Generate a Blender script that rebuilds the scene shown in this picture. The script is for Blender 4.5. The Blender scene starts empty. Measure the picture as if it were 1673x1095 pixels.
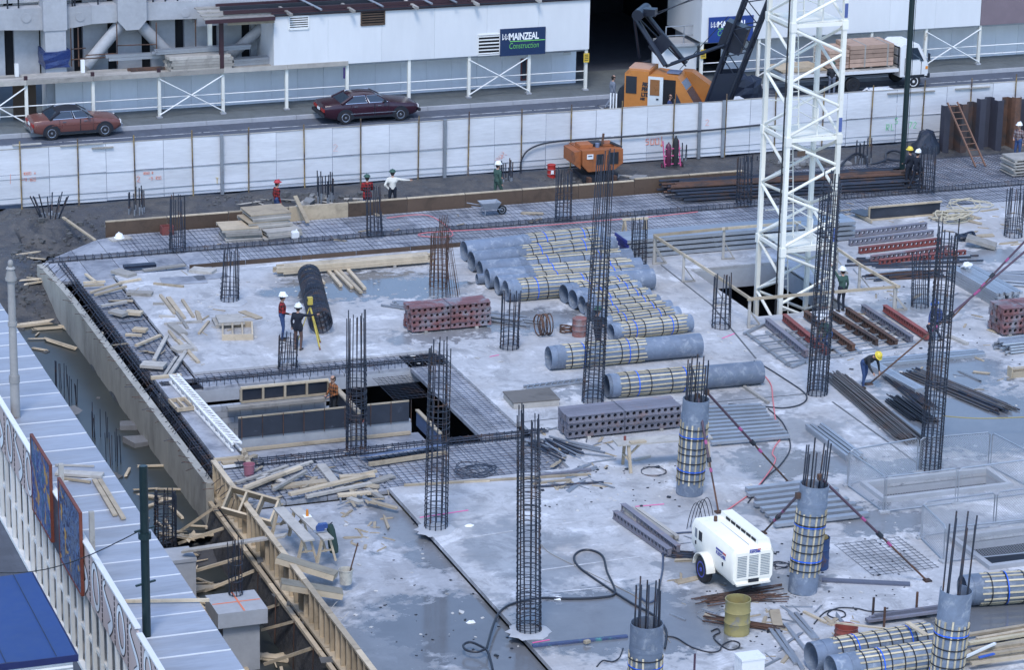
import bpy, bmesh, math, random
from mathutils import Vector, Matrix, Quaternion
random.seed(7)
sc = bpy.context.scene
COL = sc.collection
# ---------------------------------------------------------------- camera
F, TH, RO, YW, HC = 4900.0, math.radians(17.78), math.radians(1.09), math.radians(20.28), 31.0
fw = Vector((math.sin(YW)*math.cos(TH), math.cos(YW)*math.cos(TH), -math.sin(TH)))
r0 = Vector((math.cos(YW), -math.sin(YW), 0))
u0 = r0.cross(fw)
CR = r0*math.cos(RO)+u0*math.sin(RO)
CU = -r0*math.sin(RO)+u0*math.cos(RO)
cam = bpy.data.cameras.new('camera')
camo = bpy.data.objects.new('camera', cam)
COL.objects.link(camo)
cam.sensor_width = 36
cam.lens = F/1673*36
cam.clip_start = 1
cam.clip_end = 3000
m = Matrix((CR, CU, -fw)).transposed().to_4x4()
m.translation = Vector((0, 0, HC))
camo.matrix_world = m
sc.camera = camo
# ---------------------------------------------------------------- light
SUN_EL, SUN_AZ = math.radians(56), math.radians(205)      # high overcast sun behind the camera
w = bpy.data.worlds.new('World'); sc.world = w; w.use_nodes = True
nt = w.node_tree; nt.nodes.clear()
sky = nt.nodes.new('ShaderNodeTexSky'); sky.sky_type = 'NISHITA'; sky.sun_disc = False
sky.sun_elevation = SUN_EL; sky.sun_rotation = SUN_AZ
sky.air_density = 1.0; sky.dust_density = 0.6; sky.ozone_density = 4.0
bg = nt.nodes.new('ShaderNodeBackground'); bg.inputs[1].default_value = 0.15
wo = nt.nodes.new('ShaderNodeOutputWorld')
nt.links.new(sky.outputs[0], bg.inputs[0]); nt.links.new(bg.outputs[0], wo.inputs[0])
sl = bpy.data.lights.new('sun', 'SUN'); sl.energy = 1.0; sl.angle = math.radians(16); sl.color = (1, .97, .93)
so = bpy.data.objects.new('sun', sl); COL.objects.link(so)
sd = Vector((math.sin(SUN_AZ)*math.cos(SUN_EL), math.cos(SUN_AZ)*math.cos(SUN_EL), math.sin(SUN_EL)))
so.rotation_euler = (-sd).to_track_quat('-Z', 'Y').to_euler()
so.location = (30, 60, 60)
sc.view_settings.view_transform = 'Standard'; sc.view_settings.look = 'None'
sc.view_settings.exposure = 1.1; sc.view_settings.gamma = 1; sc.view_settings.use_curve_mapping = False

# ---------------------------------------------------------------- geometry of the view (places measured on the ground)
def ray(px, py):
    return fw+CR*((px-836.5)/F)+CU*((547.5-py)/F)
def G(px, py, z=0.0):
    d = ray(px, py); t = (z-HC)/d.z
    return Vector((d.x*t, d.y*t, z))
def PY(px, py, Y):
    d = ray(px, py); t = Y/d.y
    return Vector((d.x*t, Y, HC+d.z*t))
def PX(px, py, X):
    d = ray(px, py); t = X/d.x
    return Vector((X, d.y*t, HC+d.z*t))
def PJ(p):
    v = Vector(p)-Vector((0, 0, HC)); c = v.dot(fw)
    return 836.5+F*v.dot(CR)/c, 547.5-F*v.dot(CU)/c
def HT(p, py):
    """height z above the foot point p at which a vertical there reaches picture row py"""
    a, b = -5.0, 60.0
    for _ in range(40):
        c = (a+b)/2
        if PJ((p[0], p[1], c))[1] > py: a = c
        else: b = c
    return (a+b)/2
def SC(p):
    return F/((Vector(p)-Vector((0, 0, HC))).dot(fw))

# ---------------------------------------------------------------- materials
MATS = {}
def node(nt, t, **k):
    n = nt.nodes.new(t)
    for a, b in k.items(): setattr(n, a, b)
    return n
def newmat(name):
    m = bpy.data.materials.new(name); m.use_nodes = True
    nt = m.node_tree
    b = nt.nodes['Principled BSDF']
    return m, nt, b
def mixc(nt, fac, a, b, mode='MIX'):
    n = nt.nodes.new('ShaderNodeMix'); n.data_type = 'RGBA'; n.blend_type = mode
    for i, v in ((0, fac), (6, a), (7, b)):
        if hasattr(v, 'is_linked') or hasattr(v, 'links'): nt.links.new(v, n.inputs[i])
        elif i == 0: n.inputs[0].default_value = v
        else: n.inputs[i].default_value = (*v, 1) if len(v) == 3 else v
    return n.outputs[2]
def mth(nt, op, a, b=0.0, c=None, clamp=False):
    n = nt.nodes.new('ShaderNodeMath'); n.operation = op; n.use_clamp = clamp
    for i, v in ((0, a), (1, b), (2, c)):
        if v is None: continue
        if hasattr(v, 'links'): nt.links.new(v, n.inputs[i])
        else: n.inputs[i].default_value = v
    return n.outputs[0]
def ramp(nt, fac, lo, hi):
    n = nt.nodes.new('ShaderNodeMapRange'); n.inputs[1].default_value = lo; n.inputs[2].default_value = hi
    n.clamp = True
    nt.links.new(fac, n.inputs[0]); return n.outputs[0]
def noise(nt, vec, scale, detail=4, rough=.6, dist=0.0):
    n = nt.nodes.new('ShaderNodeTexNoise'); n.inputs['Scale'].default_value = scale
    n.inputs['Detail'].default_value = detail; n.inputs['Roughness'].default_value = rough
    n.inputs['Distortion'].default_value = dist
    if vec is not None: nt.links.new(vec, n.inputs['Vector'])
    return n.outputs['Fac']
def vmap(nt, vec, scale):
    n = nt.nodes.new('ShaderNodeMapping'); n.inputs['Scale'].default_value = scale
    nt.links.new(vec, n.inputs['Vector']); return n.outputs[0]
def M(name, col=None, rough=.7, var=.3, scale=1.5, metal=0.0, bump=.0, second=None, second_scale=.8, second_amt=(.5, .7), rand=.12, stretch=None, obj=False, spec=.5):
    """a base colour broken up by two noises, an optional second colour in patches (rust, dirt), small per-object shift"""
    if name in MATS: return MATS[name]
    m, nt, b = newmat(name)
    if obj: vec = node(nt, 'ShaderNodeTexCoord').outputs['Object']
    else: vec = node(nt, 'ShaderNodeNewGeometry').outputs['Position']
    if stretch: vec = vmap(nt, vec, stretch)
    n1 = noise(nt, vec, scale*4, 6, .65); n2 = noise(nt, vec, scale*.6, 3, .6)
    f = mth(nt, 'ADD', mth(nt, 'MULTIPLY', n1, .6), mth(nt, 'MULTIPLY', n2, .7))
    f = mth(nt, 'MULTIPLY_ADD', mth(nt, 'SUBTRACT', f, .65), var*2.2, 1.0)
    oi = node(nt, 'ShaderNodeObjectInfo').outputs['Random']
    f = mth(nt, 'MULTIPLY', f, mth(nt, 'MULTIPLY_ADD', oi, rand*2, 1-rand))
    comb = nt.nodes.new('ShaderNodeCombineColor')
    for i in range(3): nt.links.new(f, comb.inputs[i])
    base = col
    if second:
        n3 = ramp(nt, noise(nt, vec, second_scale, 6, .7, .5), *second_amt)
        base = mixc(nt, n3, col, second)
    out = mixc(nt, 1.0, base, comb.outputs[0], 'MULTIPLY')
    nt.links.new(out, b.inputs['Base Color'])
    b.inputs['Roughness'].default_value = rough; b.inputs['Metallic'].default_value = metal
    b.inputs['Specular IOR Level'].default_value = spec
    nt.links.new(mth(nt, 'MULTIPLY_ADD', n1, .3, rough-.15, clamp=True), b.inputs['Roughness'])
    if bump:
        bp = nt.nodes.new('ShaderNodeBump'); bp.inputs['Strength'].default_value = bump; bp.inputs['Distance'].default_value = .02
        nt.links.new(n1, bp.inputs['Height']); nt.links.new(bp.outputs[0], b.inputs['Normal'])
    MATS[name] = m
    return m
def wood(name, col, var=.35):
    return M(name, col, .75, var, 1.2, stretch=(1, 1, 1), rand=.28, bump=.2, second=tuple(c*.55 for c in col), second_scale=1.7, second_amt=(.52, .75))

# ---------------------------------------------------------------- object helpers (everything is given in world coordinates)
WM = {}
I4 = Matrix.Identity(4)
def link(name, data, parent=None, T=None, mat=None):
    o = bpy.data.objects.new(name, data); COL.objects.link(o)
    T = T.copy() if T is not None else I4.copy()
    WM[o.name] = T
    if parent is not None:
        o.parent = parent; o.matrix_parent_inverse = WM[parent.name].inverted()
    o.matrix_basis = T
    if mat is not None and data is not None and len(data.materials) == 0: data.materials.append(mat)
    return o
def tag(o, label=None, cat=None, group=None, kind=None):
    if label: o['label'] = label
    if cat: o['category'] = cat
    if group: o['group'] = group
    if kind: o['kind'] = kind
    return o
def thing(name, label, cat, loc, group=None, T=None):
    o = link(name, None, None, T if T is not None else Matrix.Translation(Vector(loc)))
    o.empty_display_size = .1
    return tag(o, label, cat, group)
def TR(loc, rz=0.0):
    return Matrix.Translation(Vector(loc)) @ Matrix.Rotation(rz, 4, 'Z')
class MB:
    def __init__(s): s.v = []; s.f = []; s.mi = []; s.cur = 0
    def add(s, vs, fs):
        n = len(s.v); s.v += [tuple(v) for v in vs]
        for f in fs: s.f.append(tuple(i+n for i in f)); s.mi.append(s.cur)
    def box(s, c, d, T=None):
        x, y, z = c; a, b, h = d[0]/2, d[1]/2, d[2]/2
        vs = [Vector((x+i*a, y+j*b, z+k*h)) for k in (-1, 1) for j in (-1, 1) for i in (-1, 1)]
        if T is not None: vs = [T @ v for v in vs]
        s.add(vs, [(0, 2, 3, 1), (4, 5, 7, 6), (0, 1, 5, 4), (2, 6, 7, 3), (0, 4, 6, 2), (1, 3, 7, 5)])
    def beam(s, p, q, w, h, up=(0, 0, 1)):
        p, q = Vector(p), Vector(q); d = (q-p).normalized(); up = Vector(up)
        if abs(d.dot(up)) > .98: up = Vector((0, 1, 0))
        r = d.cross(up).normalized(); u = r.cross(d)
        vs = [a+r*i*w/2+u*j*h/2 for a in (p, q) for i, j in ((-1, -1), (1, -1), (1, 1), (-1, 1))]
        s.add(vs, [(0, 1, 2, 3), (7, 6, 5, 4), (0, 4, 5, 1), (1, 5, 6, 2), (2, 6, 7, 3), (3, 7, 4, 0)])
    def cyl(s, p, q, r, r2=None, n=8, cap=True):
        p, q = Vector(p), Vector(q); r2 = r if r2 is None else r2
        d = (q-p).normalized(); a = d.orthogonal().normalized(); b = d.cross(a)
        vs = []
        for c, rr in ((p, r), (q, r2)):
            for i in range(n):
                t = 2*math.pi*i/n; vs.append(c+a*math.cos(t)*rr+b*math.sin(t)*rr)
        fs = [(i, (i+1) % n, n+(i+1) % n, n+i) for i in range(n)]
        if cap: fs += [tuple(range(n-1, -1, -1)), tuple(range(n, 2*n))]
        s.add(vs, fs)
    def tube(s, pts, r, n=6, closed=False):
        pts = [Vector(p) for p in pts]; k = len(pts); vs = []
        up = None
        for i, p in enumerate(pts):
            a = pts[(i-1) % k] if closed or i else p; b = pts[(i+1) % k] if closed or i < k-1 else p
            d = (b-a).normalized()
            if up is None: up = d.orthogonal().normalized()
            up = (up-d*up.dot(d)).normalized(); x = d.cross(up)
            for j in range(n):
                t = 2*math.pi*j/n; vs.append(p+up*math.cos(t)*r+x*math.sin(t)*r)
        fs = []
        for i in range(k if closed else k-1):
            i2 = (i+1) % k
            for j in range(n): fs.append((i*n+j, i*n+(j+1) % n, i2*n+(j+1) % n, i2*n+j))
        if not closed: fs += [tuple(range(n-1, -1, -1)), tuple((k-1)*n+j for j in range(n))]
        s.add(vs, fs)
    def prism(s, poly, z0, z1):
        n = len(poly)
        a = sum(poly[i][0]*poly[(i+1) % n][1]-poly[(i+1) % n][0]*poly[i][1] for i in range(n))
        if a < 0: poly = poly[::-1]
        vs = [(p[0], p[1], z0) for p in poly]+[(p[0], p[1], z1) for p in poly]
        s.add(vs, [tuple(range(n-1, -1, -1)), tuple(range(n, 2*n))]+[(i, (i+1) % n, n+(i+1) % n, n+i) for i in range(n)])
    def poly(s, pts): s.add(pts, [tuple(range(len(pts)))])
    def ell(s, c, r, T=None, nu=12, nv=8):
        vs = []
        for j in range(nv+1):
            ph = math.pi*j/nv-math.pi/2
            for i in range(nu):
                t = 2*math.pi*i/nu
                v = Vector((c[0]+r[0]*math.cos(ph)*math.cos(t), c[1]+r[1]*math.cos(ph)*math.sin(t), c[2]+r[2]*math.sin(ph)))
                vs.append(T @ v if T is not None else v)
        s.add(vs, [(j*nu+i, j*nu+(i+1) % nu, (j+1)*nu+(i+1) % nu, (j+1)*nu+i) for j in range(nv) for i in range(nu)])
    def loft(s, secs, closed=True, cap=True):
        n = len(secs[0]); vs = [v for q in secs for v in q]; fs = []
        for k in range(len(secs)-1):
            for i in range(n if closed else n-1):
                j = (i+1) % n; fs.append((k*n+i, k*n+j, (k+1)*n+j, (k+1)*n+i))
        if cap: fs += [tuple(range(n-1, -1, -1)), tuple((len(secs)-1)*n+i for i in range(n))]
        s.add(vs, fs)
    def mesh(s, name, mats=None, smooth=False):
        me = bpy.data.meshes.new(name); me.from_pydata(s.v, [], s.f)
        for m in (mats or []): me.materials.append(m)
        if mats and len(mats) > 1: me.polygons.foreach_set('material_index', s.mi)
        if smooth:
            me.polygons.foreach_set('use_smooth', [True]*len(me.polygons))
            me.set_sharp_from_angle(angle=math.radians(40))
        me.update(); return me
    def obj(s, name, mat, parent=None, T=None, smooth=False):
        return link(name, s.mesh(name, mat if isinstance(mat, list) else [mat], smooth), parent, T)
def recalc(me):
    b = bmesh.new(); b.from_mesh(me); bmesh.ops.recalc_face_normals(b, faces=b.faces); b.to_mesh(me); b.free()
CACHE = {}
def unit_bar(mat, n=6):
    k = ('bar', mat.name, n)
    if k not in CACHE:
        b = MB(); b.cyl((0, 0, 0), (0, 0, 1), 1, n=n); CACHE[k] = b.mesh('bar', [mat], n > 6)
    return CACHE[k]
def unit_box(mat):
    k = ('box', mat.name)
    if k not in CACHE:
        b = MB(); b.box((0, 0, 0), (1, 1, 1)); CACHE[k] = b.mesh('box', [mat])
    return CACHE[k]
def frame_of(p, q, up=(0, 0, 1)):
    p, q = Vector(p), Vector(q); d = (q-p).normalized(); up = Vector(up)
    if abs(d.dot(up)) > .98: up = Vector((0, 1, 0))
    r = up.cross(d).normalized(); u = d.cross(r)
    return Matrix((d, r, u)).transposed().to_4x4(), (q-p).length       # x along, y across, z up
def bar(name, p, q, r, mat, parent=None, n=6):
    """a round bar from p to q, sharing one mesh with all its likes"""
    R, L = frame_of(p, q)
    T = Matrix.Translation(Vector(p)) @ R @ Matrix.Rotation(math.pi/2, 4, 'Y') @ Matrix.Diagonal((r, r, L, 1))
    return link(name, unit_bar(mat, n), parent, T)
def beam(name, p, q, w, h, mat, parent=None, up=(0, 0, 1)):
    R, L = frame_of(p, q, up)
    T = Matrix.Translation((Vector(p)+Vector(q))/2) @ R @ Matrix.Diagonal((L, w, h, 1))
    return link(name, unit_box(mat), parent, T)
def box(name, c, d, mat, parent=None, rz=0.0, T=None):
    X = (T if T is not None else I4) @ Matrix.Translation(Vector(c)) @ Matrix.Rotation(rz, 4, 'Z') @ Matrix.Diagonal((d[0], d[1], d[2], 1))
    return link(name, unit_box(mat), parent, X)
def smooth_path(pts, k=6):
    pts = [Vector(p) for p in pts]; out = []
    for i in range(len(pts)-1):
        a, b = pts[i], pts[i+1]; p = pts[i-1] if i else a; n = pts[i+2] if i+2 < len(pts) else b
        for j in range(k):
            t = j/k
            out.append(.5*((2*a)+(b-p)*t+(2*p-5*a+4*b-n)*t*t+(3*a-p-3*b+n)*t**3))
    return out+[pts[-1]]
def text_obj(name, body, size, mat, parent, T, extr=.004, bold=0.0, shear=0.0, spacing=1.0, fit=0):
    c = bpy.data.curves.new(name, 'FONT'); c.body = body; c.size = size; c.extrude = extr; c.offset = bold; c.shear = shear
    c.space_character = spacing
    c.resolution_u = 3
    o = bpy.data.objects.new('tmp', c); COL.objects.link(o)
    dg = bpy.context.evaluated_depsgraph_get()
    me = bpy.data.meshes.new_from_object(o.evaluated_get(dg)); bpy.data.objects.remove(o)
    me.materials.clear(); me.materials.append(mat)
    if fit:
        k = fit/max(v.co.x for v in me.vertices)
        for v in me.vertices: v.co.x *= k
    return link(name, me, parent, T)
# ---------------------------------------------------------------- palette
m_conc = M('concrete', (.36, .37, .39), .75, .3, 1.2, bump=.15)
m_plank = M('precast', (.33, .34, .37), .7, .45, .9, second=(.17, .18, .21), second_scale=.9, second_amt=(.45, .65), rand=.16, bump=.1)
m_wallc = M('wall_concrete', (.34, .325, .285), .8, .4, 1.0, second=(.2, .19, .17), second_scale=.7, second_amt=(.48, .72), stretch=(1, 1, .45), bump=.2)
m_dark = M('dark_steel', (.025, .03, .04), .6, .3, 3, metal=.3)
m_rebar = M('rebar_steel', (.035, .043, .062), .55, .5, 4, metal=.3, second=(.10, .055, .035), second_scale=2, second_amt=(.52, .68), rand=.3)
m_rust = M('rust', (.10, .05, .032), .8, .5, 3, second=(.035, .03, .03), second_scale=1.4, second_amt=(.45, .65), rand=.3)
m_white = M('white_paint', (.74, .74, .72), .55, .1, 2, second=(.5, .47, .4), second_scale=1.5, second_amt=(.6, .78))
m_cream = M('cream_paint', (.74, .72, .64), .45, .12, 2, second=(.45, .36, .25), second_scale=2.2, second_amt=(.62, .75))
m_sheet = M('white_sheet', (.66, .67, .68), .6, .12, .6, stretch=(1, 1, .25), rand=.03)
m_hoard = M('hoarding', (.76, .77, .79), .65, .15, .8, stretch=(1, 1, .3), rand=.05)
m_fence = M('fence_film', (.60, .61, .64), .42, .28, 1.4, stretch=(.35, .35, 2.2), rand=.07, bump=.3)
m_ply = wood('plywood', (.40, .32, .22))
m_board = wood('board', (.46, .375, .265))
m_boardg = wood('weathered_board', (.36, .335, .30))
m_brownply = wood('brown_ply', (.085, .055, .037))
m_blackply = M('film_ply', (.03, .036, .05), .4, .4, 1.2, second=(.16, .18, .22), second_scale=1.1, second_amt=(.6, .8))
m_blueply = M('blue_film_ply', (.10, .14, .24), .45, .4, 1.2, second=(.3, .33, .4), second_scale=1.3, second_amt=(.55, .75))
m_red = M('red_oxide', (.21, .055, .047), .65, .35, 2, second=(.16, .06, .05), second_scale=1.8, second_amt=(.5, .7), rand=.2)
m_redgrey = M('red_grey_steel', (.19, .085, .085), .65, .4, 2, second=(.2, .19, .21), second_scale=1.2, second_amt=(.45, .6), rand=.2)
m_purple = M('purple_grey_steel', (.17, .165, .195), .65, .35, 2, second=(.22, .15, .14), second_scale=1.8, second_amt=(.55, .7), rand=.2)
m_galv = M('galvanised', (.36, .38, .41), .42, .25, 3, metal=.55, rand=.12)
m_greysteel = M('grey_steel', (.26, .28, .31), .5, .3, 2, metal=.35, rand=.15, second=(.16, .13, .12), second_scale=1.5, second_amt=(.58, .74))
m_tube = M('tube_plastic', (.15, .185, .245), .5, .45, 1.6, second=(.27, .30, .345), second_scale=3.5, second_amt=(.52, .66), rand=.2)
m_batten = wood('batten', (.50, .425, .29))
m_strap = M('black_strap', (.012, .013, .016), .5, .2)
m_bluestrap = M('blue_strap', (.02, .12, .62), .45, .1)
m_rubber = M('rubber', (.018, .019, .022), .75, .2)
m_hose = M('hose', (.02, .024, .035), .5, .2)
m_pink = M('pink_hose', (.55, .16, .17), .5, .2)
m_glass = M('glass', (.03, .045, .065), .08, .1, spec=.8)
m_chrome = M('chrome', (.6, .62, .65), .2, .05, metal=.9)
m_blackh = M('opening_black', (.008, .009, .012), .9, .1)
m_blue = M('blue_canvas', (.018, .05, .17), .55, .25, .8, rand=.02)
m_pole = M('green_pole', (.008, .022, .024), .35, .3, 3)
m_orange = M('orange_paint', (.44, .165, .035), .5, .25, 1.5, second=(.22, .09, .04), second_scale=1.8, second_amt=(.58, .75))
m_rustorange = M('rusty_orange', (.34, .11, .035), .65, .35, 2, second=(.12, .055, .035), second_scale=1.6, second_amt=(.5, .7))
m_spray = M('spray_orange', (.75, .22, .12), .7, .2)
m_sprayp = M('spray_pink', (.75, .12, .32), .7, .2)
m_sprayg = M('spray_green', (.12, .55, .22), .7, .2)
m_yellow = M('yellow_paint', (.62, .42, .05), .5, .2)
m_tarpb = M('dark_tarp', (.012, .018, .035), .45, .4, 2, bump=.6)

def slab_mat(name, dry, wet, blobs, base_wet=.0, asphalt=False):
    """concrete: fine mottling, pale laitance, and rain-wet patches (darker, glossy) of given places and sizes"""
    m, nt, b = newmat(name)
    pos = node(nt, 'ShaderNodeNewGeometry').outputs['Position']
    n_f = noise(nt, pos, 9, 8, .75); n_m = noise(nt, pos, 1.1, 6, .65, .6); n_l = noise(nt, pos, .28, 5, .6)
    n_t = noise(nt, vmap(nt, pos, (3.2, .35, 1)), 1.4, 5, .6)                  # trowel and tyre streaks
    w1 = noise(nt, pos, .7, 5, .62); w2 = noise(nt, vmap(nt, pos, (1, 1, 1)), 2.6, 4, .6)
    sep = node(nt, 'ShaderNodeSeparateXYZ'); nt.links.new(pos, sep.inputs[0])
    px = mth(nt, 'ADD', sep.outputs[0], mth(nt, 'MULTIPLY_ADD', w1, 5.0, -2.5))
    py = mth(nt, 'ADD', sep.outputs[1], mth(nt, 'MULTIPLY_ADD', w2, 4.0, -2.0))
    acc = None
    for (x, y, rx, ry, amt) in blobs:
        dx = mth(nt, 'MULTIPLY', mth(nt, 'SUBTRACT', px, x), 1/rx); dy = mth(nt, 'MULTIPLY', mth(nt, 'SUBTRACT', py, y), 1/ry)
        d2 = mth(nt, 'ADD', mth(nt, 'MULTIPLY', dx, dx), mth(nt, 'MULTIPLY', dy, dy))
        n = nt.nodes.new('ShaderNodeMapRange'); n.inputs[1].default_value = 1.25; n.inputs[2].default_value = .7
        n.inputs[3].default_value = 0; n.inputs[4].default_value = amt; n.clamp = True
        nt.links.new(d2, n.inputs[0])
        acc = n.outputs[0] if acc is None else mth(nt, 'MAXIMUM', acc, n.outputs[0])
    rnd = ramp(nt, n_l, .60, .68)
    gen = mth(nt, 'MULTIPLY', rnd, base_wet)
    wetm = mth(nt, 'MAXIMUM', acc, gen) if acc is not None else gen
    col = mixc(nt, ramp(nt, n_m, .36, .68), tuple(c*.88 for c in dry), tuple(min(1, c*1.14) for c in dry))
    n_s = noise(nt, vmap(nt, pos, (1, 1, 1)), 3.4, 7, .78, .3)
    col = mixc(nt, mth(nt, 'MULTIPLY', ramp(nt, n_s, .50, .66), .55), col, tuple(c*.72 for c in dry))
    n_p = noise(nt, pos, 5.5, 8, .8)
    n_d = noise(nt, pos, .9, 9, .74, .8); n_w = noise(nt, pos, .55, 9, .72, .5); n_b = noise(nt, pos, .22, 4, .6); n_k = noise(nt, vmap(nt, pos, (.4, 4.5, 1)), 1.2, 6, .7)
    if not asphalt:
        col = mixc(nt, mth(nt, 'MULTIPLY', ramp(nt, n_b, .50, .66), .5), col, (dry[0]*.82, dry[1]*.74, dry[2]*.66))
        col = mixc(nt, mth(nt, 'MULTIPLY', ramp(nt, n_d, .53, .60), .62), col, tuple(c*.56 for c in dry))
        col = mixc(nt, mth(nt, 'MULTIPLY', ramp(nt, n_k, .58, .66), .4), col, tuple(c*.62 for c in dry))
        col = mixc(nt, mth(nt, 'MULTIPLY', ramp(nt, n_w, .55, .62), .75), col, tuple(min(.78, c*1.5) for c in dry))
    col = mixc(nt, mth(nt, 'MULTIPLY', ramp(nt, n_p, .60, .68), .6), col, tuple(min(.8, c*1.45) for c in dry))
    col = mixc(nt, mth(nt, 'MULTIPLY', ramp(nt, n_t, .52, .72), .45), col, tuple(c*.68 for c in dry))
    col = mixc(nt, mth(nt, 'MULTIPLY', ramp(nt, n_f, .56, .70), .5), col, tuple(c*.6 for c in dry))
    col = mixc(nt, wetm, col, mixc(nt, n_m, tuple(c*.8 for c in wet), tuple(c*1.2 for c in wet)))
    nt.links.new(col, b.inputs['Base Color'])
    rough = mth(nt, 'MULTIPLY_ADD', wetm, -.72 if not asphalt else -.4, .82)
    rough = mth(nt, 'MAXIMUM', mth(nt, 'ADD', rough, mth(nt, 'MULTIPLY_ADD', n_m, .2, -.1)), .07)
    nt.links.new(rough, b.inputs['Roughness'])
    bp = nt.nodes.new('ShaderNodeBump'); bp.inputs['Distance'].default_value = .02
    nt.links.new(mth(nt, 'MULTIPLY_ADD', wetm, -.22, .25), bp.inputs['Strength'])
    nt.links.new(n_f, bp.inputs['Height']); nt.links.new(bp.outputs[0], b.inputs['Normal'])
    return m
def blob(px, py, rx, ry, amt=1.0):
    p = G(px, py); return (p.x, p.y, rx, ry, amt)
m_slab = slab_mat('slab_concrete', (.44, .44, .45), (.135, .14, .15), [
    blob(585, 468, 3.3, 1.7), blob(690, 470, 1.6, 1.5), blob(860, 525, 2.2, 1.3, .8), blob(720, 548, 2.0, .7, .7),
    blob(1000, 1015, 3.2, 2.3, .9), blob(1130, 1035, 1.6, 1.3, .9), blob(860, 900, 1.7, 2.6, .55), blob(1540, 610, 2.6, 1.8, .9),
    blob(1600, 690, 3.6, 3.0, .95), blob(1500, 660, 1.6, 1.6, .7), blob(1320, 760, 2.2, 1.1, .8), blob(1300, 700, 1.5, 1.2, .5), blob(1240, 745, 1.2, .8, .7),
    blob(1480, 765, 2.0, .8, .8), blob(1640, 1010, 2.4, 1.5, 1), blob(1270, 835, 1.1, .9, .7), blob(1440, 850, 1.3, 1.2, .8),
    blob(1260, 955, 1.4, .8, .7), blob(1500, 500, 2.4, 1.1, .6), blob(1600, 420, 2.2, 1.0, .7), blob(1150, 930, .9, 1.1, .6),
    blob(940, 640, 2.2, .6, .6), blob(1190, 655, 2.6, .7, .5), blob(1560, 860, .8, 2.4, .5), blob(780, 1000, .9, 1.8, .5), blob(330, 520, .9, 1.2, .3)], base_wet=.35)
m_lowslab = slab_mat('low_slab_concrete', (.36, .365, .385), (.13, .135, .145), [
    blob(740, 1010, 2.4, 2.2, 1), blob(620, 1060, 1.5, 2.2, .8), blob(720, 890, 1.2, 1.5, .8), blob(660, 850, 1.0, 2.4, .65), blob(530, 900, .9, 2.2, .35), blob(860, 1060, 1.8, 2.6, .9)], base_wet=.4)
m_asphalt = slab_mat('asphalt', (.085, .097, .125), (.05, .058, .078), [], base_wet=.5, asphalt=True)
m_footway = slab_mat('footway', (.125, .14, .145), (.07, .078, .08), [], base_wet=.5, asphalt=True)
def soil_mat():
    m, nt, b = newmat('soil')
    pos = node(nt, 'ShaderNodeNewGeometry').outputs['Position']
    a = noise(nt, pos, 1.3, 8, .7, .4); c = noise(nt, pos, 7, 6, .7); d = noise(nt, pos, .35, 3)
    col = mixc(nt, ramp(nt, a, .35, .65), (.028, .03, .036), (.105, .098, .092))
    col = mixc(nt, mth(nt, 'MULTIPLY', ramp(nt, d, .5, .65), .6), col, (.05, .055, .072))
    col = mixc(nt, mth(nt, 'MULTIPLY', ramp(nt, c, .60, .72), .6), col, (.22, .215, .21))
    nt.links.new(col, b.inputs['Base Color'])
    nt.links.new(mth(nt, 'MULTIPLY_ADD', ramp(nt, a, .4, .6), .5, .35), b.inputs['Roughness'])
    bp = nt.nodes.new('ShaderNodeBump'); bp.inputs['Distance'].default_value = .06; bp.inputs['Strength'].default_value = .7
    nt.links.new(c, bp.inputs['Height']); nt.links.new(bp.outputs[0], b.inputs['Normal'])
    return m
m_soil = soil_mat()
def water_mat():
    m, nt, b = newmat('muddy_water')
    pos = node(nt, 'ShaderNodeNewGeometry').outputs['Position']
    col = mixc(nt, noise(nt, pos, .5, 3), (.022, .026, .026), (.05, .055, .048))
    nt.links.new(col, b.inputs['Base Color']); b.inputs['Roughness'].default_value = .3
    bp = nt.nodes.new('ShaderNodeBump'); bp.inputs['Distance'].default_value = .01; bp.inputs['Strength'].default_value = .12
    nt.links.new(noise(nt, pos, 3, 3), bp.inputs['Height']); nt.links.new(bp.outputs[0], b.inputs['Normal'])
    return m
m_water = water_mat()

# ---------------------------------------------------------------- ground, street, excavation
def sheet(name, x0, x1, y0, y1, z, mat, kind='structure'):
    b = MB(); b.poly([(x0, y0, z), (x1, y0, z), (x1, y1, z), (x0, y1, z)])
    return tag(b.obj(name, mat), kind=kind)
sheet('ground', -900, 1000, -500, 1500, -4.0, m_soil)
KERB, FENCE, POSTS, HOARD = 122.2, 111.15, 123.45, 124.9
sheet('road', -200, 300, 111.3, KERB, 0, m_asphalt)
sheet('street_beyond', -200, 300, 124.0, 700, -.004, m_asphalt)
b = MB(); b.box((50, (KERB+.15+127)/2, 0.06), (500, 127-KERB-.15, .18)); tag(b.obj('pavement', m_footway), kind='structure')
b = MB()
for i in range(-70, 170): b.box((i*2.0, KERB+.075, .065), (1.985, .15, .2))
tag(b.obj('kerb', m_conc), kind='structure')
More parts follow.
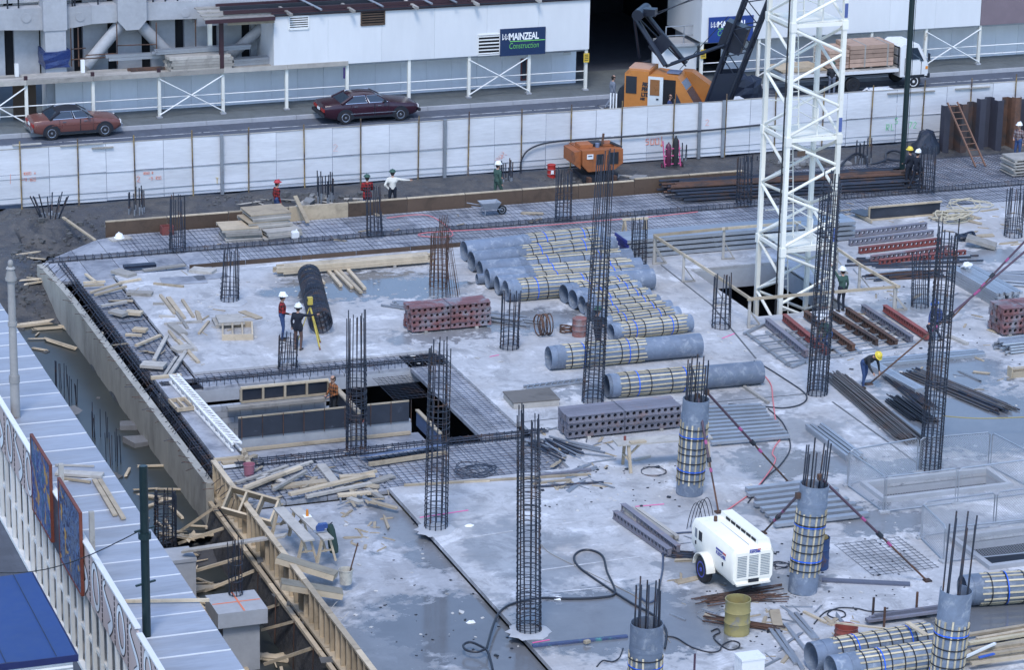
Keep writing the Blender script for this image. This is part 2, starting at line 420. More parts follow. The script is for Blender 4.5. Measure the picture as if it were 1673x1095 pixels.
# parking line and bay mark
b = MB(); 
for i in range(-8, 40):
    b.box((20+i*3.0, 121.0, .006), (2.9, .09, .004))
b.box((48.6, 120.55, .006), (.09, 1.0, .004))
tag(b.obj('road_marking', M('line_paint', (.45, .46, .47), .7, .5, 2, second=(.13, .13, .135), second_scale=2.5, second_amt=(.45, .6))), kind='structure')
sheet('left_street', -200, 15.6, -60, 111.3, -.02, m_asphalt)
def hills(x, y):
    from mathutils import noise as N
    n = N.noise(Vector((x*.7, y*.7, 0)))*.22+N.noise(Vector((x*2.3, y*2.3, 4)))*.08
    def ss(a, b, t):
        t = max(0, min(1, (t-a)/(b-a))); return t*t*(3-2*t)
    far = ss(107.2, 110.6, y)
    trench = -.75*(1-ss(107.6, 109.6, y))
    za = trench*(1)+far*-.02
    edge = ss(18.9, 17.2, x) if False else 0
    zb = -.35-1.25*ss(104.5, 98.5, y)+ss(18.9, 16.6, x)*0
    bank = .75*(1-ss(17.0, 18.9, x))*ss(104, 99, y)*0
    if x < 20.2:
        bk = .85*(1-ss(16.8, 18.7, x))
        d = 1-ss(99, 104.5, y)
        z = -.3*(1-d)*ss(111, 108, y)+d*(-1.62+bk-.55*(1-ss(77.5, 79.5, y)))
        k = ss(106.5, 109.5, y)
        z = z*(1-k)+k*(-.1)
    else:
        z = za
    return z+n*(1-.75*ss(109.8, 111, y))
def terrain(name, x0, x1, y0, y1, d):
    nx, ny = int((x1-x0)/d)+1, int((y1-y0)/d)+1
    vs = [(x0+(x1-x0)*i/nx, y0+(y1-y0)*j/ny, hills(x0+(x1-x0)*i/nx, y0+(y1-y0)*j/ny)) for j in range(ny+1) for i in range(nx+1)]
    fs = [(j*(nx+1)+i, j*(nx+1)+i+1, (j+1)*(nx+1)+i+1, (j+1)*(nx+1)+i) for j in range(ny) for i in range(nx)]
    b = MB(); b.add(vs, fs); return tag(b.obj(name, m_soil, smooth=True), kind='structure')
terrain('soil_bank', 15.4, 20.25, 50, 111.3, .22)
terrain('soil_trench', 20.25, 64, 106.6, 111.3, .22)
sheet('soil_flat', 64, 200, 100, 111.3, -.06, m_soil)
sheet('ditch_water', 17.4, 20.12, 79.2, 101.8, -1.38, m_water)
sheet('ditch_pool', 17.4, 20.12, 55, 79.2, -1.95, m_water)
sheet('trench_water', 20.4, 27, 107.0, 108.6, -.80, m_water)

# ---------------------------------------------------------------- the concrete deck
def cells(name, rects, holes, z, depth, mat):
    xs = sorted({v for r in rects+holes for v in r[:2]}); ys = sorted({v for r in rects+holes for v in r[2:]})
    inside = lambda x, y, L: any(r[0] < x < r[1] and r[2] < y < r[3] for r in L)
    on = {}
    for i in range(len(xs)-1):
        for j in range(len(ys)-1):
            x, y = (xs[i]+xs[i+1])/2, (ys[j]+ys[j+1])/2
            on[i, j] = inside(x, y, rects) and not inside(x, y, holes)
    b = MB()
    for (i, j), v in on.items():
        if not v: continue
        x0, x1, y0, y1 = xs[i], xs[i+1], ys[j], ys[j+1]
        b.poly([(x0, y0, z), (x1, y0, z), (x1, y1, z), (x0, y1, z)])
        if not on.get((i-1, j)): b.poly([(x0, y0, z-depth), (x0, y0, z), (x0, y1, z), (x0, y1, z-depth)])
        if not on.get((i+1, j)): b.poly([(x1, y1, z-depth), (x1, y1, z), (x1, y0, z), (x1, y0, z-depth)])
        if not on.get((i, j-1)): b.poly([(x1, y0, z-depth), (x1, y0, z), (x0, y0, z), (x0, y0, z-depth)])
        if not on.get((i, j+1)): b.poly([(x0, y1, z-depth), (x0, y1, z), (x1, y1, z), (x1, y1, z-depth)])
    return tag(b.obj(name, mat), kind='structure')
HOLE = (21.75, 29.15, 81.4, 88.6)
CHOLE = (42.4, 45.95, 90.2, 96.2)
PIT1 = (38.55, 42.5, 72.75, 73.95)
PIT2 = (39.0, 44.5, 67.2, 69.3)
slab = cells('concrete_slab', [(22.25, 30.55, 89.9, 101.35), (30.55, 78, 82.2, 101.35), (30.75, 78, 78.0, 82.2), (25.08, 78, 52, 78.0)], [CHOLE, PIT1, PIT2], 0, .12, m_slab)
tag(cells('lower_slab', [(20.62, 25.08, 52, 77.9)], [], -.2, .2, m_lowslab))
# pour strip lines across the slab
b = MB()
for pts in ([G(845, 691), G(1120, 662), G(1315, 644)], [G(885, 861), G(965, 850)], [G(885, 932), G(1045, 910)], [G(870, 972), G(990, 960)]):
    if pts[0].y > 78:
        for p, q in zip(pts, pts[1:]): b.beam((p.x, p.y, .004), (q.x, q.y, .004), .05, .006)
for pts in ([G(1080, 433), G(1162, 498), G(1235, 586)], [G(1360, 657), G(1498, 757)]):
    for p, q in zip(pts, pts[1:]): b.beam((p.x, p.y, .004), (q.x, q.y, .004), .06, .006)
tag(b.obj('slab_joint', M('joint', (.09, .095, .10), .8, .3)), kind='structure')
b = MB()
for pts in ([G(875, 862), G(965, 850)], [G(885, 932), G(1045, 910)], [G(870, 972), G(990, 960)], [G(760, 880), G(838, 868)]):
    for p, q in zip(pts, pts[1:]):
        b.beam((p.x, p.y, .004), (q.x, q.y, .004), .06, .004)
tag(b.obj('laitance_line', M('laitance', (.47, .47, .48), .85, .5, 3, second=(.36, .36, .37), second_scale=2.5, second_amt=(.42, .55))), kind='structure')
# precast planks under the unpoured strips
def deck_plank(x0, x1, y0, y1, z=-.1, th=.12, parent=None, poly=None):
    g = .012
    b = MB(); b.prism(poly or [(x0+g, y0+g), (x1-g, y0+g), (x1-g, y1-g), (x0+g, y1-g)], z-th, z)
    return tag(b.obj('deck_plank', m_plank), kind='structure')
for i in range(34):
    x0, x1 = 20.3+i*1.2, 21.5+i*1.2
    if x0 < 23.0:
        t = lambda x: 104.12+(x-20.3)*(106.8-104.12)/(23.14-20.3)
        deck_plank(0, 0, 0, 0, poly=[(x0+.012, 104.12), (x1-.012, 104.12), (x1-.012, min(106.8, t(x1))), (x0+.012, min(106.8, t(x0)))])
    else:
        deck_plank(x0, x1, 104.12, 106.8 if x1 < 52 else 108.6)
    deck_plank(x0, x1, 101.42, 103.8)
for i in range(34, 50):
    deck_plank(20.3+i*1.2, 21.5+i*1.2, 104.12, 108.6); deck_plank(20.3+i*1.2, 21.5+i*1.2, 101.42, 103.8)
for i in range(10):
    deck_plank(20.88, 22.2, 89.6+i*1.18, 90.78+i*1.18)
for i in range(7): deck_plank(22.25+i*1.18, 23.43+i*1.18, 88.62, 89.88)
for i in range(2): deck_plank(29.2+i*.68, 29.88+i*.68, 81.5, 89.85)
for i in range(8): deck_plank(20.75+i*1.25, 22.0+i*1.25, 78.05, 81.1)
# beams of the frame below
def conc_box(name, c, d, mat=m_conc): return tag(box(name, c, d, mat), kind='structure')
for nm, c, d in (('floor_beam', (42, 103.96, -.5), (43.6, .3, .7)), ('floor_beam', (26, 88.72, -.41), (10.4, .2, .40)), ('floor_beam', (26, 81.26, -.5), (10.4, .28, .66)),
                 ('floor_beam', (44.1, 96.3, -.45), (3.9, .2, .8)), ('floor_beam', (42.3, 93.2, -.45), (.2, 6.2, .8)), ('floor_beam', (46.05, 93.2, -.45), (.2, 6.0, .8))):
    conc_box(nm, c, d)
# basement floor and walls that keep the openings dark
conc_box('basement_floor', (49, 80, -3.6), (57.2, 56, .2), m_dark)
# outer retaining wall in panels
rw = thing('retaining_wall', 'long pale concrete retaining wall along the flooded ditch', 'wall', (20.2, 80, 0))
ys = [103.5, 101.6, 99.4, 96.5] + [PX(a, b_, 20.1).y for a, b_ in ((176, 580), (274, 720), (310, 765))] + [79.9]
def wallx(y): return 20.1-.28*max(0, (y-98.5)/5.5)**2
for a, c in zip(ys, ys[1:]):
    b = MB(); n = 4; secs = []
    for k in range(n+1):
        y = a+(c-a)*k/n + (-.01 if k == 0 else .01 if k == n else 0)
        x = wallx(y); secs.append([(x, y, -3), (x, y, .0), (x+.24, y, .0), (x+.24, y, -3)])
    b.loft(secs); o = b.obj('wall_panel', m_wallc, rw); recalc(o.data)
# near-black strip painted as the shade in the gap between wall and deck
tag(box('gap_shade_strip', (20.62, 90, -2.6), (.5, 26, .1), m_dark), kind='structure')
# pits with upstands
def pit(P, depth, nm):
    x0, x1, y0, y1 = P
    b = MB()
    b.poly([(x0, y0, -depth), (x1, y0, -depth), (x1, y1, -depth), (x0, y1, -depth)])
    for a, c in (((x0, y1), (x1, y1)), ((x1, y1), (x1, y0)), ((x1, y0), (x0, y0)), ((x0, y0), (x0, y1))):
        b.poly([(a[0], a[1], -depth), (a[0], a[1], -.1), (c[0], c[1], -.1), (c[0], c[1], -depth)])
    tag(b.obj(nm, m_conc), kind='structure')
    t = .16
    k = MB()
    for c, d in (((x0-t/2, (y0+y1)/2, .06), (t, y1-y0+2*t, .13)), ((x1+t/2, (y0+y1)/2, .06), (t, y1-y0+2*t, .13)), (((x0+x1)/2, y0-t/2, .06), (x1-x0-.004, t, .13)), (((x0+x1)/2, y1+t/2, .06), (x1-x0-.004, t, .13))): k.box(c, d)
    tag(k.obj('pit_kerb', m_conc), kind='structure')
pit(PIT1, 1.7, 'pit'); pit(PIT2, 1.7, 'pit')
for P_ in (PIT1, PIT2): sheet('pit_floor_or_shade', P_[0]+.01, P_[1]-.01, P_[2]+.01, P_[3]-.01, -.34, m_dark)  # near-black sheet part way down, coloured as the deep shade of the pit

# ---------------------------------------------------------------- white site fence along the street
fence = thing('site_fence', 'long white film covered site fence between the street and the excavation', 'fence', (40, FENCE, 0))
fx = [(-60, 240), (32, 234), (126, 235), (219, 228), (314, 223), (405, 218), (497, 213), (589, 208), (683, 200), (765, 197), (852, 192), (933, 185), (1016, 178), (1101, 171), (1186, 168), (1268, 158), (1346, 150), (1425, 142), (1509, 144), (1587, 139), (1660, 133), (1735, 128)]
fX = [PY(a, c, FENCE).x for a, c in fx]
rr = random.Random(3)
for i in range(len(fX)-1):
    x0, x1 = fX[i], fX[i+1]
    hi = .14 if i == 0 else 0
    for h in range(2):
        a, c = x0+(x1-x0)*h/2, x0+(x1-x0)*(h+1)/2
        for z0, z1 in ((.06, 1.2), (1.2, 2.36)):
            T = Matrix.Translation(((a+c)/2, FENCE+rr.uniform(-.012, .012)+(.02 if z1 > 2 else 0), (z0+z1)/2+hi+rr.uniform(-.012, .012))) @ Matrix.Rotation(rr.uniform(-.012, .012), 4, 'Z') @ Matrix.Diagonal((c-a-.018, .022, z1-z0-.014, 1))
            link('fence_panel', unit_box(m_fence), fence, T)
m_post = M('fence_post_steel', (.24, .17, .07), .7, .4, 3, second=(.07, .05, .05), second_scale=2, second_amt=(.4, .6), rand=.3)
for i, x in enumerate(fX):
    bar('fence_post', (x, FENCE-.06, -.1), (x+rr.uniform(-.04, .04), FENCE-.06, 2.62+rr.uniform(-.05, .12)), .03, m_post, fence)
for z, off in ((2.37, .02), (1.19, -.03), (.42, -.03), (.2, -.04)):
    for i in range(len(fX)-1):
        beam('fence_rail', (fX[i], FENCE+off, z+rr.uniform(-.015, .015)), (fX[i+1], FENCE+off, z+rr.uniform(-.015, .015)), .02 if z < 2 else .05, .014 if z < 2 else .035, m_greysteel if z < 2 else m_boardg, fence)
for px in (361, 726, 1141, 1180):
    x = PY(px, 215, FENCE).x
    beam('fence_stiffener', (x, FENCE-.09, 0), (x, FENCE-.09, 2.42), .12, .1, m_greysteel, fence, up=(0, 1, 0))
for px, py, ln in ((20, 237, 40), (98, 238, 60), (150, 242, 30), (1450, 153, 80), (1560, 145, 60)):
    p = PY(px, py, FENCE); beam('fence_capping', (p.x, FENCE-.03, p.z), (p.x+ln/36, FENCE-.03, p.z), .1, .05, m_boardg, fence)
# spray painted surveyors' marks on the fence: strokes lying on the film
STROKES = {'0': [[(0, 0), (0, 1), (.6, 1), (.6, 0), (0, 0)]], '1': [[(.3, 0), (.3, 1)]], '2': [[(0, .85), (.3, 1), (.6, .8), (0, 0), (.65, 0)]], '5': [[(.6, 1), (.05, 1), (0, .55), (.5, .55), (.55, .15), (0, 0)]],
  '6': [[(.5, 1), (0, .5), (0, 0), (.55, 0), (.55, .45), (0, .45)]], '7': [[(0, 1), (.6, 1), (.2, 0)]], '9': [[(.55, .5), (0, .5), (0, 1), (.55, 1), (.55, .5), (.3, 0)]], 'R': [[(0, 0), (0, 1), (.5, .95), (.5, .55), (0, .5), (.55, 0)]], 'L': [[(0, 1), (0, 0), (.5, 0)]],
  'A': [[(0, 0), (.3, 1), (.6, 0)], [(.1, .4), (.5, .4)]], '-': [[(0, .5), (.45, .5)]], '.': [[(.2, 0), (.25, .06)]], 'S': [[(.6, .95), (.05, 1), (.05, .55), (.55, .5), (.55, .05), (0, 0)]], 'v': [[(.2, 1.2), (.2, -.5)], [(0, -.1), (.2, -.5), (.4, -.1)]], 'Y': [[(0, 1), (.3, .5), (.6, 1)], [(.3, .5), (.3, -.6)]]}
def spray(text, px, py, size, mat, r=.012, jig=.05):
    p = PY(px, py, FENCE-.03); b = MB(); x = 0; q = random.Random(px)
    for ch in text:
        for st in STROKES.get(ch, []):
            pts = [(p.x+x+a*size*.9+q.uniform(-jig, jig)*size, FENCE-.028, p.z+(c+q.uniform(-jig, jig))*size) for a, c in st]
            b.tube(pts, r, 5)
        x += size*(.85 if ch not in '.1' else .5)
    return b.obj('spray_mark', mat, fence)
spray('500v', 1055, 237, .26, m_spray, .014)
spray('1000 A', 38, 286, .11, m_spray, .008); spray('-9.160', 36, 297, .13, m_spray, .008); spray('1', 13, 301, .38, m_spray, .008)
spray('1000 R', 234, 285, .09, m_spray, .008); spray('-5.100', 243, 294, .12, m_spray, .008); spray('2', 224, 297, .22, m_spray, .01)
spray('S', 1462, 202, .24, m_sprayg, .012); spray('RL', 1448, 213, .27, m_sprayg, .012); spray('672', 1477, 210, .26, m_sprayg, .012)
spray('2', 545, 247, .28, m_spray, .005); spray('2', 1153, 205, .25, m_spray, .006); spray('Y', 353, 296, .16, m_yellow, .012); spray('Y', 724, 262, .3, m_yellow, .012)
for i in range(5):
    spray('7-', 808+i*3, 268-i*3, .16, m_spray, .006, .15)

# ---------------------------------------------------------------- covered footway, offices over it and the concrete building behind
def fx_(px, py, Y=POSTS): return PY(px, py, Y)
GZ = 2.04
gan = thing('footway_gantry', 'white posted footway gantry with cross bracing along the far pavement', 'gantry', (45, POSTS, .15))
gpx = [-52, 43, 152, 260, 364, 468, 567, 668, 766, 864, 957, 1146, 1239, 1332, 1423, 1512, 1600, 1690]
gX = [PY(x, 150-(x-250)*.066, POSTS).x for x in gpx]
for i, x in enumerate(gX):
    box('gantry_post', (x, POSTS, (GZ+.15)/2+.08), (.13, .13, GZ-.14), m_cream, gan)
    box('post_foot', (x, POSTS, .19), (.24, .24, .06), m_conc, gan)
    if gpx[i] in (43, 152, 260): box('post_stub', (x, POSTS+.003, GZ+.13), (.14, .14, .34), M('maroon_steel', (.04, .016, .022), .5, .3), gan)
for i in range(len(gX)-1):
    if 957 <= gpx[i] < 1146: continue
    beam('gantry_beam', (gX[i], POSTS+.02, GZ-.03), (gX[i+1], POSTS+.02, GZ-.03), .09, .07, m_galv, gan)
    for z in (.62, 1.02): bar('hand_rail', (gX[i], POSTS+.1, z), (gX[i+1], POSTS+.1, z), .025, m_white, gan)
def brace(i):
    bar('cross_brace', (gX[i], POSTS-.08, .3), (gX[i+1], POSTS-.08, GZ-.15), .03, m_white, gan)
    bar('cross_brace', (gX[i], POSTS-.12, GZ-.15), (gX[i+1], POSTS-.12, .3), .03, m_white, gan)
for i in (0, 3, 8, 12, 15): brace(i)
# hoarding at the back of the footway
ho = thing('footway_hoarding', 'pale panelled hoarding at the back of the covered footway', 'hoarding', (45, HOARD, .15))
xa = gX[0]-2
xl, xr = PY(963, 140, HOARD).x, PY(1146, 100, HOARD).x
x = xa
while x < 80:
    x1 = x+1.2
    if x1 < xl+.1 or x > xr-.2:
        if not (PY(22, 150, HOARD).x < x+.6 < PY(58, 150, HOARD).x or PY(60, 150, HOARD).x <= x+.6 < PY(92, 150, HOARD).x):
            box('hoarding_panel', ((x+x1)/2, HOARD+rr.uniform(-.008, .008), 1.10), (1.188, .03, 1.86), m_hoard, ho)
    x = x1
p = PY(40, 160, HOARD); box('hoarding_door', (p.x, HOARD-.004, 1.08), (1.0, .05, 1.84), m_brownply, ho)
p = PY(855, 130, HOARD); b = MB()
for dz in (-.48, .48): b.box((p.x, HOARD-.05, .95+dz), (.3, .05, .06))
for dx in (-.13, .13): b.box((p.x+dx, HOARD-.05, .95), (.05, .05, .9))
b.obj('window_frame', m_red, ho); box('window_pane', (p.x, HOARD-.03, .95), (.2, .03, .88), m_glass, ho)
p = PY(926, 97, HOARD); box('notice', (p.x, HOARD-.03, 1.62), (.36, .02, .26), m_white, ho); box('notice_band', (p.x, HOARD-.045, 1.67), (.32, .01, .09), m_red, ho)
p = PY(563, 125, HOARD); box('notice', (p.x, HOARD-.03, 1.3), (.14, .02, .5), M('violet_paint', (.2, .12, .4), .6, .2), ho)
rr2 = random.Random(5)
# gantry deck and stored materials (left, open part)
dk = thing('gantry_deck', 'open plank deck on top of the left footway gantry', 'deck', (30, 124.2, GZ))
for i in range(-1, 5):
    x0, x1 = gX[i+1], gX[i+2]
    for k in range(5): box('deck_board', ((x0+x1)/2, POSTS-.1+.31*k+.14, GZ+.04), (x1-x0-.01, .29, .05), m_boardg, dk)
    box('deck_edge', ((x0+x1)/2, POSTS-.17, GZ+.06), (x1-x0-.01, .04, .2), m_boardg, dk)
# white site offices above the footway
def office(name, label, xl, xr, zt, vents, maroon=False):
    t = thing(name, label, 'site office', ((xl+xr)/2, POSTS, GZ))
    n = max(1, round((xr-xl)/2.4)); d = (xr-xl)/n
    for i in range(n):
        x0 = xl+i*d
        box('wall_panel', (x0+d/2, POSTS-.1, (GZ+zt)/2+.02), (d-.006, .05, zt-GZ-.02), m_sheet if not maroon else M('mauve_board', (.22, .17, .19), .7, .3, .5), t)
    box('end_wall', (xl+.03, POSTS+1.9, (GZ+zt)/2+.02), (.06, 3.9, zt-GZ-.02), m_sheet, t)
    box('end_wall', (xr-.03, POSTS+1.9, (GZ+zt)/2+.02), (.06, 3.9, zt-GZ-.02), m_sheet, t)
    box('office_floor', ((xl+xr)/2, POSTS+1.9, GZ+.04), (xr-xl-.14, 3.9, .06), m_boardg, t)
    box('roof', ((xl+xr)/2, POSTS+1.9, zt+.08), (xr-xl+.1, 4.3, .06), m_dark, t)
    box('roof_beam', ((xl+xr)/2, POSTS-.16, zt+.08), (xr-xl+.2, .1, .17), M('maroon_steel'), t)
    for (a, c, a2, c2, m_) in vents:
        p, q = PY(a, c, POSTS-.13), PY(a2, c2, POSTS-.13)
        w_, h_ = q.x-p.x, p.z-q.z
        f = MB()
        for cc, dd in ((((p.x+q.x)/2, POSTS-.145, p.z), (w_, .06, .05)), (((p.x+q.x)/2, POSTS-.145, q.z), (w_, .06, .05)), ((p.x, POSTS-.145, (p.z+q.z)/2), (.05, .06, h_)), ((q.x, POSTS-.145, (p.z+q.z)/2), (.05, .06, h_))): f.box(cc, dd)
        vo = f.obj('vent', m_, t)
        box('vent_back', ((p.x+q.x)/2, POSTS-.132, (p.z+q.z)/2), (w_-.04, .01, h_-.04), m_blackh, vo)
        for k in range(6):
            zz = q.z+h_*(k+.5)/6
            box('louvre', ((p.x+q.x)/2, POSTS-.15, zz), (w_-.06, .05, .05), m_, vo)
    return t
xo1, xo2 = PY(447, 60, POSTS-.1).x, PY(963, 40, POSTS-.1).x
of1 = office('site_office', 'long white site office with three louvred vents above the footway', xo1, xo2, 4.36,
    [(472, 26, 504, 46, m_white), (590, 17, 628, 39, m_brownply), (781, 57, 816, 88, m_white)])
xo3, xo4 = PY(1146, 30, POSTS-.1).x, PY(1602, 20, POSTS-.1).x
of2 = office('site_office', 'white site office above the footway behind the tower crane', xo3, xo4, 4.4, [])
of3 = office('site_office', 'mauve boarded site office at the far right of the street', xo4+.02, xo4+12, 4.4, [], True)
# steel, pipes and bearers lying on the office roof
rf = thing('roof_steelwork', 'dark roof steel with pipes and timber ends above the left white office', 'steelwork', (42, 125, 4.5))
for k, (dz, dy) in enumerate(((.25, .0), (.32, .6), (.3, 1.3), (.42, 2.2), (.5, 3.0))):
    beam('steel_beam', (xo1-2.2, POSTS+dy, 4.36+dz), (xo2+.2, POSTS+dy, 4.36+dz), .1, .16, m_dark if k % 2 else M('maroon_steel'), rf)
for px, l in ((620, 1.6), (700, 1.4), (740, 1.5), (520, 1.5)):
    x = PY(px, 8, POSTS).x; bar('scaffold_tube', (x, POSTS-.5, 4.62), (x-.9, POSTS+2.2, 4.95), .05, m_galv, rf, 8)
for px in (471, 573, 676, 775, 876):
    x = PY(px, 20, POSTS).x; beam('timber_bearer', (x, POSTS-.55, 4.46), (x-.25, POSTS+.5, 4.6), .12, .12, m_boardg, rf)
# company signs
m_navy = M('navy_sign', (.012, .03, .085), .45, .15); m_blue2 = M('blue_sign', (.012, .04, .19), .45, .15)
m_lw = M('sign_white', (.8, .8, .8), .5, .05); m_lg = M('sign_green', (.16, .5, .12), .5, .05)
def sign(px0, py0, px1, py1, mat, label):
    Y = POSTS-.15
    a, c = PY(px0, py0, Y), PY(px1, py1, Y)
    t = thing('company_sign', label, 'sign', ((a.x+c.x)/2, Y, c.z))
    w_, h_ = c.x-a.x, a.z-c.z
    box('sign_board', ((a.x+c.x)/2, Y-.03, (a.z+c.z)/2), (w_, .05, h_), mat, t)
    Rm = Matrix.Rotation(math.pi/2, 4, 'X')
    def at(u, v): return Matrix.Translation((a.x+w_*u, Y-.06, c.z+h_*v)) @ Rm
    text_obj('lettering', 'MAINZEAL', h_*.36, m_lw, t, at(.19, .58), bold=.010, spacing=.94, fit=w_*.66)
    text_obj('lettering', 'Construction', h_*.31, m_lg, t, at(.19, .26), shear=.15, bold=-.003, spacing=1.02, fit=w_*.66)
    box('sign_line', (a.x+w_*.6, Y-.062, c.z+h_*.53), (w_*.78, .008, h_*.03), m_lg, t)
    b = MB()
    for dx in (0, .07):                                   # the linked chevrons of the emblem
        pts = [(a.x+w_*(.06+dx), Y-.06, c.z+h_*z) for z in (.6, .84)]
        pts = [(a.x+w_*(.05+dx), Y-.06, c.z+h_*.60), (a.x+w_*(.05+dx), Y-.06, c.z+h_*.82), (a.x+w_*(.085+dx), Y-.06, c.z+h_*.70), (a.x+w_*(.12+dx), Y-.06, c.z+h_*.82), (a.x+w_*(.12+dx), Y-.06, c.z+h_*.60), (a.x+w_*(.085+dx), Y-.06, c.z+h_*.66), (a.x+w_*(.05+dx), Y-.06, c.z+h_*.60)]
        b.tube(pts, .016, 5)
    b.obj('emblem', m_lw, t)
sign(817, 47, 890, 87, m_navy, 'dark navy company signboard on the left white office wall')
sign(1158, 28, 1229, 65, m_blue2, 'blue company signboard half hidden behind the black crane boom')
for px, py, lab in ((958, 94, 'yellow notice on the gantry post left of the dark entrance'), (1149, 88, 'yellow notice on the gantry post right of the dark entrance')):
    p = PY(px, py, POSTS-.12)
    t = thing('notice_sign', lab, 'sign', p)
    box('board', (p.x, POSTS-.12, p.z), (.26, .03, .42), m_yellow, t)
    for k in range(4): box('text_line', (p.x, POSTS-.138, p.z+.13-.08*k), (.18, .006, .03), m_dark, t)
# the dark entrance between the offices
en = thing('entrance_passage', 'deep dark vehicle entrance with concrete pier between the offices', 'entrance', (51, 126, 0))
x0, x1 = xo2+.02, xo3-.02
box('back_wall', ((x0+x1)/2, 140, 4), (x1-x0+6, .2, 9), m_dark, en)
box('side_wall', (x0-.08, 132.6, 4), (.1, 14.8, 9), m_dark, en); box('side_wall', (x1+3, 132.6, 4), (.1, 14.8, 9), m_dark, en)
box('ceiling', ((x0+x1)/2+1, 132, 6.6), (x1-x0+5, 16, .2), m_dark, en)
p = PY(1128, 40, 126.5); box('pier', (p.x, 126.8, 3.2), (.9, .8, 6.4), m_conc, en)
p = PY(1112, 70, 124.6)
box('landing_slab', (p.x, 124.9, p.z), (1.9, 1.5, .12), m_conc, en)
box('low_wall', (PY(1104, 100, 124.3).x, 124.5, .9), (2.2, .12, 1.7), m_sheet, en)
for dx in (-.9, 0, .9): bar('landing_post', (p.x+dx, 124.25, p.z), (p.x+dx, 124.25, p.z+.9), .03, m_galv, en)
for dz in (.45, .88): bar('landing_rail', (p.x-.9, 124.25, p.z+dz), (p.x+1.0, 124.25, p.z+dz), .025, m_galv, en)
beam('low_rail', PY(1030, 108, 124), PY(1062, 98, 124), .06, .08, m_dark, en); beam('low_rail', PY(1030, 116, 124), PY(1062, 107, 124), .06, .08, m_dark, en)
# concrete building
bd = thing('concrete_building', 'unfinished concrete building with diagonal braces and dark window slots', 'building', (27, 128, 0))
YB = 126.2
xw0, xw1 = PY(-150, 60, YB).x, xo2-.05
for i in range(int((xw1-xw0)/1.5)):
    x = xw0+i*1.5
    if x > xo1+.5 and False: continue
    box('wall_panel', (x+.55, YB+.1, 4.0), (1.08, .2, 5.2), m_conc, bd)
    box('window_slot', (x+1.3, YB+.25, 4.0), (.42, .05, 5.2), m_blackh, bd)
def zz(px, py, Y): return PY(px, py, Y).z
YF = 125.3
zb0, zb1, zb2 = zz(40, 45, YF), zz(40, 12, YF), zz(100, 52, YF)
xc0, xc1 = PY(71, 30, YF).x, PY(105, 30, YF).x
xo_a, xo_b = PY(191, 30, YF).x, PY(238, 30, YF).x
b = MB()
def ebeam(xa, xb, za, zb, zt): # haunched edge beam
    b = MB(); n = 6
    b.loft([[(x, YF, z0), (x, YF, zt), (x, YF+.9, zt), (x, YF+.9, z0)] for x, z0 in ((xa, za), (xa*.6+xb*.4, za*.6+zb*.4-.0), (xb, zb))])
    o = b.obj('edge_beam', m_conc, bd); recalc(o.data)
zl = lambda px, py: PY(px, py, YF).z
ebeam(PY(-120, 20, YF).x, xc0, zl(0, 43), zl(71, 49), zl(0, 16))
ebeam(xc1, PY(150, 30, YF).x, zl(106, 48), zl(150, 39), zl(106, 12)); ebeam(PY(150, 30, YF).x+.003, xo_a, zl(150, 39), zl(191, 36), zl(150, 9))
ebeam(xo_b, PY(322, 30, YF).x, zl(238, 33), zl(322, 30), zl(238, 5))
ebeam(PY(322, 30, YF).x+.003, xo1+4, zl(322, 43), zl(360, 40), zl(322, 0))
b = MB(); b.loft([[(xc0, YF-.25, z), (xc1, YF-.25, z), (xc1, YF+.8, z), (xc0, YF+.8, z)] for z in (0.2, zl(88, 48))]); o = b.obj('column', m_conc, bd); recalc(o.data)
b = MB(); b.loft([[(xc0-.06, YF-.3, z), (xc1+.06, YF-.3, z), (xc1+.06, YF+.85, z), (xc0-.06, YF+.85, z)] for z in (zl(88, 47.5), zl(88, -40))]); o = b.obj('column_head', m_conc, bd); recalc(o.data)
cx, zc_, rad = (xo_a+xo_b)/2, zl(214, 12), (xo_b-xo_a)/2
b = MB(); oc = [(cx-rad, zl(214, 32)), (cx-rad*.45, zl(214, 47)), (cx+rad*.45, zl(214, 47)), (cx+rad, zl(214, 32)), (cx+rad, zl(214, -18)), (cx+rad*.45, zl(214, -33)), (cx-rad*.45, zl(214, -33)), (cx-rad, zl(214, -18))]
b.loft([[(a, YF-.22, c) for a, c in oc], [(a, YF+.9, c) for a, c in oc]]); o = b.obj('brace_node', m_conc, bd); recalc(o.data)
bar('diagonal_brace', (cx-.3, YF+.3, zl(205, 36)), (PY(143, 105, YF).x, YF+.3, zl(143, 110)), .27, m_conc, bd, 16)
bar('diagonal_brace', (cx+.3, YF+.3, zl(225, 36)), (PY(285, 95, YF).x, YF+.3, zl(285, 98)), .27, m_conc, bd, 16)
bar('diagonal_brace', (PY(438, 40, YF).x, YF+.3, zl(438, 40)), (PY(380, 92, YF).x, YF+.3, zl(380, 92)), .24, m_conc, bd, 16)
bar('diagonal_brace', (cx-.2, YF+.3, zl(205, -20)), (PY(170, -50, YF).x, YF+.3, zl(170, -50)), .27, m_conc, bd, 16)
bar('diagonal_brace', (cx+.2, YF+.3, zl(225, -20)), (PY(262, -50, YF).x, YF+.3, zl(262, -50)), .27, m_conc, bd, 16)
for px, py in ((43, 29), (131, 27), (303, 20)):
    p = PY(px, py, YF); bar('cast_disc', (p.x, YF-.03, p.z), (p.x, YF+.02, p.z), .2, m_conc, bd, 20)
box('upper_floor', ((xw0+xo1)/2, YB+3, zl(200, -6)), (xo1-xw0+8, 6.5, .35), m_conc, bd)
box('upper_wall', ((xw0+xo1)/2, YB+1.2, zl(200, -40)), (xo1-xw0+8, .2, 3), m_greysteel, bd)
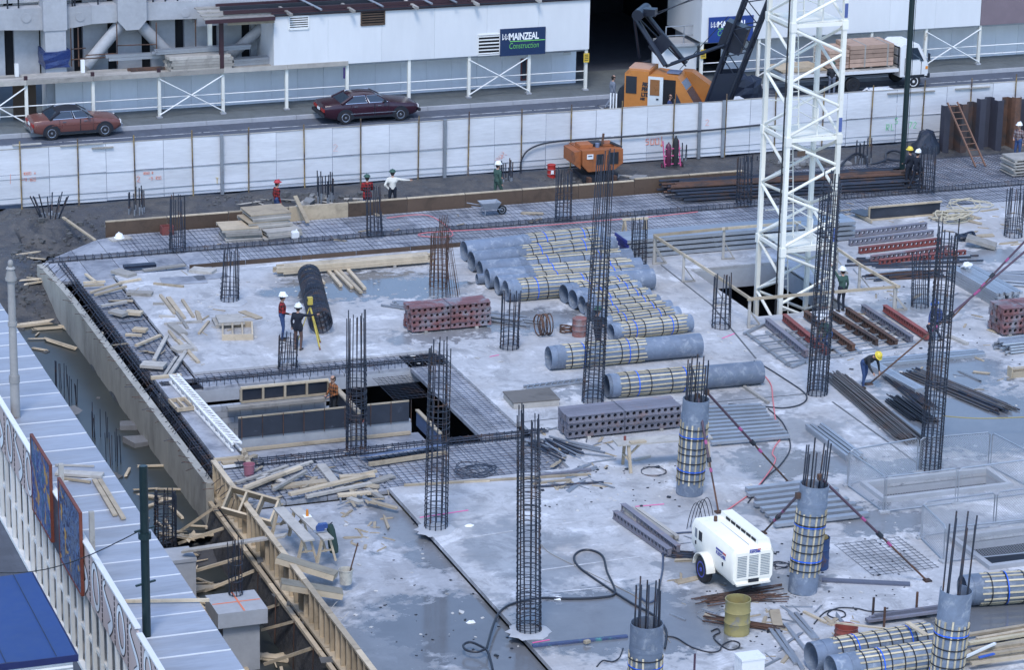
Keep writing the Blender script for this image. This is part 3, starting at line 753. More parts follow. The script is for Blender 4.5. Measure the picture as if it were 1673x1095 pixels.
for px in (12, 30, 118, 122, 160, 250, 270, 290): 
    p = PY(px, 3, YF+.2); bar('upper_rail_post', (p.x, YF+.2, p.z-.4), (p.x, YF+.2, p.z+1.2), .04, m_dark, bd)
# blue tarp round the column foot
t = thing('column_wrap', 'dark blue plastic wrapped round the foot of the concrete column', 'wrapping', ((xc0+xc1)/2, YF, 2))
b = MB(); z0, z1 = zl(88, 108), zl(88, 81); q = random.Random(2); secs = []
for k in range(5):
    z = z0+(z1-z0)*k/4; ring = []
    for x, y in ((xc0-.1, YF-.36), ((xc0+xc1)/2, YF-.4), (xc1+.1, YF-.36), (xc1+.1, YF+.9), (xc0-.1, YF+.9)):
        ring.append((x+q.uniform(-.06, .06), y+q.uniform(-.05, .03), z+q.uniform(-.05, .05)))
    secs.append(ring)
b.loft(secs); o = b.obj('wrap_sheet', M('blue_plastic', (.012, .03, .12), .3, .4, 3, bump=.6), t); recalc(o.data)
# rusty scaffold before the wall
sf = thing('tube_scaffold', 'rusty tube scaffold under the concrete beam above the gantry', 'scaffold', (30, 125.2, GZ))
for px, y0, y1 in ((117, 45, 108), (129, 45, 108), (192, 38, 105), (256, 36, 82), (320, 32, 80)):
    a, c = PY(px, y1, 125.1), PY(px, y0, 125.1); bar('standard', a, (a.x, 125.1, c.z), .03, m_rust, sf)
for x0_, y0_, x1_, y1_ in ((117, 80, 140, 78), (192, 74, 256, 72), (140, 90, 192, 87), (117, 97, 192, 92)):
    bar('ledger', PY(x0_, y0_, 125.05), PY(x1_, y1_, 125.05), .025, m_rust, sf)
# maroon post and pale post carrying the office end
p = PY(362, 112, POSTS+.1); q_ = PY(362, 20, POSTS+.1)
o = box('steel_post', (p.x, POSTS+.1, (GZ+.1+4.5)/2), (.18, .18, 4.5-GZ-.1), M('maroon_steel'), None); tag(o, 'maroon steel post rising from the gantry deck left of the white office', 'post')
p = PY(343, 78, 124.9); o = box('steel_post', (p.x, 124.9, (GZ+.07+4.45)/2), (.17, .17, 4.45-GZ-.07), m_cream, None); tag(o, 'pale post behind the maroon post on the gantry deck', 'post')
p = PY(26, 105, 124.6); o = box('bollard_post', (p.x, 124.5, GZ+.35), (.16, .16, .55), m_white, None); tag(o, 'short white stub post at the far left of the gantry deck', 'post')
p = PY(134, 99, 124.6); o = box('bollard_post', (p.x, 124.5, GZ+.35), (.16, .16, .55), m_white, None); tag(o, 'short white stub post below the diagonal concrete brace', 'post')
# canopy roof end above the open part
cn = thing('canopy_frame', 'dark canopy roof frame of planks and steel at the top beside the office', 'canopy', (33, 124, 4.4))
for k in range(4): beam('roof_plank', (PY(330, 10, POSTS).x, POSTS-.3+.5*k, 4.42+.06*k), (xo1-.05, POSTS-.3+.5*k, 4.42+.06*k), .4, .06, m_boardg, cn)
beam('steel_edge', (PY(330, 10, POSTS).x, POSTS-.55, 4.36), (xo1-.05, POSTS-.55, 4.36), .08, .16, M('maroon_steel'), cn)
beam('timber_edge', (PY(368, 25, POSTS).x, POSTS-.42, 4.2), (xo1-.05, POSTS-.42, 4.2), .08, .12, m_board, cn)
# materials stored on the gantry deck
def stack(name, label, cat, p0, dirv, n, layers, L, w_, h_, mat, rot=0, gap=.01, group=None, jitter=.03, seed=1, piece='board', up=0.0):
    """n boards side by side, several layers; p0 = foot of the stack's centre, dirv = direction of the boards"""
    q = random.Random(seed); t = thing(name, label, cat, p0, group)
    d = Vector(dirv).normalized(); s = Vector((-d.y, d.x, 0)); p0 = Vector(p0)
    for j in range(layers):
        for i in range(n):
            c = p0+s*((i-(n-1)/2)*(w_+gap)+q.uniform(-jitter, jitter)*.3)+Vector((0, 0, h_*(j+.5)+up))+d*q.uniform(-jitter, jitter)*4
            dd = (d+s*q.uniform(-jitter, jitter)*.1).normalized()
            beam(piece, c-dd*L/2, c+dd*L/2, w_, h_*.93, mat if not isinstance(mat, list) else q.choice(mat), t)
    return t
GT = GZ+.07
pc = PY(324, 108, 124.0)
stack('plank_stack', 'stack of short bundled planks on the gantry deck left of the maroon post', 'timber stack', (pc.x, 124.0, GT), (1, 0, 0), 5, 5, 2.7, .2, .13, m_boardg, seed=11)
pc = PY(300, 86, 124.5)
stack('steel_stack', 'two long pale steel sections lying across the plank stack', 'steel sections', (PY(330, 90, 124.3).x, 124.3, GT+.67), (1, .02, 0), 2, 2, 4.2, .16, .1, m_galv, seed=12, piece='section')
stack('steel_stack', 'long pale steel section resting left of the plank stack', 'steel sections', (PY(232, 95, 124.55).x, 124.62, GT+.42), (1, 0, 0), 1, 2, 3.0, .2, .13, m_galv, seed=13, piece='section')
stack('steel_stack', 'dark flat steel pieces on the gantry deck under the pale section', 'steel sections', (PY(238, 104, 124.3).x, 124.2, GT), (1, 0, 0), 2, 1, 1.5, .12, .12, m_rust, seed=14, piece='section')
stack('steel_stack', 'pale channel sections on the gantry deck against the white office end', 'steel sections', (PY(415, 97, 124.3).x, 124.2, GT), (1, .05, 0), 3, 3, 1.9, .14, .1, m_galv, seed=15, piece='section')

# ---------------------------------------------------------------- covered walkway and its painted fascia at the left
RZ = 3.2
XL, XR = 13.95, 15.9
wk = thing('covered_walkway', 'long covered walkway with pale panelled roof and painted fascia at the left', 'walkway', (14.9, 70, 0))
y = 54.0; k = 0
m_roof = M('roof_sheet', (.30, .325, .38), .5, .4, 1.0, second=(.27, .28, .31), second_scale=.8, second_amt=(.45, .7), stretch=(.45, 2.5, 1), rand=.06)
while y < 96:
    box('roof_panel', ((XL+XR)/2, y+.59, RZ-.02+rr.uniform(-.006, .006)), (XR-XL, 1.172, .04), m_roof, wk)
    box('roof_seam', ((XL+XR)/2, y-.005, RZ+.006), (XR-XL-.02, .028, .03), m_sheet, wk)
    y += 1.18
def fy(px, py): return PX(px, py, 13.9).y
FT = 3.7; FB = FT-1.4
box('fascia_cap', (13.9, (fy(0, 652)+4+fy(130, 872))/2, FT+.02), (.14, fy(0, 652)+4-fy(130, 872)+.4, .05), m_white, wk)
ycap = fy(133, 877); yj = fy(225, 1028)
box('fascia_cap', (13.9, (ycap+yj)/2, FT+.02), (.14, ycap-yj, .05), m_white, wk); box('fascia_cap', (13.9, yj/2+26-.1, FT-.06), (.14, yj-52-.1, .05), m_white, wk)
m_pinkp = M('pink_panel', (.50, .40, .37), .65, .1, 1, rand=.04)
m_motif = M('motif_grey', (.68, .69, .70), .6, .1)
def ribbon(pts, w0, w1, X, b):
    n = len(pts); L = []; Rr = []
    for i, (y_, z_) in enumerate(pts):
        a = pts[max(0, i-1)]; c = pts[min(n-1, i+1)]
        d = Vector((c[0]-a[0], c[1]-a[1])).normalized(); s = Vector((-d.y, d.x)); t = i/(n-1); w_ = w0+(w1-w0)*t
        L.append((X, y_+s.x*w_, z_+s.y*w_)); Rr.append((X, y_-s.x*w_, z_-s.y*w_))
    vs = L+Rr; b.add(vs, [(i, i+1, n+i+1, n+i) for i in range(n-1)])
i = 0
y = fy(0, 652)+3.4
while y > 53:
    y1 = y-1.36
    px_, _ = PJ((13.9, (y+y1)/2, FT))
    ml = -999
    fp = box('fascia_panel', (13.9, (y+y1)/2, (FT+FB)/2-.03), (.05, 1.3, FT-FB-.06), m_pinkp, wk)
    yc = (y+y1)/2; H_ = FT-FB
    b = MB()
    if i % 2:   # long loop
        pts = [(yc+.36*math.cos(a), FB+H_*.5+H_*.36*math.sin(a)+.10*math.cos(a)) for a in [math.pi*2*k/24 for k in range(25)]]
        ribbon(pts, .075, .075, 13.862, b)
    else:       # snake
        pts = [(yc+.42*math.sin(s*6.28+.4)*(1-.3*s)+.12-.24*s, FB+H_*(.9-.8*s)) for s in [k/18 for k in range(19)]]
        ribbon(pts, .05, .14, 13.862, b)
    d = MB(); ribbon(pts, .11 if i % 2 else .085, .11 if i % 2 else .175, 13.867, d); d.obj('motif_outline', m_dark, fp)
    o = b.obj('painted_motif', m_motif, fp)
    b = MB()
    for k in range(9): b.box((13.868, y1, FB+.1+k*(H_-.2)/8.5), (.012, .06, .09))
    b.obj('panel_joint', m_dark, fp)
    y = y1; i += 1
m_stud = M('stud_white', (.66, .66, .65), .6, .15, 2)
y = fy(0, 652)+3
while y > 53:
    box('stud', (13.93, y, FB/2), (.1, .1, FB), m_stud, wk); y -= .86
box('base_plate', (13.93, 72, .06), (.14, 40, .1), m_stud, wk); box('mid_rail', (13.99, 72, FB*.48), (.07, 40, .1), m_stud, wk)
box('back_wall', (15.78, 74, 1.58), (.05, 46, 3.16), m_brownply, wk)
box('walkway_floor', (14.85, 74, .02), (1.8, 46, .08), m_boardg, wk)
# two painted boards and a dark board between them
def mural_mat(name, a, c, d, sc_):
    m, nt, bb = newmat(name)
    pos = node(nt, 'ShaderNodeNewGeometry').outputs['Position']
    n1 = noise(nt, vmap(nt, pos, (1, 1.4, 1)), sc_, 5, .6, 2.5); n2 = noise(nt, pos, sc_*.6, 3, .5, 1.5); n3 = noise(nt, pos, sc_*2.5, 4, .6, 3)
    col = mixc(nt, ramp(nt, n1, .48, .52), a, (.10, .17, .32)); col = mixc(nt, ramp(nt, n2, .53, .58), col, c)
    col = mixc(nt, ramp(nt, n3, .56, .62), col, d); col = mixc(nt, mth(nt, 'MULTIPLY', ramp(nt, n2, .40, .36), .9), col, (.45, .24, .03))
    nt.links.new(col, bb.inputs['Base Color']); bb.inputs['Roughness'].default_value = .5
    return m
mm1 = mural_mat('swirl_art', (.02, .035, .16), (.03, .10, .17), (.06, .02, .05), 2.2)
mm2 = mural_mat('swirl_art_pale', (.015, .02, .07), (.10, .13, .2), (.015, .015, .04), 2.6)
def mural(xa, ya, xb, yb, zbot, mat, lab):
    a, c = PX(xa, ya, 13.78), PX(xb, yb, 13.78)
    y0, y1 = c.y, a.y; zt = (a.z+c.z)/2
    o = box('painted_board', (13.8, (y0+y1)/2, (zt+zbot)/2), (.05, y1-y0, zt-zbot), mat, wk); o['label'] = lab
    b = MB(); t_ = .04
    for c_, d_ in (((13.8, (y0+y1)/2, zt), (.08, y1-y0+t_, t_)), ((13.8, (y0+y1)/2, zbot), (.08, y1-y0+t_, t_)), ((13.8, y0, (zt+zbot)/2), (.08, t_, zt-zbot-t_)), ((13.8, y1, (zt+zbot)/2), (.08, t_, zt-zbot-t_))): b.box(c_, d_)
    b.obj('board_edge', M('red_edge', (.14, .035, .02), .6, .3), o)
    beam('board_post', (14.05, y0-.1, zbot), (14.05, y0-.1, zt+.05), .12, .12, m_boardg, wk, up=(0, 1, 0))
mural(50, 711, 81, 760, 2.35, mm1, 'painted board of blue and gold swirls with red edge')
mural(95, 783, 130, 838, 2.3, mm2, 'painted board of pale grey swirls with red edge')
a, c = PX(81, 760, 13.84), PX(95, 783, 13.84); box('dark_board', (13.86, (a.y+c.y)/2, 2.95), (.04, a.y-c.y-.1, 1.5), m_blackply, wk)
# timber lying on the roof
def boards_on(label, pts, z, w_, h_, mat, name='loose_board', cat='board', group=None):
    a, c = G(*pts[0], z+h_/2), G(*pts[1], z+h_/2)
    o = beam(name, a, c, w_, h_, mat); return tag(o, label, cat, group)
GR = 'loose timbers on the walkway roof'
boards_on('broad weathered plank lying across the walkway roof by the painted boards', ((92, 772), (168, 777)), RZ+.03, .3, .07, m_boardg, group=GR)
boards_on('thin batten lying behind the broad plank on the walkway roof', ((90, 760), (154, 762)), RZ+.03, .05, .05, m_boardg, group=GR)
boards_on('pale batten lying in front of the broad plank on the walkway roof', ((98, 781), (148, 788)), RZ+.03, .07, .06, m_board, group=GR)
boards_on('left of the two boards lying along the walkway roof', ((154, 784), (188, 842)), RZ+.03, .12, .05, m_board, group=GR)
boards_on('right of the two boards lying along the walkway roof', ((163, 784), (202, 848)), RZ+.03, .12, .05, m_board, group=GR)
boards_on('long batten reaching from the walkway roof to the concrete plinth', ((204, 983), (342, 981)), RZ+.03, .07, .07, m_board, group=GR)
# posts standing through the walkway
def post_top(px, py, X): return PX(px, py, X)
pp = post_top(234, 762, 14.25)
t = thing('tram_pole', 'dark green steel pole standing beside the painted fascia', 'pole', (14.25, pp.y, 0))
bar('pole_shaft', (14.25, pp.y, 0), (14.25, pp.y, pp.z), .10, m_pole, t, 16)
z = PX(232, 870, 14.25).z; bar('collar', (14.25, pp.y, z-.05), (14.25, pp.y, z+.09), .15, m_pole, t, 16)
bar('upper_sleeve', (14.25, pp.y, z), (14.25, pp.y, pp.z+.01), .085, m_pole, t, 16)
for pz in (859, 944): 
    z2 = PX(232, pz, 14.25).z; beam('step_peg', (14.0, pp.y-.1, z2), (14.5, pp.y+.1, z2), .05, .04, m_pole, t)
z2 = PX(232, 859, 14.25).z
b = MB(); a = Vector((14.2, pp.y, z2)); c = PX(-60, 930, 12.5)
b.tube([a.lerp(c, s/12)+Vector((0, 0, -.5*math.sin(math.pi*s/12))) for s in range(13)], .014, 5)
tag(b.obj('span_wire', m_dark), 'thin span wire running left from the dark green pole', 'wire')
pl = post_top(17, 432, 14.3)
t = thing('lamp_post', 'old pale cast iron lamp post with a finial, streaked with rust', 'lamp post', (14.3, pl.y, 0))
m_oldpost = M('old_post_paint', (.27, .26, .25), .6, .25, 2, second=(.12, .06, .05), second_scale=1.1, second_amt=(.58, .68))
zt = pl.z
for a_, c_, r1, r2, nm in ((0, zt-3.3, .15, .13, 'lower_shaft'), (zt-3.3, zt-.35, .115, .10, 'shaft'), (zt-3.4, zt-3.2, .15, .15, 'ring'), (zt-1.75, zt-1.65, .13, .13, 'ring'), (zt-.45, zt-.38, .16, .16, 'ring'), (zt-.38, zt-.12, .15, .09, 'cap'), (zt-.12, zt-.06, .13, .09, 'ring')):
    b = MB(); b.cyl((14.3, pl.y, a_), (14.3, pl.y, c_), r1, r2, 16); b.obj(nm, m_oldpost, t, smooth=True)
b = MB(); b.ell((14.3, pl.y, zt+.02), (.08, .08, .12)); b.obj('finial', m_oldpost, t, smooth=True)
# blue canopy kiosk at the lower left
t = thing('market_canopy', 'bright blue canvas canopy with white ribbed skirt at the lower left', 'canopy', (11, 64.5, 0))
CZ = 3.2
bm_ = MB(); q = random.Random(4); nx, ny = 12, 10; vs = []
for j in range(ny+1):
    for i in range(nx+1):
        x, y = 8.0+4.5*i/nx, 61.9+5.1*j/ny
        vs.append((x, y, CZ-.03*math.sin(3.14*i/nx*3)**2+.012*q.uniform(-1, 1)))
bm_.add(vs, [(j*(nx+1)+i, j*(nx+1)+i+1, (j+1)*(nx+1)+i+1, (j+1)*(nx+1)+i) for j in range(ny) for i in range(nx)])
bm_.obj('canvas_top', m_blue, t, smooth=True)
box('canvas_hem', (10.25, 61.88, CZ-.09), (4.56, .03, .16), M('navy_canvas', (.012, .02, .09), .6, .2), t); box('canvas_hem', (12.53, 64.45, CZ-.09), (.03, 5.16, .16), M('navy_canvas'), t)
for k in range(14): bar('skirt_rib', (8.0, 61.95, CZ-.2-.11*k), (12.42, 61.95, CZ-.2-.11*k), .056, m_white, t, 8)
for x, y in ((8, 62), (12.4, 62), (8, 66.9), (12.4, 66.9)): box('canopy_leg', (x, y, (CZ-.1)/2), (.08, .08, CZ-.1), m_galv, t)
for k in range(4): bar('seam', (8.6+k*1.15, 61.9, CZ+.012), (8.6+k*1.15, 67, CZ+.012), .008, m_dark, t)
# ---------------------------------------------------------------- reinforcement cages
def ring_mesh(R, r, mat, n=20):
    k = ('ring', round(R, 3), r, mat.name)
    if k not in CACHE:
        b = MB(); b.tube([(R*math.cos(2*math.pi*i/n), R*math.sin(2*math.pi*i/n), 0) for i in range(n)], r, 4, True); CACHE[k] = b.mesh('hoop', [mat], True)
    return CACHE[k]
def cage(px, py, hoop_py, bar_py, dpx, label, n=12, dx=0, z=0.0, sp=.17, dense=(), mat=None, name='rebar_cage', taper=.9, hmin=0.0, seed=None, splay=0.0, cat='rebar cage', hr=.011, br=.019, group='round rebar cages standing on the site'):
    mat = mat or m_rebar; q = random.Random(seed or int(px*7+py))
    p = G(px, py, z); s = SC(p); R = dpx/s/2
    hh, hb = HT(p, hoop_py)-z, HT(p, bar_py)-z
    top = Vector((dx/s+q.uniform(-.03, .03)*hb, q.uniform(-.03, .03)*hb, hb))
    t = thing(name, label, cat, p, group)
    for i in range(n):
        a = 2*math.pi*(i+.3)/n
        e = Vector((math.cos(a), math.sin(a), 0))
        f = 1-q.uniform(0, .10)
        lo = p+e*R+Vector((0, 0, .01)); hi = p+top*f+e*R*(taper+splay*(.5+q.random()))+Vector((q.uniform(-.07, .07), q.uniform(-.07, .07), 0))
        bar('rebar', lo, hi, br*q.uniform(.85, 1.1), mat, t)
    zz_ = hmin+.05; k = 0
    while zz_ < hh:
        u = zz_/max(hb, .01)
        c = p+top*u; Rr = R*(1+(taper-1)*u)+.02
        T = Matrix.Translation(c) @ Matrix.Rotation(q.uniform(-.11, .11), 4, 'X') @ Matrix.Rotation(q.uniform(-.11, .11), 4, 'Y') @ Matrix.Diagonal((Rr/R, Rr/R, 1, 1))
        link('hoop', ring_mesh(R, hr, mat), t, T)
        step = sp
        for a, c2, m_ in dense:
            if a < zz_/hh < c2: step = sp*m_
        zz_ += step*q.uniform(.75, 1.25)
    return t
cage(290, 408, 370, 318, 26, 'small rebar cage beside the red boxes at the far left corner of the deck', 12)
cage(375, 494, 453, 404, 30, 'short rebar cage on a round mortar pad between the puddle and the timber scraps', 12)
cage(612, 384, 346, 300, 26, 'rebar cage below the pointing man in the white shirt', 12)
cage(716, 467, 408, 378, 29, 'rusty rebar cage at the end of the long timbers beside the hanging mesh', 12, mat=m_rust)
cage(920, 358, 313, 272, 26, 'rebar cage by the red drum on the far deck edge', 12)
cage(968, 657, 392, 232, 34, 'tallest rebar cage, standing before the ends of the battened tubes', 12, dx=20, taper=.72, sp=.13, dense=((0, .5, .6),))
cage(1043, 436, 372, 354, 25, 'rebar cage at the end of the stacked grey steel sections', 12)
cage(1178, 535, 489, 444, 30, 'short rebar cage by the timber guard rail at the crane opening', 11)
cage(1215, 333, 275, 254, 25, 'rebar cage among the rusty bars left of the crane mast', 12)
cage(1335, 644, 300, 278, 33, 'tall rebar cage in front of the crane mast with a man beside it', 14, dx=16, sp=.15, dense=((0, .35, .7), (.7, .9, .8)))
cage(1513, 314, 268, 236, 27, 'rebar cage beside the two helmeted men at the dark post', 12)
cage(1503, 501, 424, 412, 28, 'rebar cage left of the bundle of pale square sections', 12)
cage(1519, 768, 380, 352, 35, 'tall rebar cage behind the mesh fenced pit', 14, dx=12, sp=.15, dense=((0, .3, .7),))
cage(1655, 386, 346, 304, 29, 'rebar cage at the right edge of the photo', 12)
cage(832, 569, 520, 474, 30, 'short rebar cage right of the red joist stack', 11, mat=m_rebar)
cage(470, 603, 555, 545, 31, 'short rebar cage at the feet of the two surveyors', 12, z=-.1, br=.018)
cage(582, 737, 590, 500, 33, 'rebar cage rising from the near edge of the formwork opening', 12, z=-.1, dense=((.45, .65, .5), (.9, 1, .5)))
cage(712, 866, 575, 540, 37, 'tall rebar cage at the near right corner of the formwork opening', 12, z=-.05, dense=((.25, .4, .7),))
cage(864, 1033, 720, 660, 39, 'tall rebar cage standing nearest the camera on the wet slab', 13, dx=-6, sp=.14, dense=((0, .2, .6), (.6, .8, .7)))
# pad of mortar round one cage and short upstand of another
def disc(name, px, py, R, h, mat, label, cat='mortar pad', z=0.0):
    p = G(px, py, z); q = random.Random(px); b = MB(); n = 20
    b.loft([[(p.x+R*f*math.cos(2*math.pi*i/n)*(1+.12*math.sin(3*i)), p.y+R*f*math.sin(2*math.pi*i/n)*(1+.1*math.sin(2*i+1)), z+hh) for i in range(n)] for f, hh in ((1.35, .006), (1.15, h*.7), (.8, h))])
    return tag(b.obj(name, mat, smooth=True), label, cat)
disc('mortar_pad', 375, 494, .45, .09, m_conc, 'round grey mortar pad under the short cage by the puddle')
disc('mortar_pad', 712, 866, .42, .06, m_conc, 'grey mortar pad under the tall cage by the slab step', z=-.02)
disc('mortar_pad', 864, 1033, .42, .07, m_conc, 'grey mortar pad under the tall cage nearest the camera')
# starter bars along the street side
def starters(px, py, top_py, dpx, label, n=9, z=-.3, splay=0.0, mat=None, name='starter_bars'):
    q = random.Random(px); p = G(px, py, z); s = SC(p); R = dpx/s/2; h = HT(p, top_py)-z
    t = thing(name, label, 'starter bars', p, 'clusters of starter bars along the street side')
    for i in range(n):
        a = 2*math.pi*i/n+q.uniform(-.2, .2); e = Vector((math.cos(a), math.sin(a)*.8, 0))
        o = p+e*R*q.uniform(.75, 1); k = h*q.uniform(.72, 1)
        bar('rebar', o, o+Vector((e.x*splay*k+q.uniform(-.03, .03), e.y*splay*k, k)), .026, mat or m_rebar, t)
        bar('sleeve', o, o+Vector((e.x*splay*.3, e.y*splay*.3, min(.75, k*.4))), .034, m_greysteel, t)
    b = MB(); b.cyl(p-Vector((0, 0, .3)), p+Vector((0, 0, .06)), R*1.25, R*1.2, 16); b.obj('footing', m_conc, t)
    return t
starters(223, 357, 302, 30, 'starter bars on a footing left of the stacked formwork boards')
starters(532, 337, 277, 28, 'starter bars between the man in the red cap and the plaid jacket', 11)
starters(826, 308, 258, 24, 'starter bars right of the man in green overalls')
starters(1110, 272, 226, 24, 'starter bars left of the gas bottle trolley', 8)
starters(1410, 271, 223, 30, 'starter bars with a hose right of the crane mast', 10)
starters(82, 366, 314, 24, 'splayed starter bars on the soil at the far left', 12, splay=.42)
starters(1228, 272, 252, 22, 'low thin starter bars beside the crane mast foot of the fence', 6)
# cages standing in the flooded ditch
cage(270, 905, 805, 800, 36, 'rusty cage crowded with ties in the ditch beside the walkway roof', 14, z=-1.5, sp=.1, mat=m_rebar, splay=.05)
for px, py, tp, lab in ((102, 640, 583, 'thin bars in the ditch at the far end of the walkway roof'), (118, 665, 610, 'thin bars in the ditch second from the far end of the walkway roof'), (163, 720, 655, 'bars in the ditch beside the middle of the walkway roof'), (187, 765, 700, 'taller bars in the ditch left of the broken concrete block')):
    q = random.Random(px); p = G(px, py, -1.5); t = thing('starter_bars', lab, 'starter bars', p, 'bars standing in the ditch')
    h = HT(p, tp)+1.5
    for i in range(8): 
        o = p+Vector((q.uniform(-.25, .25), q.uniform(-.3, .3), 0)); bar('rebar', o, o+Vector((q.uniform(-.05, .05), 0, h*q.uniform(.6, 1))), .014, m_rebar, t)
# plinths standing in the ditch
def plinth(px, py, w_, d_, z0, ztop, capw, capd, capt, label):
    p = G(px, py, ztop); t = thing('concrete_plinth', label, 'plinth', (p.x, p.y, z0))
    b = MB(); b.box((p.x, p.y, (z0+ztop-capt)/2), (w_, d_, ztop-capt-z0)); b.obj('shaft', m_conc, t)
    b = MB(); b.box((p.x, p.y, ztop-capt/2), (capw, capd, capt)); b.obj('cap', m_conc, t)
    return p
PLZ = -.15
pp_ = plinth(386, 984, 1.0, 1.0, -2.6, PLZ, 1.35, 1.35, .42, 'concrete column head marked with an orange cross at the near end of the ditch')
tag(box('sprayed_line', (pp_.x, pp_.y, PLZ+.004), (1.3, .05, .006), m_spray), 'orange sprayed line across the concrete column head', 'paint mark'); tag(box('sprayed_line', (pp_.x+.05, pp_.y, PLZ+.008), (.05, 1.3, .006), m_spray), 'orange sprayed line along the concrete column head', 'paint mark')
cage(385, 972, 905, 880, 21, 'thin cage standing on the concrete column head in the ditch', 10, z=PLZ, sp=.4, br=.014)
plinth(292, 905, .75, .9, -2.6, -.55, .8, .95, .1, 'plain concrete pier in the ditch behind the long pale plank')
m_blk = M('block_grey', (.17, .17, .175), .8, .4, 1.5, bump=.3)
for px, py, w_, h_, rz, lab in ((232, 742, .95, .55, .25, 'broken concrete block with a pink mark standing in the ditch'), (216, 715, .8, .5, -.2, 'broken concrete block lying behind the pink marked block'), (118, 690, .7, .4, .5, 'small pale block on the ditch bank beside the roof edge')):
    p = G(px, py, -1.75); b = MB(); q = random.Random(px)
    vs = [((i*w_/2)*q.uniform(.85, 1.1), (j*.35)*q.uniform(.85, 1.1), (k+1)*h_/2*q.uniform(.85, 1.1)) for k in (-1, 1) for j in (-1, 1) for i in (-1, 1)]
    b.add(vs, [(0, 2, 3, 1), (4, 5, 7, 6), (0, 1, 5, 4), (2, 6, 7, 3), (0, 4, 6, 2), (1, 3, 7, 5)])
    tag(b.obj('concrete_block', m_blk, T=TR(p, rz)), lab, 'concrete block')

# ---------------------------------------------------------------- column form tubes with battens
def tube_mesh(R, L, mat, wall=.018, n=32, a0=0, a1=math.tau):
    k = ('tube', round(R, 3), round(L, 2), mat.name, round(a1-a0, 2))
    if k in CACHE: return CACHE[k]
    b = MB(); full = a1-a0 > 6.2; m_ = n if full else n+1
    ring = lambda x, r: [(x, r*math.cos(a0+(a1-a0)*i/n), r*math.sin(a0+(a1-a0)*i/n)) for i in range(m_)]
    b.loft([ring(0, R), ring(L*.33, R), ring(L*.66, R), ring(L, R), ring(L, R-wall), ring(0, R-wall), ring(0, R)], closed=full, cap=False)
    me = b.mesh('tube', [mat]); bm = bmesh.new(); bm.from_mesh(me); bmesh.ops.remove_doubles(bm, verts=bm.verts, dist=1e-5); bmesh.ops.recalc_face_normals(bm, faces=bm.faces)
    for f in bm.faces: f.smooth = True
    bm.to_mesh(me); bm.free(); me.set_sharp_from_angle(angle=math.radians(40)); CACHE[k] = me
    return me
def strap_mesh(R, mat):
    k = ('strap', round(R, 3), mat.name)
    if k not in CACHE:
        b = MB(); n = 28
        ring = lambda x, r: [(x, r*math.cos(math.tau*i/n), r*math.sin(math.tau*i/n)) for i in range(n)]
        b.loft([ring(-.016, R), ring(-.016, R+.008), ring(.016, R+.008), ring(.016, R), ring(-.016, R)], cap=False); CACHE[k] = b.mesh('strap', [mat])
    return CACHE[k]
TG = 'battened column form tubes lying on the slab'
def form_tube(label, T, R, L, b0, b1, straps, seed, name='form_tube', nb=16, collar=True, group=TG, arc=None, skip=0.06):
    """a grey form tube along local x, with timber battens from b0 to b1 under black and blue straps"""
    q = random.Random(seed); t = thing(name, label, 'form tube', None, group, T=T)
    link('shell', tube_mesh(R, L, m_tube), t, T)
    if collar: link('collar', tube_mesh(R+.012, .28, m_tube), t, T @ Matrix.Translation((b0-.26 if b0 > .3 else b1, 0, 0)))
    for i in range(nb):
        if q.random() < skip: continue
        a = math.tau*(i+.5)/nb; sl = q.uniform(-.02, .02)
        lx0, lx1 = b0+q.uniform(-.06, .06), b1+q.uniform(-.10, .06)
        Tb = T @ Matrix.Rotation(a, 4, 'X') @ Matrix.Translation(((lx0+lx1)/2, 0, R+.014)) @ Matrix.Rotation(sl, 4, 'Z') @ Matrix.Diagonal((lx1-lx0, .045, .026, 1))
        link('batten', unit_box(m_batten), t, Tb)
    for k in range(straps):
        x = b0+(b1-b0)*(k+.4)/straps+q.uniform(-.04, .04)
        link('strap', strap_mesh(R+.026, m_strap), t, T @ Matrix.Translation((x, 0, 0)) @ Matrix.Rotation(q.uniform(-.05, .05), 4, 'Z'))
    for k in range(2):
        x = b0+(b1-b0)*(.22+.56*k)+q.uniform(-.05, .05)
        link('strap', strap_mesh(R+.026, m_bluestrap), t, T @ Matrix.Translation((x, 0, 0)) @ Matrix.Rotation(q.uniform(-.08, .08), 4, 'Z'))
    return t
def lying(label, l, r, dpx, f0, f1, seed, straps=5, name='form_tube', z=0.0, group=TG):
    p0 = G(l[0], l[1], 0); R = dpx/SC(p0)/2
    a, c = G(l[0], l[1], R+.01+z), G(r[0], r[1], R+.01+z)
    d = c-a; d.z = 0; L = d.length
    T = TR(a, math.atan2(d.y, d.x)) @ Matrix.Rotation(seed*1.3, 4, 'X')
    return form_tube(label, T, R, L, f0*L, f1*L, straps, seed, name, group=group)
lying('front battened tube, lying behind the purple joist stack', (990, 631), (1243, 608), 38, .07, .62, 1, 4)
lying('second battened tube from the front, bare at its right end', (896, 585), (1143, 563), 38, .09, .62, 2, 5)
rows = [((758, 410), (985, 386), 33, .45, .95, 'hindmost of the battened tubes'), ((770, 427), (1003, 402), 33, .35, .9, 'second tube from the back, battened on its right half'),
  ((784, 442), (1030, 421), 32, .30, .92, 'third tube from the back of the rear row'), ((796, 455), (1046, 436), 32, .28, .92, 'fourth tube from the back of the rear row'),
  ((812, 466), (1058, 447), 31, .25, .9, 'fifth tube from the back of the rear row'), ((826, 475), (1066, 455), 34, .08, .62, 'front tube of the rear row, bare at its right end')]
for i, (l, r, d, a, c, lab) in enumerate(rows): lying(lab, l, r, d, a, c, 10+i, 4)
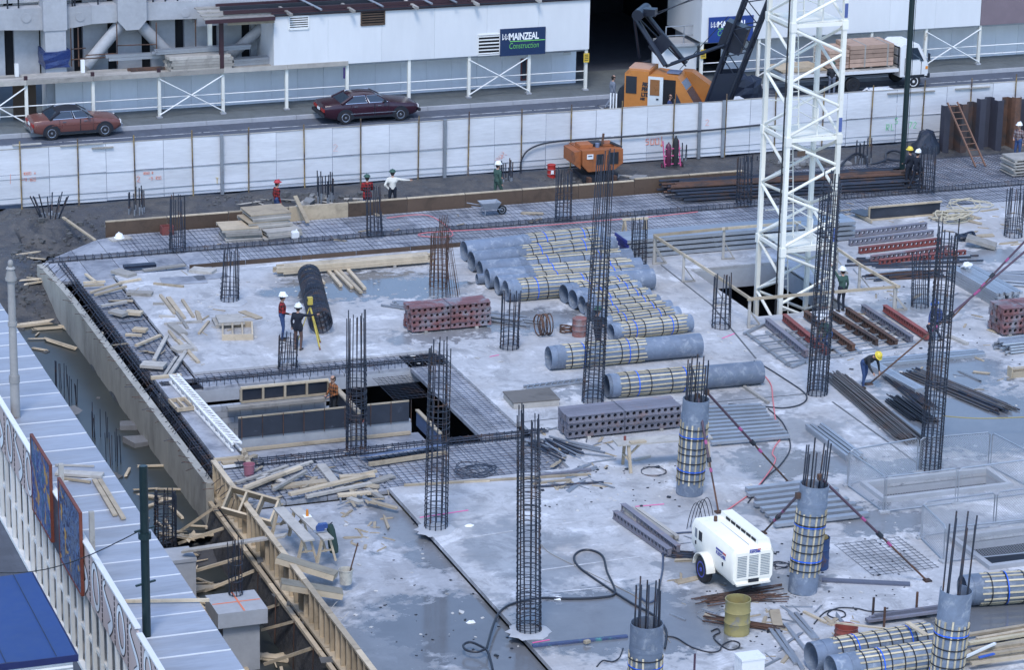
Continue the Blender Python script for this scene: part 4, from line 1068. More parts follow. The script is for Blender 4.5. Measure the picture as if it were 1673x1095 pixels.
rows = [((921, 480), (1028, 464), 31, .18, .95, 'hindmost tube of the short middle row'), ((936, 489), (1043, 474), 32, .2, .95, 'second tube of the short middle row'), ((951, 498), (1060, 485), 30, .2, .95, 'third tube of the short middle row'),
  ((960, 508), (1076, 496), 29, .15, .95, 'fourth tube of the short middle row'), ((972, 519), (1090, 505), 28, .1, .94, 'fifth tube of the short middle row'), ((985, 530), (1106, 515), 28, .1, .92, 'sixth tube of the short middle row'), ((998, 543), (1128, 527), 28, .1, .93, 'seventh tube of the short middle row')]
for i, (l, r, d, a, c, lab) in enumerate(rows): lying(lab, l, r, d, a, c, 30+i, 4)
lying('battened tube lying behind the pair at the bottom right', (1325, 1074), (1520, 1042), 49, .16, .98, 41, 8)
lying('nearest battened tube at the bottom right', (1357, 1096), (1560, 1066), 49, .2, .98, 42, 8)
lying('battened tube lying at the right edge behind the filled column', (1572, 965), (1800, 950), 50, .12, .95, 43, 7)
# small plain offcut tube beside the rear row
p = G(779, 456, .2); o = link('tube_offcut', tube_mesh(.19, .9, m_tube), None, TR(p, -.05)); tag(o, 'short narrow grey tube offcut beside the rear row of tubes', 'tube')
def standing(label, px, base_py, top_py, bar_py, dpx, b0_py, b1_py, seed, nbars=9, z=0.0, slit=False, dx=0):
    p = G(px, base_py, z); s = SC(p); R = dpx/s/2
    h = HT(p, top_py)-z; zb0, zb1 = HT(p, b0_py)-z, HT(p, b1_py)-z
    ax = Vector((dx/s, 0, h)).normalized(); Rm = Vector((0, 0, 1)).rotation_difference(ax).to_matrix().to_4x4()
    T = Matrix.Translation(p) @ Rm @ Matrix.Rotation(-math.pi/2, 4, 'Y')
    t = form_tube(label, T, R, h if not slit else zb1+.15, zb0, zb1, 7, seed, 'column_form', nb=15, group='standing column form tubes', collar=False)
    if slit: link('open_sleeve', tube_mesh(R, h-zb1-.1, m_tube, a0=-.2, a1=4.6), t, T @ Matrix.Translation((zb1+.1, 0, 0)) @ Matrix.Rotation(.9, 4, 'X'))
    else: link('collar', tube_mesh(R+.012, .12, m_tube), t, T @ Matrix.Translation((zb1+.12, 0, 0)))
    link('poured_fill', None, None) if False else None
    b = MB(); b.cyl(p+ax*(h-.55 if not slit else zb1), p+ax*(h-.5 if not slit else zb1+.05), R-.02, n=24); b.obj('concrete_fill', m_conc, t)
    q = random.Random(seed); hb = HT(p, bar_py)-z
    for i in range(nbars):
        a = math.tau*i/nbars; e = Vector((math.cos(a), math.sin(a), 0))*(R-.09)
        lo = p+ax*(h-.6 if not slit else zb1)+e; hi = p+ax*(hb*q.uniform(.93, 1))+e+Vector((q.uniform(-.03, .03), q.uniform(-.03, .03), 0))
        bar('rebar', lo, hi, .022, m_rebar, t)
    return t
standing('leftmost standing battened column form, beside the trestle table', 1126, 806, 652, 584, 43.5, 788, 690, 51, 10, dx=6)
standing('standing battened column form right of the white compressor', 1311, 966, 792, 722, 47.5, 935, 832, 52, 9, dx=12)
standing('large battened column form with open sleeve at the lower right', 1541, 1150, 965, 838, 53, 1120, 1012, 53, 7, slit=True, dx=10)
standing('battened column form cut by the bottom edge before the puddle', 1052, 1160, 1018, 948, 54, 1140, 1068, 54, 10)

# ---------------------------------------------------------------- tower crane mast
mx0, my0 = PY(1273, 522, 91.3).x, 91.3
W_ = 1.95
mast = thing('crane_mast', 'tall cream lattice mast of a tower crane standing in the slab opening', 'tower crane mast', (mx0+W_/2, my0+W_/2, -3.5))
legs = {'F': (mx0, my0), 'R': (mx0+W_, my0), 'B': (mx0+W_, my0+W_), 'L': (mx0, my0+W_)}
zs = [PY(1285, y, my0).z for y in (590, 405, 225, 38, -150, -340)]
zs[0] = zs[1]-(zs[2]-zs[1])
for k in range(len(zs)-1):
    for nm, (x, y) in legs.items():
        box('leg', (x, y, (zs[k]+zs[k+1])/2), (.15, .15, zs[k+1]-zs[k]-.01), m_cream, mast)
        box('leg_joint', (x, y, zs[k+1]-.15), (.21, .21, .32), m_cream, mast)
    for z in (zs[k+1]-.12,):
        for a, c in (('F', 'R'), ('R', 'B'), ('B', 'L'), ('L', 'F')):
            beam('horizontal', (*legs[a], z), (*legs[c], z), .1, .12, m_cream, mast)
    for a, c in (('F', 'R'), ('R', 'B'), ('B', 'L'), ('L', 'F')):
        n = 4; A_, C_ = Vector((*legs[a], 0)), Vector((*legs[c], 0))
        hz = (zs[k+1]-.2-zs[k])/n
        off = (A_-C_).normalized().cross(Vector((0, 0, 1)))*.0
        for i in range(n):
            u, v = (A_, C_) if (i % 2 == 0) else (C_, A_)
            if a in 'B': u, v = v, u
            bar('diagonal', (u.x, u.y, zs[k]+hz*i+.03), (v.x, v.y, zs[k]+hz*(i+1)-.03), .055, m_cream, mast, 8)
    if k in (0, 1, 2, 3):
        z = zs[k+1]-.04
        for i in range(4): box('platform_board', (mx0+W_*.5, my0+.3+i*.45, z), (W_-.3, .43, .035), m_cream, mast)
        for (x, y) in ((mx0+W_*.62, my0+.2), (mx0+W_*.62, my0+W_-.2)): bar('guard_post', (x, y, z), (x, y, z+.95), .025, m_cream, mast)
        bar('guard_rail', (mx0+W_*.62, my0+.2, z+.95), (mx0+W_*.62, my0+W_-.2, z+.95), .022, m_cream, mast); bar('guard_rail', (mx0+.1, my0+W_-.2, z+.95), (mx0+W_*.62, my0+W_-.2, z+.95), .022, m_cream, mast)
        bar('guard_rail', (mx0+W_*.62, my0+.2, z+.5), (mx0+W_*.62, my0+W_-.2, z+.5), .018, m_cream, mast)
    # ladder, a little tilted in each section
    z0, z1 = zs[k]+.1, zs[k+1]-.2
    la = Vector((mx0+.42, my0+.75, z0)); lb = Vector((mx0+.42, my0+1.2, z1)); sx = Vector((.34, 0, 0))
    ld = thing('x', 'x', 'x', la) if False else None
    for s_ in (0, 1): beam('ladder_rail', la+sx*s_, lb+sx*s_, .03, .04, m_cream, mast)
    for i in range(13): p_ = la.lerp(lb, (i+.5)/13); bar('ladder_rung', p_, p_+sx, .014, m_cream, mast)
for z in (zs[2]+.5,): box('name_plate', (mx0+.5, my0-.09, zs[1]+3.4), (.3, .02, .18), m_brownply, mast)
bar('power_cable', (mx0-.12, my0+.1, -2), (mx0-.12, my0+.1, zs[-1]), .03, m_rubber, mast)
for z in zs[1:]: box('blue_clip', (mx0+W_, my0-.085, z+.35), (.12, .02, .5), M('blue_plate', (.08, .12, .3), .5, .2), mast)
# dark post standing on the far deck
p = G(1473, 292, 0)
t = thing('dark_post', 'tall dark round steel post rising from the far deck beyond the top of the photo', 'post', p)
bar('shaft', p, p+Vector((0, 0, 9.5)), .115, m_pole, t, 14); bar('base_flange', p, p+Vector((0, 0, .05)), .24, m_pole, t, 14)
bar('rope', p+Vector((.2, .05, 0)), p+Vector((.2, .05, 9.5)), .012, m_dark, t)
# ---------------------------------------------------------------- vehicles and machines
def wheel(parent, T, x, y, r, wd, side, rim_mat, tread=None):
    """tyre with rim; axle along local y; side=-1 faces -y"""
    Tw = T @ Matrix.Translation((x, y, r))
    b = MB(); n = 20
    ring = lambda yy, rr: [(rr*math.cos(math.tau*i/n), yy, rr*math.sin(math.tau*i/n)) for i in range(n)]
    b.loft([ring(-wd/2, r*.62), ring(-wd/2, r*.9), ring(-wd*.36, r), ring(wd*.36, r), ring(wd/2, r*.9), ring(wd/2, r*.62)], cap=True)
    w_ = b.obj('wheel', m_rubber, parent, Tw, smooth=True); recalc(w_.data)
    b = MB(); s = side
    b.loft([ring(s*wd*.46, r*.64), ring(s*wd*.54, r*.6), ring(s*wd*.5, r*.5), ring(s*wd*.44, r*.2), ring(s*wd*.56, r*.16), ring(s*wd*.58, .001)], cap=False)
    o = b.obj('rim', rim_mat, w_, Tw, smooth=True); recalc(o.data)
    for k in range(8):
        a = math.tau*k/8; c = Vector((math.cos(a)*r*.42, s*wd*.50, math.sin(a)*r*.42)); bb = MB(); bb.cyl(c, c+Vector((0, s*.012, 0)), r*.07, n=6); bb.obj('rim_hole', m_dark, w_, Tw)
def sedan(label, loc, rz, L, W, H, paint, roof, chrome_pillars=True, wheelbase=2.6, boxy=0.0, front_over=.8, visible_roof_only=False):
    T = TR(loc, rz); t = thing('parked_car', label, 'car', None, None, T=T)
    hw = W/2
    def ring(x, f, z0, zm, zt, ins=.0):
        a = hw*f
        pts = [(-a*.90, z0), (-a*.985, z0+.10), (-a, zm), (-a*.985, zt-.07), (-a*(.93-ins), zt-.012), (-a*(.55-ins), zt+.012)]
        return [(x, y, z) for y, z in pts]+[(x, -y, z) for y, z in pts[::-1]]
    xr, xf = -L/2, L/2; be = .86 if not boxy else .88
    secs = [ring(xr, .86, .42, .55, .72+.05*boxy), ring(xr+.06, .93, .33, .58, .82+.03*boxy), ring(xr+.4, .98, .24, .58, be), ring(xr+1.1, 1, .22, .58, be+.03), ring(0, 1, .22, .58, be+.03), ring(L*.16, 1, .22, .58, be+.02), ring(xf-.9, .99, .23, .56, be-.06), ring(xf-.25, .95, .26, .55, be-.13), ring(xf-.05, .9, .34, .55, be-.19), ring(xf, .86, .40, .54, be-.25)]
    b = MB(); b.loft(secs); o = b.obj('body', paint, t, T, smooth=True); recalc(o.data)
    # cabin: roof skin and pillars round the glass
    zb, zt = be+.015, H
    xrb, xrt, xft, xfb = -L*.315, -L*.19, L*.065, L*.185
    bw, tw = hw*.94, hw*.72
    C = {}
    for nm, x, y, z in (('rb', xrb, bw, zb), ('rt', xrt, tw, zt-.07), ('ft', xft, tw, zt-.06), ('fb', xfb, bw, zb)):
        for s in (-1, 1): C[nm, s] = Vector((x, s*y, z))
    b = MB(); rs = []
    for x, f, dz in ((xrt-.1, .95, -.09), (xrt+.08, 1, -.025), ((xrt+xft)/2, 1.02, 0), (xft-.08, 1.0, -.02), (xft+.06, .96, -.08)):
        a = tw*f; rs.append([(x, -a, zt-.075+dz*.4), (x, -a*.86, zt-.02+dz), (x, 0, zt+.004+dz), (x, a*.86, zt-.02+dz), (x, a, zt-.075+dz*.4), (x, 0, zt-.08+dz*.4)])
    b.loft(rs); o = b.obj('roof', roof, t, T, smooth=True); recalc(o.data)
    b = MB()
    for s in (-1, 1):
        b.beam(C['rb', s], C['rt', s], .13, .07); b.beam(C['fb', s], C['ft', s], .06, .05)
        m0 = C['rb', s].lerp(C['fb', s], .56); m1 = C['rt', s].lerp(C['ft', s], .52); b.beam(m0, m1, .05, .05)
    b.obj('pillar', roof if roof is not paint else paint, t, T)
    def pane(nm, q):
        n = (q[1]-q[0]).cross(q[2]-q[0]).normalized()*.008
        bb = MB(); bb.loft([[v+n for v in q], [v-n for v in q]]); o = bb.obj(nm, m_glass, t, T); recalc(o.data)
    pane('windscreen', [C['fb', -1].lerp(C['fb', 1], .04), C['fb', 1].lerp(C['fb', -1], .04), C['ft', 1], C['ft', -1]])
    pane('rear_window', [C['rb', 1].lerp(C['rb', -1], .08), C['rb', -1].lerp(C['rb', 1], .08), C['rt', -1].lerp(C['rt', 1], .05), C['rt', 1].lerp(C['rt', -1], .05)])
    for s in (-1, 1):
        m0 = C['rb', s].lerp(C['fb', s], .56); m1 = C['rt', s].lerp(C['ft', s], .52)
        a0, a1 = C['rb', s].lerp(m0, .14), C['rt', s].lerp(m1, .10); a2, a3 = m1.lerp(C['rt', s], .05), m0.lerp(C['rb', s], .04)
        pane('side_window', [a0, a3, a2, a1])
        b0, b1, b2, b3 = m0.lerp(C['fb', s], .05), C['fb', s].lerp(m0, .05), C['ft', s].lerp(m1, .03), m1.lerp(C['ft', s], .06)
        pane('side_window', [b0, b1, b2, b3])
        bb = MB(); rr_ = .02
        for q in ((a0, a3, a2, a1), (b0, b1, b2, b3)): bb.tube([v+Vector((0, s*.012, 0)) for v in q], rr_, 5, True)
        bb.obj('window_trim', m_chrome, t, T)
        # doors
        for x0, x1, nm in ((xrb+.42, .12, 'door'), (.14, xfb-.02, 'door')):
            bb = MB(); y = s*(hw+.001)
            for xx in (x0, x1): bb.box((xx, y, .58), (.012, .012, .52))
            bb.box(((x0+x1)/2, y, .31), (x1-x0, .012, .012)); d = bb.obj('door', m_dark, t, T)
            bb = MB(); bb.box((x0+.2, s*(hw+.012), .76), (.15, .025, .03)); bb.obj('handle', m_chrome, d, T)
        bb = MB(); bb.box((-.05, s*(hw+.004), .45 if boxy else .62), (L*.56, .016, .03)); bb.obj('side_trim', m_chrome if boxy else paint, t, T)
        bb = MB(); bb.box((-.05, s*(hw*.99), .28), (L*.5, .02, .1)); bb.obj('sill', m_dark, t, T)
        bb = MB(); bb.box((xfb-.22, s*(hw+.06), zb+.06), (.1, .14, .09)); bb.obj('mirror', m_dark if boxy else m_chrome, t, T)
    x_f = xf-front_over; x_r = x_f-wheelbase
    for x in (x_r, x_f):
        for s in (-1, 1):
            bb = MB(); n = 16; y = s*(hw+.002)
            ring_ = lambda yy, r: [(x+r*math.cos(math.pi*i/(n-1)), yy, .30+r*math.sin(math.pi*i/(n-1))) for i in range(n)]+[(x-.36, yy, .2), (x+.36, yy, .2)]
            bb.loft([ring_(y-.05*s, .375), ring_(y+.006*s, .375)]); o = bb.obj('wheel_arch', m_dark, t, T); recalc(o.data)
            wheel(t, T, x, s*(hw-.075), .30, .18, s, m_chrome)
    for x, nm in ((xf+.05, 'front_bumper'), (xr-.05, 'rear_bumper')):
        bb = MB(); bb.box((x, 0, .44), (.10, W*.95, .12)); bb.obj(nm, m_dark if boxy else m_chrome, t, T)
    bb = MB(); bb.box((xf+.005, 0, .60), (.03, W*.62, .13)); bb.obj('grille', m_dark, t, T)
    for s in (-1, 1):
        bb = MB(); bb.box((xf+.006, s*hw*.7, .60), (.04, .26, .13)); bb.obj('headlight', m_lw, t, T)
        bb = MB(); bb.box((xr+.0, s*hw*.66, .64), (.05, .42, .13)); bb.obj('tail_light', M('tail_red', (.35, .02, .015), .35, .1), t, T)
    bb = MB(); bb.box((xr-.03, 0, .62), (.02, .36, .11)); bb.obj('number_plate', m_lw, t, T)
    return t
m_brick = M('brick_car_paint', (.16, .062, .05), .3, .08, .5, rand=0, spec=.6); m_vinyl = M('black_vinyl', (.015, .017, .024), .6, .1)
m_maroon = M('maroon_car_paint', (.034, .008, .016), .2, .06, .5, rand=0, spec=.7)
m_whitecar = M('white_car_paint', (.72, .72, .71), .3, .05, .5, rand=0)
a, c = G(78, 229), G(165, 223)
sedan('brick red saloon car with a black vinyl roof parked at the far left kerb', ((a.x+c.x)/2+.12, a.y+.72, 0), .02, 3.74, 1.55, 1.22, m_brick, m_vinyl, wheelbase=(c.x-a.x), front_over=.70)
a, c = G(564, 203), G(655, 198)
sedan('dark maroon saloon car with chrome window trim driving along the street', ((a.x+c.x)/2-.05, a.y+.78, 0), .0, 4.27, 1.66, 1.24, m_maroon, m_maroon, wheelbase=(c.x-a.x), boxy=1, front_over=.83)
p = G(1452, 144, 1.36)
sedan('white car showing only its roof above the fence behind the dark post', (p.x, p.y, 0), .0, 3.9, 1.55, 1.36, m_whitecar, m_whitecar)
# flatbed truck
def flatbed():
    a, c = G(1492, 146), G(1392, 152)
    T = TR(((a.x+c.x)/2, a.y+.95, 0)); t = thing('flatbed_truck', 'white flatbed truck carrying packs of timber on the far street', 'truck', None, T=T)
    wb = a.x-c.x; xf, xr = wb/2, -wb/2; hw = .95
    prof = lambda ins: [(xf-.72, .62), (xf-.72, 1.98), (xf-.5, 2.12), (xf+.22, 2.10), (xf+.60, 1.40), (xf+.70, 1.10), (xf+.70, .62)]
    b = MB(); P_ = prof(0); cx_ = xf
    b.loft([[(x-.02*(z > 1.4), s*(hw*(1 if z < 1.45 else .93)), z) for x, z in P_] for s in (-1, -.98, .98, 1)]); o = b.obj('cab', m_whitecar, t, T); recalc(o.data)
    for s in (-1, 1):
        y = s*hw*.955
        bb = MB(); q = [(xf-.45, 1.42), (xf-.45, 1.95), (xf+.12, 1.95), (xf+.46, 1.32), (xf+.30, 1.32), (xf+.24, 1.42)]
        bb.loft([[(x, s*hw*(1.006 if z < 1.5 else .955), z) for x, z in q], [(x, s*hw*(1.012 if z < 1.5 else .962), z) for x, z in q]]); o = bb.obj('side_window', m_glass, t, T); recalc(o.data)
        bb = MB(); bb.box((xf-.5, s*(hw+.006), 1.1), (.02, .01, .8)); bb.box((xf+.34, s*(hw+.006), 1.0), (.02, .01, .6)); d = bb.obj('door', m_dark, t, T)
        bb = MB(); bb.box((xf-.34, s*(hw+.02), 1.2), (.14, .02, .05)); bb.obj('handle', m_dark, d, T)
        bb = MB(); bb.box((xf+.62, s*(hw+.18), 1.55), (.05, .16, .3)); bb.obj('mirror', m_dark, t, T)
        bb = MB(); bb.box((xf+.70, s*hw*.72, .95), (.04, .3, .2)); bb.obj('headlight', m_lw, t, T)
        bb = MB(); bb.box((xf+.62, s*(hw+.004), 1.0), (.12, .02, .14)); bb.obj('indicator', M('amber', (.85, .30, .03), .3, .1), t, T)
        bb = MB(); bb.box((xf+.05, s*(hw+.002), .62), (.95, .02, .14)); bb.obj('mudguard', m_dark, t, T)
    bb = MB(); q = [Vector((xf+.245, -hw*.86, 2.02)), Vector((xf+.245, hw*.86, 2.02)), Vector((xf+.605, hw*.9, 1.42)), Vector((xf+.605, -hw*.9, 1.42))]
    bb.loft([[v+Vector((.012, 0, .006)) for v in q], [v+Vector((.0, 0, 0)) for v in q]]); o = bb.obj('windscreen', m_glass, t, T); recalc(o.data)
    bb = MB(); bb.box((xf+.74, 0, .62), (.14, hw*2, .2)); bb.obj('front_bumper', m_dark, t, T)
    Ld = wb+2.6
    bb = MB(); bb.box((xf-.85-Ld/2, 0, .98), (Ld, 2.1, .14)); bb.obj('deck', m_whitecar, t, T)
    for k in range(9):
        bb = MB(); bb.box((xf-.85-Ld*(k+.5)/9, 0, 1.06), (Ld/9-.02, 2.0, .03)); bb.obj('deck_board', m_boardg, t, T)
    bb = MB(); bb.box((xf-.9-Ld/2, -.35, .78), (Ld+.8, .12, .2)); bb.box((xf-.9-Ld/2, .35, .78), (Ld+.8, .12, .2)); bb.obj('chassis', m_dark, t, T)
    bb = MB()
    for zz_ in (1.2, 1.6, 2.0): bb.box((xf-.82, 0, zz_), (.05, 1.9, .05))
    for yy in (-.9, -.3, .3, .9): bb.box((xf-.82, yy, 1.55), (.05, .05, 1.0))
    bb.obj('headboard', m_dark, t, T)
    for x, r in ((xf, .37), (xr, .37)):
        for s in (-1, 1): wheel(t, T, x, s*(hw-.13), r, .25, s, m_white if s < 0 and x > 0 else m_dark)
    return T, xf, t
Tt, xf_, _ = flatbed()
m_lvl = wood('packed_timber', (.40, .27, .20))
for x0, L_, n_, z0, lab in ((xf_-1.02-1.1, 2.2, 5, 1.1, 'tall strapped pack of pinkish timber behind the truck cab'), (xf_-1.02-2.75, 1.0, 5, 1.1, 'lower pack of pinkish timber at the middle of the truck deck')):
    t = thing('timber_pack', lab, 'timber pack', (Tt @ Vector((x0, 0, z0))), 'timber packs on the truck')
    hgt = .205 if L_ > 2 else .17
    for k in range(n_):
        bb = MB(); bb.box((x0, 0, z0+.06+hgt*(k+.5)), (L_, 1.55, hgt-.025)); bb.obj('timber_layer', m_lvl, t, Tt)
    for k in range(3): bb = MB(); bb.box((x0-L_/2+.2+(L_-.4)*k/2, 0, z0+.03), (.09, 1.5, .055)); bb.obj('bearer', m_boardg, t, Tt)
    if L_ > 2: 
        bb = MB(); 
        for dx in (-.35, .8): bb.box((x0+dx, 0, z0+.06+hgt*n_/2), (.07, 1.57, hgt*n_+.01))
        bb.obj('strap', m_boardg, t, Tt)
for k in range(3):
    T2 = Tt @ Matrix.Translation((xf_-1.0-4.4-.1*k, .05*k, 1.10+.045*k)) @ Matrix.Rotation(.03*k, 4, 'Z')
    bb = MB(); bb.box((0, 0, .02), (2.2, 1.3, .04)); o = bb.obj('plywood_sheet', m_ply, None, T2); tag(o, ('bottom', 'middle', 'top')[k]+' plywood sheet of the three on the tail of the truck deck', 'plywood', 'plywood sheets on the truck tail')

# ------------------------------------------------ orange crane behind the fence
YC = 113.55
q2 = lambda px, py: (lambda v: (v.x, v.z))(PY(px, py, YC))
cr_ = thing('mobile_crane', 'orange mobile crane with black lattice boom parked behind the white fence', 'crane', (q2(1090, 150)[0], YC+1.2, 0))
def prismY(poly, y0, y1, nm, mat, parent=None):
    b = MB(); b.loft([[(x, y0, z) for x, z in poly], [(x, y1, z) for x, z in poly]]); o = b.obj(nm, mat, parent); recalc(o.data); return o
zbm = 1.15
xe0, zt0 = q2(1031, 124); xe1, _ = q2(1069, 127)
prismY([(xe0, zbm), (xe0, zt0-.12), (xe0+.12, zt0), (xe1, zt0), (xe1, zbm)], YC, YC+1.7, 'engine_house', m_orange, cr_)
box('roof_plate', ((xe0+xe1)/2, YC+.95, zt0+.015), (xe1-xe0-.15, 1.1, .04), M('faded_orange', (.42, .25, .17), .7, .3, 2), cr_)
a, c = q2(1033, 133), q2(1049, 160); box('engine_grille', ((a[0]+c[0])/2, YC-.01, (a[1]+c[1])/2), (c[0]-a[0], .03, a[1]-c[1]), m_dark, cr_)
xc1_ = q2(1144, 172)[0]; xct, zct = q2(1117, 128)
ztop = q2(1085, 122)[1]
prismY([(xe1+.01, zbm), (xe1+.01, ztop-.1), (xe1+.2, ztop), (xct-.1, ztop-.06), (xct, zct), (xc1_, q2(1144, 172)[1]), (xc1_, zbm)], YC-.06, YC+1.15, 'cab', m_orange, cr_)
a, c = q2(1091, 130), q2(1109, 190); box('cab_opening_shade', ((a[0]+c[0])/2, YC-.062, (a[1]+zbm)/2), (c[0]-a[0], .02, a[1]-zbm), m_blackh, cr_)  # flat black panel on the solid cab paints the shade inside the doorway
a, c = q2(1069, 128), q2(1090, 190); d = box('sliding_door', ((a[0]+c[0])/2, YC-.11, (a[1]+zbm)/2), (c[0]-a[0], .06, a[1]-zbm), M('door_grey_white', (.55, .58, .58), .5, .15), cr_)
a, c = q2(1072, 132), q2(1086, 157); box('door_window', ((a[0]+c[0])/2, YC-.145, (a[1]+c[1])/2), (c[0]-a[0], .02, a[1]-c[1]), M('brown_glass', (.25, .11, .04), .3, .2), d)
a = q2(1083, 163); box('door_handle', (a[0], YC-.15, a[1]), (.1, .03, .07), m_dark, d)
prismY([q2(1112, 150), q2(1110, 170), q2(1122, 171)], YC-.075, YC-.05, 'side_window', m_glass, cr_)
b = MB(); u, v = Vector((xct+.03, 0, zct-.1)), Vector((xc1_-.06, 0, q2(1144, 168)[1])); 
for (s0, s1, mt) in ((0, .32, M('sky_glass', (.14, .24, .34), .1, .2)), (.36, .98, m_glass)):
    A_, B_ = u.lerp(v, s0), u.lerp(v, s1); n_ = Vector((v.z-u.z, 0, -(v.x-u.x))).normalized(); n_ = n_ if n_.x > 0 else -n_
    bb = MB(); q = [Vector((A_.x, YC+.05, A_.z)), Vector((A_.x, YC+1.05, A_.z)), Vector((B_.x, YC+1.05, B_.z)), Vector((B_.x, YC+.05, B_.z))]
    bb.loft([[w_+n_*.03 for w_ in q], [w_-n_*.01 for w_ in q]]); o = bb.obj('windscreen', mt, cr_); recalc(o.data)
prismY([q2(1110, 128), (q2(1110, 126)[0], zt0-.12), (q2(1126, 120)[0], zt0-.12), (q2(1160, 142)[0], zt0-.75), (q2(1158, 150)[0], zbm), (q2(1110, 170)[0], zbm)], YC+1.16, YC+1.75, 'winch_cowl', m_orange, cr_)
box('roof_hatch', (xct-.35, YC+.5, ztop+.02), (.55, .6, .05), M('blue_grey', (.13, .16, .24), .4, .2), cr_)
for rows_, (px, py) in zip(('RIG', 'PER', 'LTD', 'N.Z'), ((1058, 146), (1057, 154), (1056, 163), (1055, 169))):
    a = q2(px, py); text_obj('lettering', rows_, .23 if rows_ != 'N.Z' else .13, m_dark, cr_, Matrix.Translation((a[0], YC-.008, a[1])) @ Matrix.Rotation(math.pi/2, 4, 'X'), bold=.012, shear=.1, spacing=.8)
a = q2(1050, 175); box('carrier', (a[0]+2.2, YC+1.2, .85), (7.5, 2.3, .5), m_dark, cr_)
a = q2(1034, 172); prismY([(a[0]-.75, .9), (a[0]-.75, 1.35), (a[0]-.35, q2(1028, 155)[1]), (xe0-.02, q2(1031, 152)[1]), (xe0-.02, .9)], YC+.1, YC+1.6, 'counterweight', m_dark, cr_)
for k in range(3): box('warning_stripe', (a[0]-.72+.13*k, YC+.05-.02*k, 1.5), (.06, .03, 1.1), m_white, cr_)
for k in range(4):
    for s in (0, 1): wheel(cr_, TR((a[0]+(-.9, .3, 3.6, 4.9)[k], YC+.2+2.0*s, 0)), 0, 0, .5, .32, 1 if s else -1, m_dark)
# gantry struts
def strut(nm, p0, p1, r, y0, y1, mat=m_pole): bar(nm, (q2(*p0)[0], y0, q2(*p0)[1]), (q2(*p1)[0], y1, q2(*p1)[1]), r, mat, cr_, 8)
m_cranebl = M('crane_black', (.010, .014, .026), .4, .3, 3)
strut('gantry_strut', (1092, 110), (1036, 40), .11, YC+.3, YC+1.0, m_cranebl); strut('gantry_strut', (1113, 114), (1056, 40), .11, YC+1.6, YC+1.2, m_cranebl)
strut('gantry_tie', (1036, 40), (1036, 118), .06, YC+1.0, YC+2.0, m_cranebl); strut('gantry_tie', (1038, 42), (1110, 122), .03, YC+1.2, YC+2, m_cranebl)
a = q2(1048, 34); bar('rope_drum', (a[0], YC+.3, a[1]), (a[0], YC+1.9, a[1]), .24, m_cranebl, cr_, 14); box('drum_plate', (a[0]+.3, YC+1.0, a[1]+.05), (.7, .5, .3), m_cranebl, cr_)
beam('strut_plate', (q2(1070, 76)[0], YC+1.0, q2(1070, 76)[1]), (q2(1086, 92)[0], YC+1.0, q2(1086, 92)[1]), .9, .04, m_cranebl, cr_, up=(0, 1, 0))
for dy in (.4, 1.4): strut('mast_rope', (1070, 34), (1260, -90+dy*20), .02, YC+dy, YC+dy, m_dark)
for dy, dz in ((.35, 0), (1.3, 3)): strut('boom_backstay', (1092, 112+dz), (1183, 64+dz), .06, YC+dy, YC+dy, m_cranebl)
strut('rope', (1110, 118), (1185, 20), .015, YC+.8, YC+.8, m_dark)
# boom: plated butt then lattice
b0 = Vector((*[q2(1162, 178)[0]], YC+1.0, q2(1162, 182)[1])); b1 = Vector((q2(1234, -30)[0], YC+1.0, q2(1234, -30)[1]))
d_ = (b1-b0).normalized(); sx_ = Vector((d_.z, 0, -d_.x)); sy_ = Vector((0, 1, 0)); Lb = (b1-b0).length+7
hwid = lambda s: .42 if s < 1.6 else .42+.10*min(1, (s-1.6)/3)
def bp(s, i, j): return b0+d_*s+sx_*i*hwid(s)+sy_*j*.5
for i, j in ((-1, -1), (1, -1), (1, 1), (-1, 1)):
    bar('boom_chord', bp(-.3, i, j), bp(2.5, i, j), .075, m_cranebl, cr_, 8); bar('boom_chord', bp(2.5, i, j), bp(Lb, i, j), .07, m_cranebl, cr_, 8)
for j in (-1, 1):
    bb = MB(); bb.loft([[bp(-.2, -1, j)+sy_*.02, bp(-.2, 1, j)+sy_*.02, bp(2.15, 1, j)+sy_*.02, bp(1.75, -1, j)+sy_*.02], [bp(-.2, -1, j)-sy_*.02, bp(-.2, 1, j)-sy_*.02, bp(2.15, 1, j)-sy_*.02, bp(1.75, -1, j)-sy_*.02]]); o = bb.obj('boom_plate', m_cranebl, cr_); recalc(o.data)
s = 1.9; k = 0
while s < Lb-.7:
    for j in (-1, 1): bar('boom_lacing', bp(s, -1 if k % 2 else 1, j), bp(s+.62, 1 if k % 2 else -1, j), .026, m_cranebl, cr_)
    for i in (-1, 1): bar('boom_lacing', bp(s, i, -1 if k % 2 else 1), bp(s+.62, i, 1 if k % 2 else -1), .026, m_cranebl, cr_)
    s += .62; k += 1
c_ = b0+d_*3.4-sx_*.35; beam('sheave_block', c_-d_*.6, c_+d_*.6, 1.0, .7, m_cranebl, cr_, up=(0, 1, 0))
Pv = Matrix.Translation((q2(1075, 150)[0], YC, 0)); cr_.matrix_basis = Matrix.Translation((.15, .9, -.12)) @ Pv @ Matrix.Rotation(math.radians(-36), 4, 'Z') @ Pv.inverted() @ cr_.matrix_basis
